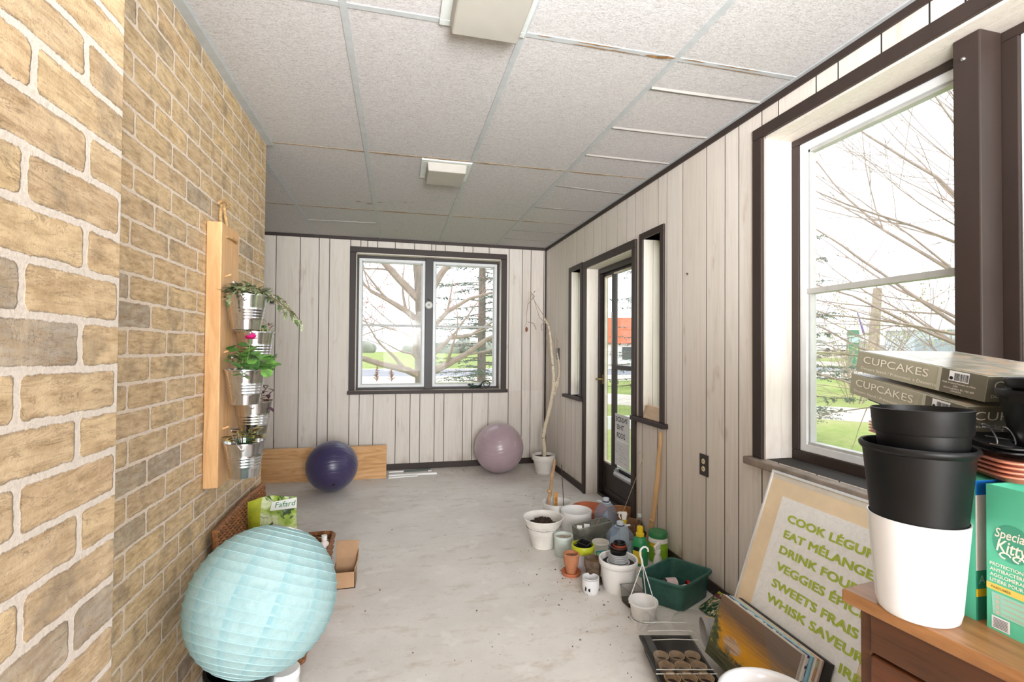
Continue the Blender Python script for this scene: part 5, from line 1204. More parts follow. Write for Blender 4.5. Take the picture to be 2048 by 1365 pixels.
def m_crinkle():
    n=N('crinkled_white_paper'); co=n.coord(); w=n.noise(co,42,3,.55,1.5); c=n.ramp(w,[(.35,lin((240,240,238))),(.6,lin((248,248,247)))]); return n.done(n.bsdf(c,.7,0,n.bump(w,.22,.003),.3))
mk('paper_sheet',slab(.085,pw-.07,.09,ph-.06,.0,.0022),m_crinkle(),t,smooth=0)
rows=[('COOK LÉGUMES',.141,.145,.40),('EAT MÉLANGER',.144,.206,.385),('DRINK FOUETTER',.145,.267,None),('VEGGIES ÉPICER',.152,.328,None),('SWEETS FRAIS',.155,.392,None),('WHISK SAVEUR',.150,.450,None)]
MG=P((178,198,70),.6,var=.06,scale=40,name='lime_green_print')
def ptext(s,u,v):
    nat=lambda q:(max(p[0] for p in text2d(q)[0])-min(p[0] for p in text2d(q)[0]))
    w=nat(s)*.415/nat('COOK LÉGUMES'); b=MB()
    for k,(dx,dy) in enumerate(((-.0019,-.0009),(-.0019,.0009),(0,-.0009),(0,.0009),(.0019,-.0009),(.0019,.0009))): lettering(b,s,lambda x,y: pm(u+x+dx,v+.0305-y+dy,.0034+.00004*k),.0285,w)
    mk('lettering',b,MG,t,smooth=0)
for s,u,v,w in rows: ptext(s,u,v)
ptext('IRE',.478,.512); ptext('NU',.452,.573)
o=mk('white_board',MB().prism([pm(.10,-.020,-.022),pm(.62,-.020,-.022),pm(.62,.80,-.022),pm(.10,.80,-.022)],[pm(.10,-.020,-.032),pm(.62,-.020,-.032),pm(.62,.80,-.032),pm(.10,.80,-.032)]),M_WHITEG,loc=pm(.36,.8,-.03),smooth=0); tag(o,'plain white board standing behind the framed poster, only its top edge showing','board')
# ---- stack of pictures leaning on the poster
def picture(name,lab,u0,u1,vtop,o0,th,mats,frame=False,back=None):
    vb=.812
    L=[pm(u0,vtop,o0),pm(u1,vtop,o0),pm(u1,vb,o0),pm(u0,vb,o0)]; dz=min(q.z for q in L)-.002
    t=thing(name,lab,'picture',pm((u0+u1)/2,vb,o0),'pictures stacked against the poster')
    return t
def canvas(lab,u0,u1,vt,o0,o1,face,edge,group='pictures stacked against the poster',name='canvas',dv=0):
    vb=.806-.36*0-(o1+o0)/2*math.tan(TH)
    t=thing(name,lab,'picture',pm((u0+u1)/2,vb,o0),group)
    mk('canvas_body',slab(u0,u1,vt,vb,o0,o1-.001),edge,t,smooth=0,bevel=.0015)
    mk('front_face',slab(u0+.001,u1-.001,vt+.001,vb-.001,o1-.001,o1),face,t,smooth=0)
    return t
def m_patch(name,cols,sc):
    n=N(name); a=n.noise(n.coord(),sc,2,.5,.5); k=len(cols); return n.done(n.bsdf(n.ramp(a,[(.3+.4*i/(k-1),lin(c)) for i,c in enumerate(cols)],'CONSTANT'),.6))
MW=P((226,222,214),.7,var=.05,name='raw_canvas_white')
canvas('thick black framed picture at the back of the picture stack',.046,.466,.530,.008,.026,P((40,36,36),.5,name='black_picture'),P((34,31,32),.45,name='black_frame'),name='framed_picture')
canvas('pinkish canvas edge just in front of the black framed picture',.042,.447,.533,.027,.037,P((216,200,190),.7,name='pinkish_canvas'),P((222,196,184),.7,var=.12,scale=30,name='pink_edge'))
canvas('cream canvas with green and rust dabs along its edge, in the picture stack',.037,.439,.534,.038,.050,MW,m_patch('dabbed_edge',[(226,218,200),(206,216,180),(214,170,136),(232,226,214)],22))
canvas('canvas with a pale blue painted edge, behind the orange landscape',.032,.431,.536,.051,.060,P((150,200,220),.6,name='pale_blue_paint'),P((150,202,222),.6,var=.08,name='pale_blue_paint2'))
canvas('white canvas with purple flecks on its edge, right behind the orange landscape painting',.028,.424,.538,.061,.071,MW,m_patch('purple_fleck_edge',[(236,232,230),(80,56,96),(232,228,228),(236,232,230)],26))
def m_landscape():
    n=N('orange_landscape_painting'); uv=n.node('ShaderNodeUVMap'); uv.uv_map='UVMap'; sp=n.node('ShaderNodeSeparateXYZ'); n.L(uv.outputs[0],sp.inputs[0]); u,v=sp.outputs[0],sp.outputs[1]
    st=n.noise(n.mapping(uv.outputs[0],(1.2,16,1),rot=(0,0,-.12)),3,5,.65,.6); nz=n.noise(uv.outputs[0],9,4,.65)
    t_=n.math('ADD',n.math('ADD',n.math('MULTIPLY',v,1),n.math('MULTIPLY',u,.12)),n.math('MULTIPLY',n.math('SUBTRACT',st,.5),.35))
    c=n.ramp(t_,[(.0,lin((60,66,54))),(.22,lin((110,96,50))),(.34,lin((206,150,40))),(.55,lin((226,160,30))),(.72,lin((176,128,60))),(.86,lin((116,94,78))),(1.0,lin((132,106,84)))])
    dk=n.math('MULTIPLY',n.math('GREATER_THAN',n.math('ADD',u,n.math('MULTIPLY',v,.5)),1.05),.75); c=n.mix(n.math('MULTIPLY',dk,n.ramp(st,[(.4,(.3,.3,.3)),(.6,(1,1,1))])),c,lin((120,112,106)))
    # pale rock in the lower left, dark green foliage on the left edge
    dx=n.math('SUBTRACT',u,.30); dy=n.math('SUBTRACT',v,.46); d=n.math('ADD',n.math('MULTIPLY',n.math('MULTIPLY',dx,dx),36),n.math('MULTIPLY',n.math('MULTIPLY',dy,dy),60)); d=n.math('ADD',d,n.math('MULTIPLY',n.math('SUBTRACT',nz,.5),1.3))
    c=n.mix(n.ramp(d,[(.45,(1,1,1)),(.7,(0,0,0))]),c,n.ramp(st,[(.35,lin((150,104,76))),(.6,lin((216,192,164)))]))
    e=n.math('ADD',n.math('ADD',u,n.math('MULTIPLY',v,.30)),n.math('MULTIPLY',n.math('SUBTRACT',nz,.5),.35)); c=n.mix(n.ramp(e,[(.22,(1,1,1)),(.30,(0,0,0))]),c,n.ramp(nz,[(.3,lin((60,64,60))),(.5,lin((84,92,56))),(.62,lin((156,166,84))),(.7,lin((60,110,60)))]))
    low=n.math('ADD',n.math('SUBTRACT',v,.0),n.math('MULTIPLY',n.math('SUBTRACT',nz,.5),.4)); c=n.mix(n.ramp(low,[(.28,(1,1,1)),(.36,(0,0,0))]),c,n.ramp(st,[(.35,lin((52,58,54))),(.55,lin((92,96,66))),(.66,lin((150,92,50)))]))
    return n.done(n.bsdf(c,.42,0,n.bump(st,.3,.003),.5))
t=canvas('front canvas of the picture stack, an orange and brown landscape painting',.022,.416,.541,.072,.084,MW,P((214,206,196),.7,name='canvas_edge'),name='landscape_painting')
for ch in t.children:
    if ch.name.startswith('front_face'):
        ch.data.materials.clear(); ch.data.materials.append(m_landscape())
        uvl=ch.data.uv_layers.new(name='UVMap'); og=ORG[t.name]
        for lp in ch.data.loops:
            p=Vector(ch.data.vertices[lp.vertex_index].co)+og-PO; uvl.data[lp.index].uv=((p.dot(PE1)-.022)/.394,1-(p.dot(PE2)-.541)/.26)
# ---- seed tray with peat pots and clear lid
t=thing('seed_tray','long black seedling tray on the floor at the bottom edge of the photo','seed tray',(1.02,1.5,0))
SA=Vector((-.22,-.975,0)).normalized(); SB=Vector((SA.y*-1*-1,0,0)); SB=Vector((.975,-.22,0)).normalized()
SO=Vector((1.012,1.862,0))   # far left corner
st_=lambda a,b,z: SO+SA*a+SB*b+Vector((0,0,z))
def tray(mat,par,L,w,h,f=.012,th=.0025,O=0):
    m=MB(); R1=[st_(f,f,O+.001),st_(f,w-f,O+.001),st_(L-f,w-f,O+.001),st_(L-f,f,O+.001)]; R2=[st_(.004,.004,O+h),st_(.004,w-.004,O+h),st_(L-.004,w-.004,O+h),st_(L-.004,.004,O+h)]; R3=[st_(-.006,-.006,O+h),st_(-.006,w+.006,O+h),st_(L+.006,w+.006,O+h),st_(L+.006,-.006,O+h)]; R4=[q-Vector((0,0,.008)) for q in R3]
    m.add(R1+R2+R3+R4,[(0,1,2,3)]+[(4*j+i,4*j+(i+1)%4,4*j+4+(i+1)%4,4*j+4+i) for j in range(3) for i in range(4)]); return mk('tray_body',m,mat,par,smooth=0,solid=th)
tray(M_BLACKP,t,.52,.205,.055)
cl=clear_mat('clear_lid_plastic',(.955,.955,.95),.13,.04,.04,(.8,.79,.76))
t2=thing('tray_lid','clear ribbed plastic lid lying over the far end of the seedling tray','lid',st_(.12,.1,.06))
m=MB(); zz=.062
prof=[]; 
for i in range(9):
    a=-.03+.030*i; hgt=zz+.050
    prof.append((a,hgt))
prof=[(-.045,zz-.004),(-.036,zz+.0)]+[(-.03,zz+.044)]+prof[1:]+[(.222,zz+.0),(.235,zz-.004)]
vs=[];fs=[]
for (a,h) in prof:
    for b in (-.012,.004,.012,.193,.201,.217): vs.append(st_(a,b,h if .01<b<.195 else (zz if b in (.004,.201) else zz-.004)))
for i in range(len(prof)-1):
    for j in range(5): fs.append((6*i+j,6*i+j+1,6*i+6+j+1,6*i+6+j))
m.add(vs,fs); mk('lid_body',m,cl,t2,smooth=0)
m=MB()
for a,h in ((.06,zz+.050),(.0,zz+.050),(.12,zz+.050)): m.tube([st_(a,.012,h),st_(a,.1,h+.003),st_(a,.193,h)],.0016,5)
m.tube([st_(.222,-.005,zz+.001),st_(.222,.21,zz+.001)],.002,5); m.tube([st_(.240,-.012,zz-.003),st_(.240,.217,zz-.003)],.002,5)
mk('rib',m,P((236,236,234),.2,name='lid_gleam'),t2)  # gleam along the lid's ribs and edges put in as near-white colour
MP=P((178,152,122),.9,var=.14,scale=60,bump=.4,bscale=120,name='peat_fibre')
PT=None; i_=0
nm=['far left','far middle','far right','second row left','second row middle','second row right','third row left','third row middle','third row right','fourth row left','fourth row middle','fourth row right']
for rI in range(4):
    for cI in range(3):
        c=st_(.135+.064*rI,.042+.062*cI,.004)
        if PT is None:
            PT=thing('peat_pot',nm[0]+' peat pot in the seedling tray','peat pot',c,'peat pots in the seedling tray')
            mk('pot_body',MB().lathe([(0,.001),(.018,.001),(.0295,.056),(.0300,.058),(.0275,.058),(.017,.004),(0,.004)],c,26,jit=.012),MP,PT)
            mk('soil',soilmound(c,.0245,.036,.005,16,4,3),M_SOIL,PT,smooth=60)
        else: dup(PT,c,R.uniform(0,6),nm[i_]+' peat pot in the seedling tray')
        i_+=1
# clear dome, yellow slip, grey pot on its side
c=V2(1.345,1.965); t=thing('clear_dome','crumpled clear plastic dome lying on the floor before the green tub','dome',c)
m=MB(); pr=[(.108,0),(.104,.006)]+[(.104*math.cos(a),.006+.040*math.sin(a)) for a in [pi/2*i/7 for i in range(1,8)]]
m.lathe(pr,c,40)
for k,v in enumerate(m.v):
    d=v-c; a=math.atan2(d.y,d.x); q=1+.03*math.cos(a*20)*min(1,d.z/.01); v.x=c.x+d.x*q; v.y=c.y+d.y*q
mk('dome_body',m,cl,t)
o=mk('paper_slip',MB().prism([(1.36,1.925,.0505),(1.405,1.905,.046),(1.42,1.93,.044),(1.375,1.95,.049)],[(1.36,1.925,.0515),(1.405,1.905,.047),(1.42,1.93,.045),(1.375,1.95,.05)]),P((226,206,160),.7,name='yellowed_paper'),loc=(1.39,1.93,.045),smooth=0); tag(o,'small yellowed paper slip on the clear plastic dome','paper slip')
c=Vector((1.292,1.835,.055)); d=Vector((.93,-.30,.06)).normalized(); ex=d.orthogonal().normalized(); ey=d.cross(ex)
t=thing('grey_pot','grey plastic pot lying on its side between seedling tray and landscape painting','flowerpot',(1.32,1.82,0))
mk('pot_body',MB().lathe([(.044,.12),(.051,.02),(.0545,.018),(.0555,0),(.053,-.001),(.050,.004),(.042,.116),(0,.116)],c,40,frame=(ex,ey,d)),P((170,168,168),.45,var=.05,name='grey_plastic'),t)
c=V2(1.13,1.985); t=thing('clear_dome','clear plastic cup lying beside the white hanging pot','cup',c)
c3=Vector((1.085,1.975,.046)); d=Vector((.35,-.93,.0)).normalized(); ex=d.orthogonal().normalized(); ey=d.cross(ex)
t.name='clear_cup'; ORG['clear_cup']=Vector(c)
mk('cup_body',MB().lathe([(0,.11),(.034,.11),(.0405,.01),(.044,.006),(.0445,0),(.041,0),(.038,.012)],c3,32,frame=(ex,ey,d)),cl,t)
# ---- white glazed planter at the bottom edge
c=V2(.985,1.098); t=thing('glazed_planter','round white glazed planter with brown residue, cut by the bottom edge of the photo','planter',c)
mk('planter_body',MB().lathe([(0,.004),(.085,.004),(.09,0),(.10,.01),(.125,.10),(.134,.20),(.131,.275),(.1295,.305),(.134,.312),(.139,.320),(.138,.330),(.132,.334),(.122,.332),(.115,.322),(.112,.30),(.116,.20),(.09,.03),(0,.03)],c,72),M_WHITEG,t,smooth=60)
def m_residue():
    n=N('dried_brown_residue'); co=n.coord(); a=n.noise(co,22,5,.7); cc=n.ramp(a,[(.32,lin((120,74,56))),(.5,lin((160,116,92))),(.62,lin((214,200,182)))]); return n.done(n.bsdf(cc,.85,0,n.bump(a,.5,.006),.2))
mk('residue',MB().lathe([(0,.285),(.07,.287),(.1135,.292)],c,40,jit=.01),m_residue(),t)
# ================================================================== DESK AND WHAT STANDS ON IT
DA=Vector((.135,-.991,0)).normalized(); DB=Vector((.991,.135,0)).normalized(); DO=Vector((.945,.858,0)); DZ=.75
dk=lambda a,b,z=DZ: DO+DA*a+DB*b+Vector((0,0,z))
t=thing('wooden_desk','wooden desk with an oak-coloured top and dark walnut body, lower right corner','desk',dk(.5,.3,0))
def dbox(a0,a1,b0,b1,z0,z1): return MB().prism([dk(a0,b0,z0),dk(a0,b1,z0),dk(a1,b1,z0),dk(a1,b0,z0)],[dk(a0,b0,z1),dk(a0,b1,z1),dk(a1,b1,z1),dk(a1,b0,z1)])
mk('desk_top',dbox(0,1.3,0,.47,DZ-.028,DZ),M_DESK,t,smooth=0,bevel=.004)
mk('side_panel',dbox(.022,.044,.028,.46,0,DZ-.029),M_DESKD,t,smooth=0,bevel=.002)
mk('side_panel',dbox(1.25,1.272,.028,.46,0,DZ-.029),M_DESKD,t,smooth=0,bevel=.002)
mk('apron',dbox(.0445,1.2495,.024,.044,DZ-.115,DZ-.029),M_DESKD,t,smooth=0,bevel=.002)
for k,(z0,z1) in enumerate(((.42,.628),(.20,.412),(.02,.192))):
    d_=mk('drawer_front',dbox(.046,.45,.022,.042,z0,z1),P((96,54,28),.4,var=.2,scale=6,streak=(1,1,9),name='drawer_walnut'),t,smooth=0,bevel=.003)
mk('back_panel',dbox(.0445,1.2495,.44,.455,.05,DZ-.03),M_DESKD,t,smooth=0)
# white pot with black nursery pots inside
c=Vector((1.011,.749,DZ)); t=thing('white_planter','tall white plastic planter on the desk with a black pot standing inside it','planter',c)
mk('planter_body',MB().lathe([(0,.004),(.055,.004),(.060,0),(.0645,.004),(.068,.02),(.0805,.188),(.081,.190),(.0785,.190),(.066,.02),(.058,.010),(0,.010)],c,72),P((238,238,240),.2,var=.02,name='glossy_white'),t,smooth=50)
t=thing('black_pot','tall black nursery pot standing inside the white planter on the desk','nursery pot',c+V2(0,0,.0105))
mk('pot_body',MB().lathe([(0,.012),(.056,.012),(.059,.0105),(.063,.016),(.076,.185),(.0885,.318),(.0915,.320),(.0945,.324),(.095,.330),(.092,.334),(.088,.333),(.085,.322),(.074,.19),(.06,.02),(0,.02)],c,72),M_BLACKP,t,smooth=50)
c2=c+V2(.009,-.003,0); t=thing('black_pot','shorter black nursery pot set in the mouth of the tall black pot','nursery pot',c2+V2(0,0,.265))
m=MB().lathe([(0,.268),(.060,.268),(.064,.265),(.067,.270),(.0735,.355),(.077,.356),(.0785,.360),(.081,.400),(.0815,.403),(.079,.404),(.076,.38),(.071,.36),(.062,.275),(0,.275)],(0,0,0),72)
m.xf(Matrix.Translation(c2)@Matrix.Translation((0,0,.33))@Matrix.Rotation(-.03,4,'X')@Matrix.Translation((0,0,-.33))); mk('pot_body',m,M_BLACKP,t,smooth=50)
t=thing('clear_saucer','shiny clear plastic saucer lying in the upper black pot','saucer',c2+V2(0,0,.385))
m=MB().lathe([(0,.380),(.054,.380),(.067,.388),(.069,.390),(.066,.390),(.054,.383),(0,.383)],c2,48); mk('saucer_body',m,clear_mat('shiny_clear',(.8,.8,.8),.4,.06,.25,(.8,.8,.8)),t)
# litter boxes
MGR=P((92,196,160),.45,var=.05,scale=10,name='mint_green_carton'); MGD=P((52,138,112),.45,var=.06,name='deep_green_carton')
def carton(name,lab,O,A,B,w,d,h,top=True,mat=MGR):
    """O = near-left bottom corner, A along the face seen by the camera, B depth"""
    t=thing(name,lab,'carton',O+A*w/2+B*d/2)
    f=lambda a,b,z: O+A*a+B*b+Vector((0,0,z)); th=.003; m=MB()
    def bx(a0,a1,b0,b1,z0,z1): m.prism([f(a0,b0,z0),f(a0,b1,z0),f(a1,b1,z0),f(a1,b0,z0)],[f(a0,b0,z1),f(a0,b1,z1),f(a1,b1,z1),f(a1,b0,z1)])
    bx(0,w,0,th,0,h); bx(0,w,d-th,d,0,h); bx(0,th,th,d-th,0,h); bx(w-th,w,th,d-th,0,h); bx(th,w-th,th,d-th,0,th)
    if top: bx(th,w-th,th,d-th,h-.004,h-.001)
    mk('carton_body',m,mat,t,smooth=0); return t,f
BA=Vector((-.03,-1,0)).normalized(); BB=Vector((1,-.03,0)).normalized()
O1=Vector((1.086,.680,DZ))
t,f=carton('litter_carton','open mint green cat litter carton printed Special Kitty, nearest on the desk',O1,BA,BB,.29,.17,.268,False)
mk('litter',MB().prism([f(.004,.004,.22),f(.004,.166,.22),f(.286,.166,.22),f(.286,.004,.22)],[f(.004,.004,.235),f(.004,.166,.24),f(.286,.166,.235),f(.286,.004,.23)]),P((150,144,138),.95,var=.3,scale=60,bump=.6,name='grey_litter'),t,smooth=0)
ms=lambda x,z,o=.0006: f(x,-o,z)
b=MB(); b.add([ms(.040+.030*math.cos(a),.168+.034*math.sin(a)) for a in [2*pi*k/36 for k in range(36)]],[tuple(range(36))]); mk('logo_oval',b,P((64,160,130),.45,name='logo_green'),t,smooth=0)
MCR=P((240,236,222),.5,name='cream_print')
for s,x,z,h,w,bd,sh in (('Special',.014,.175,.017,.050,.012,.25),('Kitty',.016,.150,.022,.048,.014,.25)):
    b=MB(); lettering(b,s,lambda X,Y,x=x,z=z: ms(x+X,z+Y+X*.0,.0012),h,w,0,0,bd,sh); mk('lettering',b,MCR,t,smooth=0)
b=MB()
for q0 in (0,1): b.tube([ms(.030+.02*q0+.008*math.cos(a),.142+.005*math.sin(a)+.002,.0012) for a in [pi*k/10 for k in range(16)]],.0014,5)
mk('logo_swirl',b,MCR,t)
for i,s in enumerate(('PROTECTION','ANTIBACTÉRIENNE','AGGLOMÉRANTE','LITIÈRE POUR CHAT')):
    b=MB(); lettering(b,s,lambda X,Y,i=i: ms(.006+X,.120-.0100*i+Y,.0012),.0058,None,0,0,.02); mk('lettering',b,MCR,t,smooth=0)
b=MB(); b.add([ms(.0,.086),ms(.29,.086),ms(.29,.074),ms(.0,.074)],[(0,1,2,3)]); mk('yellow_band',b,P((238,206,96),.5,name='carton_yellow'),t,smooth=0)
b=MB(); lettering(b,'PARFUMÉE',lambda X,Y: ms(.008+X,.0778+Y,.0014),.0045,None,0,0,.01); mk('lettering',b,P((150,130,60),.6,name='ochre_print'),t,smooth=0)
b=MB(); b.add([ms(.008,.070),ms(.20,.070),ms(.20,.030),ms(.010,.030)],[(0,1,2,3)]); mk('pale_panel',b,P((158,214,196),.5,name='pale_mint'),t,smooth=0)
b=MB()
for i in range(4): b.add([ms(.018+.0036*math.cos(a),.064-.0095*i+.0036*math.sin(a),.0014) for a in [2*pi*k/14 for k in range(14)]],[tuple(range(14))]); b.add([ms(.026,.0653-.0095*i,.0014),ms(.070,.0653-.0095*i,.0014),ms(.070,.0632-.0095*i,.0014),ms(.026,.0632-.0095*i,.0014)],[(0,1,2,3)])
tag(mk('print',b,P((196,190,170),.5,name='small_print'),t,smooth=0),kind='stuff')
b=MB(); b.add([ms(.008,-.0+.004),ms(.036,.004),ms(.036,.027),ms(.008,.027)],[(0,1,2,3)]); mk('barcode_label',b,M_WHITEG,t,smooth=0)
b=MB()
for k in range(7): b.add([ms(.011,.007+.0026*k,.0012),ms(.033,.007+.0026*k,.0012),ms(.033,.0083+.0026*k,.0012),ms(.011,.0083+.0026*k,.0012)],[(0,1,2,3)])
tag(mk('barcode',b,P((90,90,90),.5,name='barcode_grey'),t,smooth=0),kind='stuff')
O2=Vector((1.088,.699,DZ))
t,f=carton('litter_carton','closed green cat litter carton behind the white planter, with a white and blue stripe',O2,Vector((.03,1,0)).normalized(),Vector((1,-.03,0)).normalized(),.115,.17,.268,True)
g=lambda x,z,o=.0006: O2+Vector((1,-.03,0)).normalized()*x+Vector((-.03,-1,0)).normalized()*o+Vector((0,0,z))
for a,b_,z0,z1,mt,nm_ in ((.0,.17,.240,.268,P((20,100,176),.4,name='carton_blue'),'blue_band'),(.0,.17,.095,.240,P((214,206,204),.5,name='carton_white'),'white_stripe'),(0,.17,.0,.095,MGD,'deep_green_panel'),):
    q=MB(); q.add([g(a,z0),g(b_,z0),g(b_,z1),g(a,z1)],[(0,1,2,3)]); mk(nm_,q,mt,t,smooth=0)
q=MB(); q.add([g(0,.045,.001),g(.17,.045,.001),g(.17,.060,.001),g(0,.060,.001)],[(0,1,2,3)]); mk('yellow_band',q,P((240,190,40),.5,name='carton_yellow2'),t,smooth=0)
q=MB(); lettering(q,'A',lambda X,Y: g(.006+X,.070+Y,.0012),.016,None,0,0,.01); mk('lettering',q,P((150,206,180),.5,name='pale_letter'),t,smooth=0)
h2=lambda x,z: O2+Vector((.03,1,0)).normalized()*x+Vector((-1,.03,0)).normalized()*.0006+Vector((0,0,z))
q=MB(); q.add([h2(.030,.018),h2(.052,.018),h2(.052,.062),h2(.030,.062)],[(0,1,2,3)]); mk('recycling_mark',q,P((226,226,220),.5,name='white_print'),t,smooth=0)
q=MB(); q.add([h2(.034,.022),h2(.048,.022),h2(.048,.036),h2(.034,.036)],[(0,1,2,3)]); q.add([h2(.036,.042),h2(.046,.042),h2(.041,.056)],[(0,1,2)]); tag(mk('recycling_print',q,M_BLACK,t,smooth=0),kind='stuff')
# stacked trays
TU=Vector((.469,.883,0)).normalized(); TV=Vector((.883,-.469,0)).normalized()
def flat_tray(name,lab,O,z,mat,group,L=.54,w=.28,h=.018,k=.02,tilt=0,lip=.006):
    t=thing(name,lab,'tray',O+TU*L/2+TV*w/2+V2(0,0,z),group)
    f=lambda u,v,q: O+TU*u+TV*v+Vector((0,0,z+q+u*tilt)); m=MB()
    def rr(i,q,r=.03,n=5):
        out=[]
        for (cu,cv,a0) in ((L-i-r,w-i-r,0),(i+r,w-i-r,pi/2),(i+r,i+r,pi),(L-i-r,i+r,1.5*pi)):
            for s in range(n+1): a=a0+pi/2*s/n; out.append(f(cu+r*math.cos(a),cv+r*math.sin(a),q))
        return out
    L_=[rr(k,.0),rr(.010,h-.003),rr(.0,h-.003),rr(0,h),rr(.011,h),rr(k+.002,.002)]; n=len(L_[0])
    m.add([q for l in L_ for q in l],[(i*n+j,i*n+(j+1)%n,(i+1)*n+(j+1)%n,(i+1)*n+j) for i in range(5) for j in range(n)]+[tuple(reversed(range(n))),tuple(5*n+j for j in range(n))])
    mk('tray_body',m,mat,t,smooth=40); return t
MPE=P((216,138,112),.45,var=.06,scale=20,name='peach_plastic')
TO=Vector((1.094,.655,0))
for i in range(4): flat_tray('peach_tray',['lowest','second lowest','second highest','topmost'][i]+' peach plastic tray of the stack on the litter cartons',TO,1.0195+.0088*i,MPE,'peach trays on the litter cartons',.565,.28,.016)
flat_tray('black_tray','lower black plastic tray lying flat on the peach trays',TO+TU*.012,1.0645,M_BLACKP,'black trays above the peach trays',.54,.28,.014)
flat_tray('black_tray','upper black plastic tray tilted up at its window end under the cupcake boxes',TO+TU*.02+TV*.004,1.0735,M_BLACKP,'black trays above the peach trays',.56,.27,.012,.02,.075)
# wire whisk like stand on the tray
t=thing('wire_stand','bright bent wire stand lying on the black trays under the cupcake boxes','wire stand',TO+TU*.1+TV*.05+V2(0,0,1.095))
wO=Vector((1.098,.690,1.106)); wx=Vector((.97,-.23,-.12)).normalized(); wy=Vector((.22,.75,.6)).normalized()
m=MB()
for (o_,s_) in ((0,1),(.035,.8)):
    pts=[wO+wx*(.010+o_*1.1)+wy*(.02*s_*math.cos(a))*1.0+Vector((0,0,.014*math.sin(a)+.004)) for a in [pi*k/10*1.1-.1 for k in range(11)]]; m.tube(pts,.0013,5)
for z_,y_ in ((-.004,-.014),(.002,-.002),(.012,.008),(.010,.018)): m.tube([wO+wy*y_+wx*.0+Vector((0,0,z_)),wO+wx*.14+wy*(y_*1.2)+Vector((0,0,z_-.006))],.0012,5)
mk('wire',m,M_WIRE,t)
# cupcake boxes
MKH=P((164,161,142),.28,var=.06,scale=12,name='khaki_carton'); MKD=P((106,102,90),.28,var=.05,name='dark_khaki_carton'); MKL=P((182,180,162),.3,name='light_khaki')
def m_boxtop():
    n=N('cupcake_box_top_print'); co=n.coord(); a=n.noise(co,11,3,.6,.8); c=n.ramp(a,[(.35,lin((150,146,130))),(.5,lin((176,172,160))),(.58,lin((206,180,150))),(.66,lin((170,160,146))),(.74,lin((206,200,190)))]); return n.done(n.bsdf(c,.25,0,None,.5))
MBT=m_boxtop()
def cupbox(lab,Lt,Nt,hb,dw,yawd):
    """Lt,Nt: far-left and near-right top corners of the visible long face"""
    Lt=Vector(Lt);Nt=Vector(Nt); A=(Nt-Lt); w=A.length; A.normalize(); B=A.cross(Vector((0,0,1))).normalized()
    if B.x<0: B=-B
    B=(Matrix.Rotation(yawd,3,'Z')@B); U=A.cross(B).normalized()
    if U.z<0: U=-U
    f=lambda a,b,c: Lt+A*a+B*b-U*c
    t=thing('cupcake_box',lab,'box',f(w/2,dw/2,hb),'cupcake stand boxes on the trays')
    mk('box_body',MB().prism([f(0,0,hb),f(0,dw,hb),f(w,dw,hb),f(w,0,hb)],[f(0,0,0),f(0,dw,0),f(w,dw,0),f(w,0,0)]),MKH,t,smooth=0,bevel=.0015)
    q=MB(); q.add([f(.004,.004,-.0006),f(w-.004,.004,-.0006),f(w-.004,dw-.004,-.0006),f(.004,dw-.004,-.0006)],[(0,1,2,3)]); mk('printed_top',q,MBT,t,smooth=0)
    F=lambda x,z,o=.0012: f(x,-o,hb-z)
    G=lambda x,z,o=.0012: f(w+o,x,hb-z)
    q=MB(); q.add([F(.71*w,0.001),F(w,.001),F(w,hb-.001),F(.71*w,hb-.001)],[(0,1,2,3)]); mk('dark_panel',q,MKD,t,smooth=0)
    q=MB(); q.add([F(.685*w,0.001),F(.71*w,.001),F(.71*w,hb-.001),F(.685*w,hb-.001)],[(0,1,2,3)]); mk('stripe',q,MKL,t,smooth=0)
    q=MB(); q.add([G(.0,0.001),G(dw,.001),G(dw,hb-.001),G(.0,hb-.001)],[(0,1,2,3)]); mk('end_panel',q,MKD,t,smooth=0)
    for s,x,z,h,ww,fn in (('CUPCAKES',.022,.026,.0185,.175,F),('Dessert Stand / Présentoir à Desserts',.018,.009,.0072,.20,F),('CUPCAKES',.016,.026,.0185,.175,G),('Dessert Stand / Présentoir à Desserts',.012,.009,.0072,.20,G)):
        q=MB(); lettering(q,s,lambda X,Y,x=x,z=z,fn=fn: fn(x+X,z+Y,.002),h,ww,0,0,-.005); mk('lettering',q,MCR,t,smooth=0)
    q=MB(); q.add([F(.765*w,.030,.002),F(.895*w,.030,.002),F(.895*w,.052,.002),F(.765*w,.052,.002)],[(0,1,2,3)]); mk('barcode_label',q,M_WHITEG,t,smooth=0)
    q=MB(); x=.802*w
    for k in range(16):
        wd=R.choice((.0006,.001,.0016)); q.add([F(x,.032,.0026),F(x+wd,.032,.0026),F(x+wd,.048,.0026),F(x,.048,.0026)],[(0,1,2,3)]); x+=wd+R.choice((.0007,.0012))
    q.add([F(.782*w+.004*math.cos(a),.036+.004*math.sin(a),.0026) for a in [2*pi*k/12 for k in range(12)]],[tuple(range(12))])
    tag(mk('barcode',q,M_BLACK,t,smooth=0),kind='stuff')
    for s,x,z in (('Made in China/Fabriqué en Chine',.725,.0235),('JYSK',.80,.0175),('Port Coquitlam, BC, V3C 6L8',.74,.0118),('CANADA',.79,.006)):
        q=MB(); lettering(q,s,lambda X,Y,x=x,z=z: F(x*w+X,z+Y,.002),.0036,None,0,0,0,wmax=.085); mk('lettering',q,MCR,t,smooth=0)
    return t
cupbox('lower cupcake stand box of the two, leaning on the black trays',(1.214,1.069,1.206),(1.158,.757,1.153),.055,.31,-.10)
cupbox('upper cupcake stand box of the two, on top of the pile by the window',(1.204,1.040,1.268),(1.172,.728,1.218),.055,.31,.02)
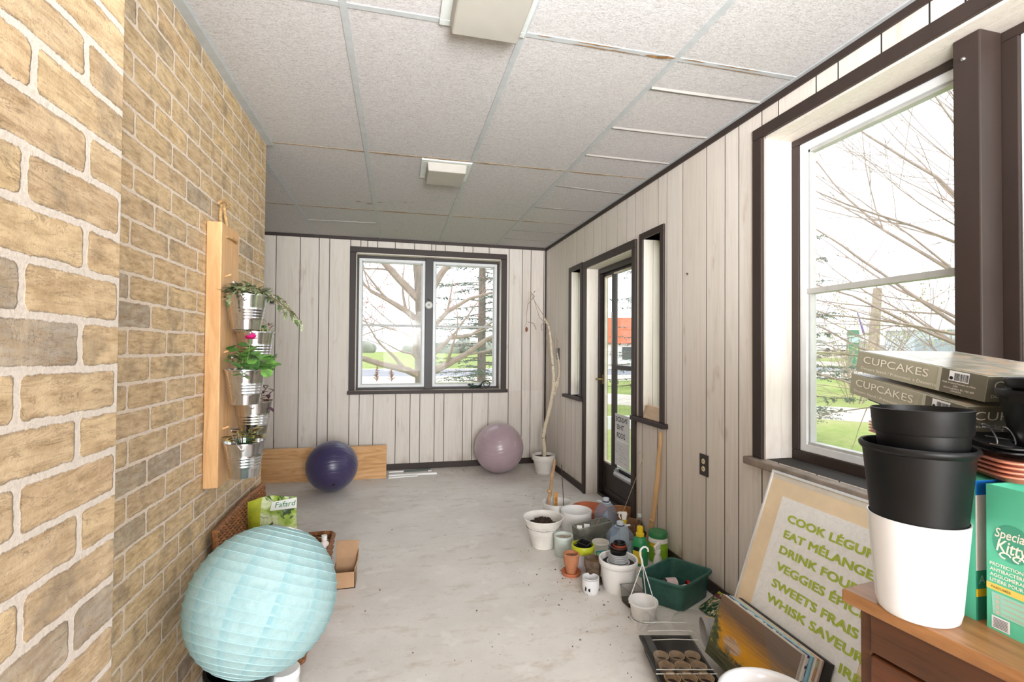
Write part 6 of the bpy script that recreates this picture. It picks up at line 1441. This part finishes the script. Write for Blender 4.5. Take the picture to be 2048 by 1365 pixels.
# black pots at the right edge
c=Vector((1.205,.638,1.087)); t=thing('black_pot','black nursery pot with hanger lugs at the right edge, in front of the cupcake boxes','nursery pot',c)
m=MB().lathe([(0,.004),(.055,.004),(.06,0),(.064,.004),(.080,.090),(.085,.094),(.088,.102),(.086,.108),(.080,.106),(.06,.01),(0,.01)],c,56)
m.box((c.x-.098,c.y-.004,c.z+.086),(c.x-.080,c.y+.018,c.z+.104)); mk('pot_body',m,M_BLACKP,t,smooth=50)
c=c+V2(.004,-.002,.050); t=thing('black_pot','smaller black pot standing in the lugged pot at the right edge','nursery pot',c)
mk('pot_body',MB().lathe([(0,.004),(.046,.004),(.050,0),(.054,.004),(.066,.060),(.074,.062),(.078,.078),(.076,.081),(.070,.079),(.05,.01),(0,.01)],c,56),M_BLACKP,t,smooth=50)

# ================================================================== OUTDOORS
GZ=-.40
m=MB().box((-120,YB+.4,GZ-.1),(160,200,GZ)); m.box((XR+.25,-60,GZ-.1),(160,YB+.4,GZ)); struct('ground',m,M_GRASS,smooth=0,label='spring lawn outside')
def gstrip(name,pts,mat,lab,z=.006):
    m=MB(); m.prism([(x,y,GZ-.02) for x,y in pts],[(x,y,GZ+z) for x,y in pts]); return struct(name,m,mat,smooth=0,label=lab)
M_ROAD=P((140,140,148),.9,var=.08,scale=.6,name='pale_asphalt'); M_GRAV=P((206,196,182),.95,var=.12,scale=3,bump=.4,bscale=30,name='pale_gravel')
def rot_road(u0,u1,d0,d1,ang,org):
    c,s=math.cos(ang),math.sin(ang); f=lambda u,d:(org[0]+c*u-s*d,org[1]+s*u+c*d); return [f(u0,d0),f(u1,d0),f(u1,d1),f(u0,d1)]
gstrip('trim_4',[(-80,23.4),(30,23.4),(30,28.5),(-80,28.5)],M_GRAV,'pale gravel verge before the road behind the house')
gstrip('trim_5',[(-80,28.5),(30,28.5),(30,37.5),(-80,37.5)],M_ROAD,'pale road beyond the back window')
gstrip('trim_6',[(-80,37.5),(30,37.5),(30,38.8),(-80,38.8)],M_GRAV,'pale far verge of the road')
A45=math.radians(-45); O45=(0,0)
def zD(d): return GZ if d<60 else GZ+1.5*min(1,(d-60)/32)
def gslope(name,d0,d1,mat,lab,z=.008,u0=-18,u1=110):
    (x0,y0),(x1,y1),(x2,y2),(x3,y3)=rot_road(u0,u1,d0,d1,A45,O45); za,zb=zD(d0)+z,zD(d1)+z
    m=MB().prism([(x0,y0,GZ-.3),(x1,y1,GZ-.3),(x2,y2,GZ-.3),(x3,y3,GZ-.3)],[(x0,y0,za),(x1,y1,za),(x2,y2,zb),(x3,y3,zb)]); return struct(name,m,mat,smooth=0,label=lab)
gslope('trim_7',13.9,17.2,M_GRAV,'pale gravel driveway outside the large window')
gslope('trim_8',39,47,M_GRAV,'pale verge beyond the lawn')
gslope('trim_9',47,60,M_ROAD,'grey road beyond the lawn',.010)
gslope('trim_10',60,61.5,M_GRASS,'grass edge beyond the road')
gslope('trim_11',61.5,68,M_GRAV,'pale strip on the far side of the road')
gslope('trim_12',68,76,M_GRASS,'grass bank beyond the road')
gslope('trim_13',76,83,M_GRAV,'upper pale strip on the bank')
gslope('trim_14',83,92,M_GRASS,'top of the grass bank')
gslope('trim_15',92,150,M_GRAV,'pale car lot far off')
rt=random.Random(11)
def rvt(a): return Vector((rt.uniform(-a,a),rt.uniform(-a,a),rt.uniform(-a,a)))
def grow(m,p,d,L,r,depth,spread=.55,up=.05,seg=5,kids=3,minr=.004,tips=None,curl=.13):
    pts=[p.copy()]; rad=[r]; q=p.copy(); d=d.normalized()
    for i in range(seg):
        d=(d+rvt(curl)+Vector((0,0,up))).normalized(); q=q+d*(L/seg); pts.append(q.copy()); rad.append(max(minr,r*(1-.62*(i+1)/seg)))
    m.tube(pts,rad,6 if r>.03 else 4 if r>.012 else 3,cap=False)
    if tips is not None and depth<=1: tips.append((q.copy(),d.copy()))
    if depth<=0: return
    for k in range(kids):
        i=rt.randint(max(1,seg//3),seg); b=pts[i]; dd=(d+rvt(spread)*1.6).normalized(); dd.z=dd.z*.8+up
        grow(m,b,dd,L*rt.uniform(.5,.75),max(minr,rad[i]*rt.uniform(.5,.72)),depth-1,spread,up,max(3,seg-1),kids,minr,tips,curl)
    grow(m,pts[-1],(d+rvt(.2)).normalized(),L*.65,rad[-1],depth-1,spread,up,max(3,seg-1),kids,minr,tips,curl)
M_BUD=P((196,120,116),.7,var=.2,name='red_buds')
# big maple behind the back window
t=thing('maple_tree','large bare maple with a thick grey trunk behind the left pane of the back window','tree',(.50,9.2,GZ))
m=MB(); B0=Vector((.52,9.2,GZ))
m.tube([B0+Vector((.05,0,-.1)),B0+Vector((.03,0,.35)),B0+Vector((.0,0,.9)),B0+Vector((-.03,0,1.5)),B0+Vector((-.02,0,2.2)),B0+Vector((-.08,.05,3.0)),B0+Vector((-.20,.1,4.0))],[.30,.235,.20,.185,.18,.16,.12],14)
mk('trunk',m,M_BARK,t)
m=MB(); tips=[]
def limb(pts,r0,r1,depth,kids=3,L=1.1,sp=.55):
    pts=[Vector(q) for q in pts]; n=len(pts); m.tube(pts,[r0+(r1-r0)*i/(n-1) for i in range(n)],7,cap=False)
    for i in range(1,n):
        for k in range(kids if i==n-1 else 1):
            d=(pts[i]-pts[i-1]).normalized(); grow(m,pts[i],(d+rvt(.7)).normalized(),L*rt.uniform(.5,1),max(.006,(r0+(r1-r0)*i/(n-1))*.6),depth,sp,.03,5,2,.0035,tips)
limb([(.44,9.18,.72),(.15,9.0,.86),(-.3,8.9,.97),(-.75,8.8,1.12),(-1.1,8.7,1.28)],.075,.035,3)
limb([(.40,9.2,1.75),(.15,9.2,1.95),(-.15,9.1,2.12),(-.5,9.1,2.3)],.07,.03,3)
limb([(.44,9.2,1.0),(.28,9.0,1.15),(.30,8.9,1.4),(.1,8.8,1.55),(-.2,8.8,1.62)],.045,.02,3)
limb([(.45,9.2,2.1),(.0,9.2,2.55),(-.6,9.1,3.2),(-1.1,9.0,3.8)],.085,.035,3)
limb([(.52,9.2,2.2),(.8,9.2,2.7),(1.2,9.1,3.2),(1.6,9.1,3.5)],.08,.03,3)
limb([(.60,9.2,.8),(.9,9.1,.95),(1.25,9.0,1.15),(1.6,8.9,1.42),(1.95,8.8,1.6)],.075,.03,3)
limb([(.60,9.2,1.1),(.95,9.0,1.45),(1.3,8.9,1.5),(1.7,8.8,1.75)],.05,.02,3)
limb([(.58,9.2,1.6),(.9,9.1,1.95),(1.3,9.0,2.2),(1.8,9.0,2.35)],.055,.02,3)
mk('branches',m,M_TWIG,t)
m=MB()
for (p,d) in tips[::2]:
    for k in range(2): q=p+rvt(.03); m.sphere(q,.011,5,3)
tag(mk('buds',m,M_BUD,t,smooth=0),kind='stuff')
# spruces
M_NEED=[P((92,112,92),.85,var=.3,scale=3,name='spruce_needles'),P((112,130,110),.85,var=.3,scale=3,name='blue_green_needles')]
def spruce(name,lab,base,h,r,zmin,n_br,seed,lean=(0,0),mat=None,ncard=12):
    rr=random.Random(seed); t=thing(name,lab,'tree',base,None); b=Vector(base); m=MB()
    m.tube([b+Vector((0,0,-.1)),b+Vector((0,0,h*.5)),b+Vector((0,0,h))],[.028*h*.55,.018*h*.6,.01],10); mk('trunk',m,P((120,104,92),.9,var=.2,scale=20,bump=.4,bscale=30,name='spruce_bark'),t)
    mb=MB(); mn=MB()
    for k in range(n_br):
        z=zmin+(h-zmin)*(k/n_br)**1.15; a=rr.uniform(0,2*pi); L=r*(1-(z/h))**.85*rr.uniform(.75,1.1)+.1; d=Vector((math.cos(a),math.sin(a),.12))
        p=b+Vector((0,0,z)); pts=[p]; 
        for i in range(5):
            d=(d+Vector((0,0,-.10+.045*i))).normalized(); p=p+d*(L/5); pts.append(p)
        mb.tube(pts,[.018*L*.6,.014*L*.6,.010*L*.6,.007*L*.6,.005,.003],4,cap=False)
        side=Vector((-d.y,d.x,0)).normalized()
        for i in range(1,6):
            for s in (-1,1):
                for e in range(2):
                    o=pts[i]-(pts[i]-pts[i-1])*rr.random(); l=L*.34*(1-.12*i)*rr.uniform(.6,1.1)+.05; tw=(side*s*.8+d*.7+Vector((0,0,rr.uniform(-.35,.05)))).normalized(); end=o+tw*l
                    k2=ncard; up=Vector((rr.uniform(-.3,.3),rr.uniform(-.3,.3),1)); q=tw.cross(up).normalized(); u2=q.cross(tw)
                    for w in range(k2):
                        f=(w+.3)/k2; c=o+tw*(l*f); ln=.055*(1.1-.5*f); an=rr.uniform(0,2*pi); dd=(q*math.cos(an)+u2*math.sin(an))*.8+tw*.7; dd.normalize(); wd=tw.cross(dd).normalized()*.012
                        mn.add([c-wd,c+wd,c+dd*ln],[(0,1,2)],0)
    mk('boughs',mb,P((120,104,92),.9,name='bough_bark'),t,smooth=0); tag(mk('needles',mn,mat or M_NEED[0],t,smooth=0),kind='stuff')
    return t
spruce('spruce_tree','tall spruce behind the right pane of the back window',(1.98,11.5,GZ),7.5,2.0,.5,110,3,ncard=10)
spruce('spruce_tree','spruce whose boughs reach into the left edge of the large window',(6.7,7.7,GZ),6.0,1.8,.25,110,5,mat=M_NEED[1],ncard=14)
spruce('spruce_tree','loose spruce seen through the door glass',(7.5,12.4,GZ),8.0,2.8,.6,80,8,ncard=8)
# fan of bare limbs outside the large window (trunk right of the post)
t=thing('bare_tree','bare tree whose thin branches fan across the large window from the right','tree',(6.1,2.55,GZ))
m=MB(); B0=Vector((6.1,2.55,GZ)); m.tube([B0+Vector((0,0,-.1)),B0+Vector((0,0,.6)),B0+Vector((-.05,.05,1.3))],[.16,.12,.10],10); mk('trunk',m,M_BARK,t)
m=MB(); tips=[]
for (d,L,r,zz) in [((-.35,.62,.55),2.4,.038,1.0),((-.2,.75,.25),2.5,.034,.7),((-.3,.45,.9),2.7,.042,1.2),((-.15,.7,.75),2.7,.038,1.2),((-.5,.6,.10),2.2,.028,.9),((0,.8,.45),2.6,.034,1.0),((-.35,.3,1.1),2.7,.038,1.2),((-.1,.4,1.3),2.8,.04,1.25),((-.4,.75,.4),2.4,.03,1.1),((.1,.6,1.0),2.7,.035,1.2),((-.6,.1,.8),2.2,.03,1.2)]:
    grow(m,B0+Vector((-.03,.03,zz)),Vector(d),L,r,3,.42,.015,7,3,.0032,tips,.085)
mk('branches',m,M_TWIG,t)
# leafing shrubs
M_NEWL=P((176,180,92),.7,var=.25,scale=2,name='new_spring_leaves')
def shrub(lab,base,h,r,n,seed,leafmat=M_NEWL,lv=3):
    rr=random.Random(seed); t=thing('leafing_shrub',lab,'shrub',base); m=MB(); ml=MB(); b=Vector(base); tp=[]
    for k in range(n):
        a=rr.uniform(0,2*pi); grow(m,b+Vector((math.cos(a)*r*.3,math.sin(a)*r*.3,0)),Vector((math.cos(a)*.5,math.sin(a)*.5,1)),h*rr.uniform(.5,.8),.02*h/2,2,.5,.02,5,3,.006,tp)
    mk('stems',m,M_TWIG,t)
    for (p,d) in tp:
        for k in range(lv): leaf(ml,p+Vector((rr.uniform(-.12,.12),rr.uniform(-.12,.12),rr.uniform(-.15,.1)))*h*.5,Vector((rr.uniform(-1,1),rr.uniform(-1,1),rr.uniform(-1,1))),(0,0,1),.05*h*.5,.035*h*.5)
    tag(mk('leaves',ml,leafmat,t,smooth=0),kind='stuff'); return t
shrub('yellow-green leafing shrub on the lawn, right of the green sign',(17.0,14.6,GZ),3.3,1.2,14,21)
shrub('low leafing shrub on the lawn before the grey warehouse',(23.5,15.9,GZ),2.3,1.6,12,22)
shrub('twiggy shrub seen low in the large window before the road',(14.2,12.4,GZ),1.6,.7,9,23)
for x,lab in ((-.97,'small brown conifer by the road, left one outside the back window'),(-.28,'small brown conifer by the road, right one outside the back window')):
    t=thing('dead_conifer',lab,'small conifer',(x,24.2,GZ)); m=MB()
    for k in range(60):
        z=.02+.85*(k/60); a=rt.uniform(0,6.28); q=.16*(1-z/.95)+.02; leaf(m,Vector((x,24.2,GZ+z)),(math.cos(a),math.sin(a),.9),(0,0,1),q*1.6,.06)
    m.tube([(x,24.2,GZ),(x,24.2,GZ+.8)],.02,5); mk('foliage',m,P((150,112,84),.9,var=.2,name='dead_brown'),t,smooth=0)
# shed, pole, sign, cars, warehouse
t=thing('garden_shed','small cream shed with a grey roof at the left edge of the large window','shed',(56.2,57.2,.5))
F=Matrix.Translation((56.4,56.9,.5))@Matrix.Rotation(math.radians(-45),4,'Z')
m=MB().box((-3.4,-1.2,-.3),(1.2,1.2,1.75)).xf(F); mk('shed_wall',m,P((236,230,218),.8,var=.04,name='cream_siding'),t,smooth=0)
m=MB().prism([(-3.6,-1.4,1.75),(1.5,-1.4,1.75),(1.5,1.4,1.75),(-3.6,1.4,1.75)],[(-3.6,-.05,2.75),(.2,-.05,2.75),(.2,.05,2.75),(-3.6,.05,2.75)]).xf(F); mk('shed_roof',m,P((120,116,112),.85,var=.1,name='grey_shingle'),t,smooth=0)
t=thing('utility_pole','leaning wooden utility pole beyond the road','utility pole',(31.7,26.4,GZ))
mk('pole',MB().tube([(31.7,26.4,GZ),(31.88,26.32,3),(32.05,26.24,5.6)],[.36,.32,.26],12),P((168,150,134),.9,var=.12,name='grey_wood_pole'),t)
t=thing('roadside_sign','green roadside sign tower far beyond the lawn','sign',(44.3,38.8,GZ))
F=Matrix.Translation((44.3,38.8,GZ))@Matrix.Rotation(-.85,4,'Z')
m=MB().box((-.5,-.25,0),(.5,.25,3.75)).xf(F); mk('sign_body',m,P((60,140,100),.5,name='sign_green'),t,smooth=0)
m=MB().box((-.44,-.29,2.5),(.44,-.255,3.2)).xf(F); mk('sign_panel',m,P((180,214,200),.5,name='sign_pale'),t,smooth=0)
t=thing('feather_banner','tall white and purple feather banner left of the utility pole','banner',(45.6,38.6,GZ)); F=Matrix.Translation((45.6,38.6,GZ))@Matrix.Rotation(-.85,4,'Z')
m=MB().prism([(-.02,-.03,3.3),(1.5,-.03,3.3),(1.5,.03,3.3),(-.02,.03,3.3)],[(-.62,-.03,5.5),(-.5,-.03,5.5),(-.5,.03,5.5),(-.62,.03,5.5)]).xf(F); mk('banner_cloth',m,P((226,232,240),.7,name='banner_white'),t,smooth=0)
m=MB().prism([(-.20,-.05,3.2),(.02,-.05,3.2),(.02,.05,3.2),(-.20,.05,3.2)],[(-.72,-.05,5.55),(-.62,-.05,5.55),(-.62,.05,5.55),(-.72,.05,5.55)]).xf(F); mk('banner_edge',m,P((110,80,150),.7,name='banner_purple'),t,smooth=0)
m=MB().tube([(-.08,0,0),(-.08,0,3.3)],.05,6).xf(F); mk('banner_pole',m,M_WIRE,t)
def car(lab,x,y,col):
    t=thing('parked_car',lab,'car',(x,y,1.11),'white cars in the far lot'); F=Matrix.Translation((x,y,1.11))@Matrix.Rotation(-.75,4,'Z')
    L=[(-2.2,.35),(-2.25,.75),(-2.0,.9),(-1.4,.95),(-.9,1.45),(.7,1.47),(1.3,1.0),(2.1,.85),(2.25,.6),(2.2,.35)]
    m=MB().prism([(a,-.85,b) for a,b in L],[(a,.85,b) for a,b in L]).xf(F); mk('car_body',m,P(col,.3,name='car_paint%d'%col[0]),t,smooth=0,bevel=.06)
    m=MB(); 
    for sgn in (-1,1): m.prism([(-1.25,sgn*.87,.98),(1.1,sgn*.87,.98),(.62,sgn*.8,1.38),(-.85,sgn*.8,1.38)],[(-1.25,sgn*.86,.98),(1.1,sgn*.86,.98),(.62,sgn*.79,1.38),(-.85,sgn*.79,1.38)])
    m.xf(F); mk('car_window',m,P((70,76,84),.2,name='car_glass'),t,smooth=0)
    for a in (-1.35,1.35):
        for s in (-.8,.8):
            m=MB().lathe([(0,-.1),(.3,-.1),(.33,-.06),(.33,.06),(.3,.1),(0,.1)],(a,s,.33),16,frame=(Vector((1,0,0)),Vector((0,0,1)),Vector((0,1,0)))).xf(F); mk('wheel',m,M_BLACK,t)
car('white car on the left in the far lot beyond the large window',69.4,67.3,(238,238,238))
car('white car on the right in the far lot, nearer the green sign',73.3,66.2,(232,232,234))
car('pale silver car behind the two white cars in the far lot',79.5,73.5,(214,216,220))
t=thing('warehouse','long pale grey metal warehouse far behind the bare branches','building',(66,46,GZ)); F=Matrix.Translation((66.5,50.5,GZ))@Matrix.Rotation(-1.15,4,'Z')
mk('warehouse_wall',MB().box((-1,-5,0),(40,12,4.3)).xf(F),P((196,204,214),.6,var=.05,scale=.4,name='pale_cladding'),t,smooth=0)
m=MB(); m.prism([(-1.4,-5.4,4.3),(40,-5.4,4.3),(40,12.4,4.3),(-1.4,12.4,4.3)],[(-1.4,3.3,4.9),(40,3.3,4.9),(40,3.7,4.9),(-1.4,3.7,4.9)]).xf(F); mk('warehouse_roof',m,P((206,212,220),.5,name='pale_roof'),t,smooth=0)
for k in range(4): m=MB().box((2+9*k,-5.06,0),(6+9*k,-5.0,3.2)).xf(F); mk('bay_door',m,P((160,170,182),.6,name='bay_grey'),t,smooth=0)
t=thing('orange_building','orange and white shop front with dark windows seen through the door glass','building',(25,44,GZ)); F=Matrix.Translation((25.5,45.5,GZ))@Matrix.Rotation(-.45,4,'Z')
mk('building_wall',MB().box((-9,0,0),(10,8,2.2)).xf(F),P((232,230,226),.7,name='shop_white'),t,smooth=0)
mk('fascia',MB().box((-9.2,-.3,2.2),(10.2,8,5.0)).xf(F),P((232,112,70),.6,var=.06,scale=.5,name='shop_orange'),t,smooth=0)
for k in range(4): mk('shop_window',MB().box((-7+4.3*k,-.06,.6),(-4.4+4.3*k,0,1.9)).xf(F),P((70,74,80),.2,name='shop_glass'),t,smooth=0)
mk('fascia_panel',MB().box((3.6,-.36,3.0),(6.0,-.3,4.2)).xf(F),P((70,64,64),.5,name='dark_panel'),t,smooth=0)
# far tree line
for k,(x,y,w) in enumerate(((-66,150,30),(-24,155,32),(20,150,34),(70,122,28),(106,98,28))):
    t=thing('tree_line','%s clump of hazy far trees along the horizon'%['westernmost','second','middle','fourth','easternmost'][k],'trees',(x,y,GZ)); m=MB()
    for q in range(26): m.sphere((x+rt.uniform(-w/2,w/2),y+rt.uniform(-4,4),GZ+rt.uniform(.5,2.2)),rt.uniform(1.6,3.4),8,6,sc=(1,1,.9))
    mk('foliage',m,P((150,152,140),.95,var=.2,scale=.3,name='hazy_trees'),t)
# white porch rail and step outside the door
t=thing('porch_rail','white porch rail outside the lower door glass','rail',(3.1,5.6,GZ))
F=Matrix.Translation((2.75,5.85,GZ))
m=MB().box((-.35,-.05,.62),(.9,.05,.78)).xf(F); mk('top_rail',m,M_WHITEP,t,smooth=0)
for k in range(4): mk('baluster',MB().box((-.3+.35*k,-.03,0),(-.24+.35*k,.03,.62)).xf(F),M_WHITEP,t,smooth=0)
# ================================================================== CRUMBS ON THE FLOOR
m=MB(); rr=random.Random(5)
def crumb(x,y,s):
    n=rr.randint(3,5); a0=rr.uniform(0,6.28); top=[(x+s*math.cos(a0+6.28*k/n)*rr.uniform(.4,1),y+s*math.sin(a0+6.28*k/n)*rr.uniform(.4,1),.0045*rr.uniform(.5,1)) for k in range(n)]; bot=[(q[0],q[1],.0002) for q in top]; m.prism(bot,top)
for k in range(170):
    if k<70: x,y=rr.gauss(.95,.14),rr.gauss(2.3,.28)
    elif k<95: x,y=rr.gauss(.62,.12),rr.gauss(4.9,.06)
    elif k<110: x,y=rr.gauss(1.25,.12),rr.gauss(3.85,.12)
    else: x,y=rr.uniform(-.2,1.2),rr.uniform(1.5,4.8)
    crumb(x,y,rr.choice((.0015,.002,.002,.003,.003,.0045,.006)))
o=mk('floor_crumbs',m,P((112,98,86),.9,var=.3,scale=200,name='dark_crumbs'),loc=(.9,2.4,0),smooth=0); tag(o,'dark crumbs of soil and dry leaf bits scattered over the concrete floor','debris',None,'stuff')
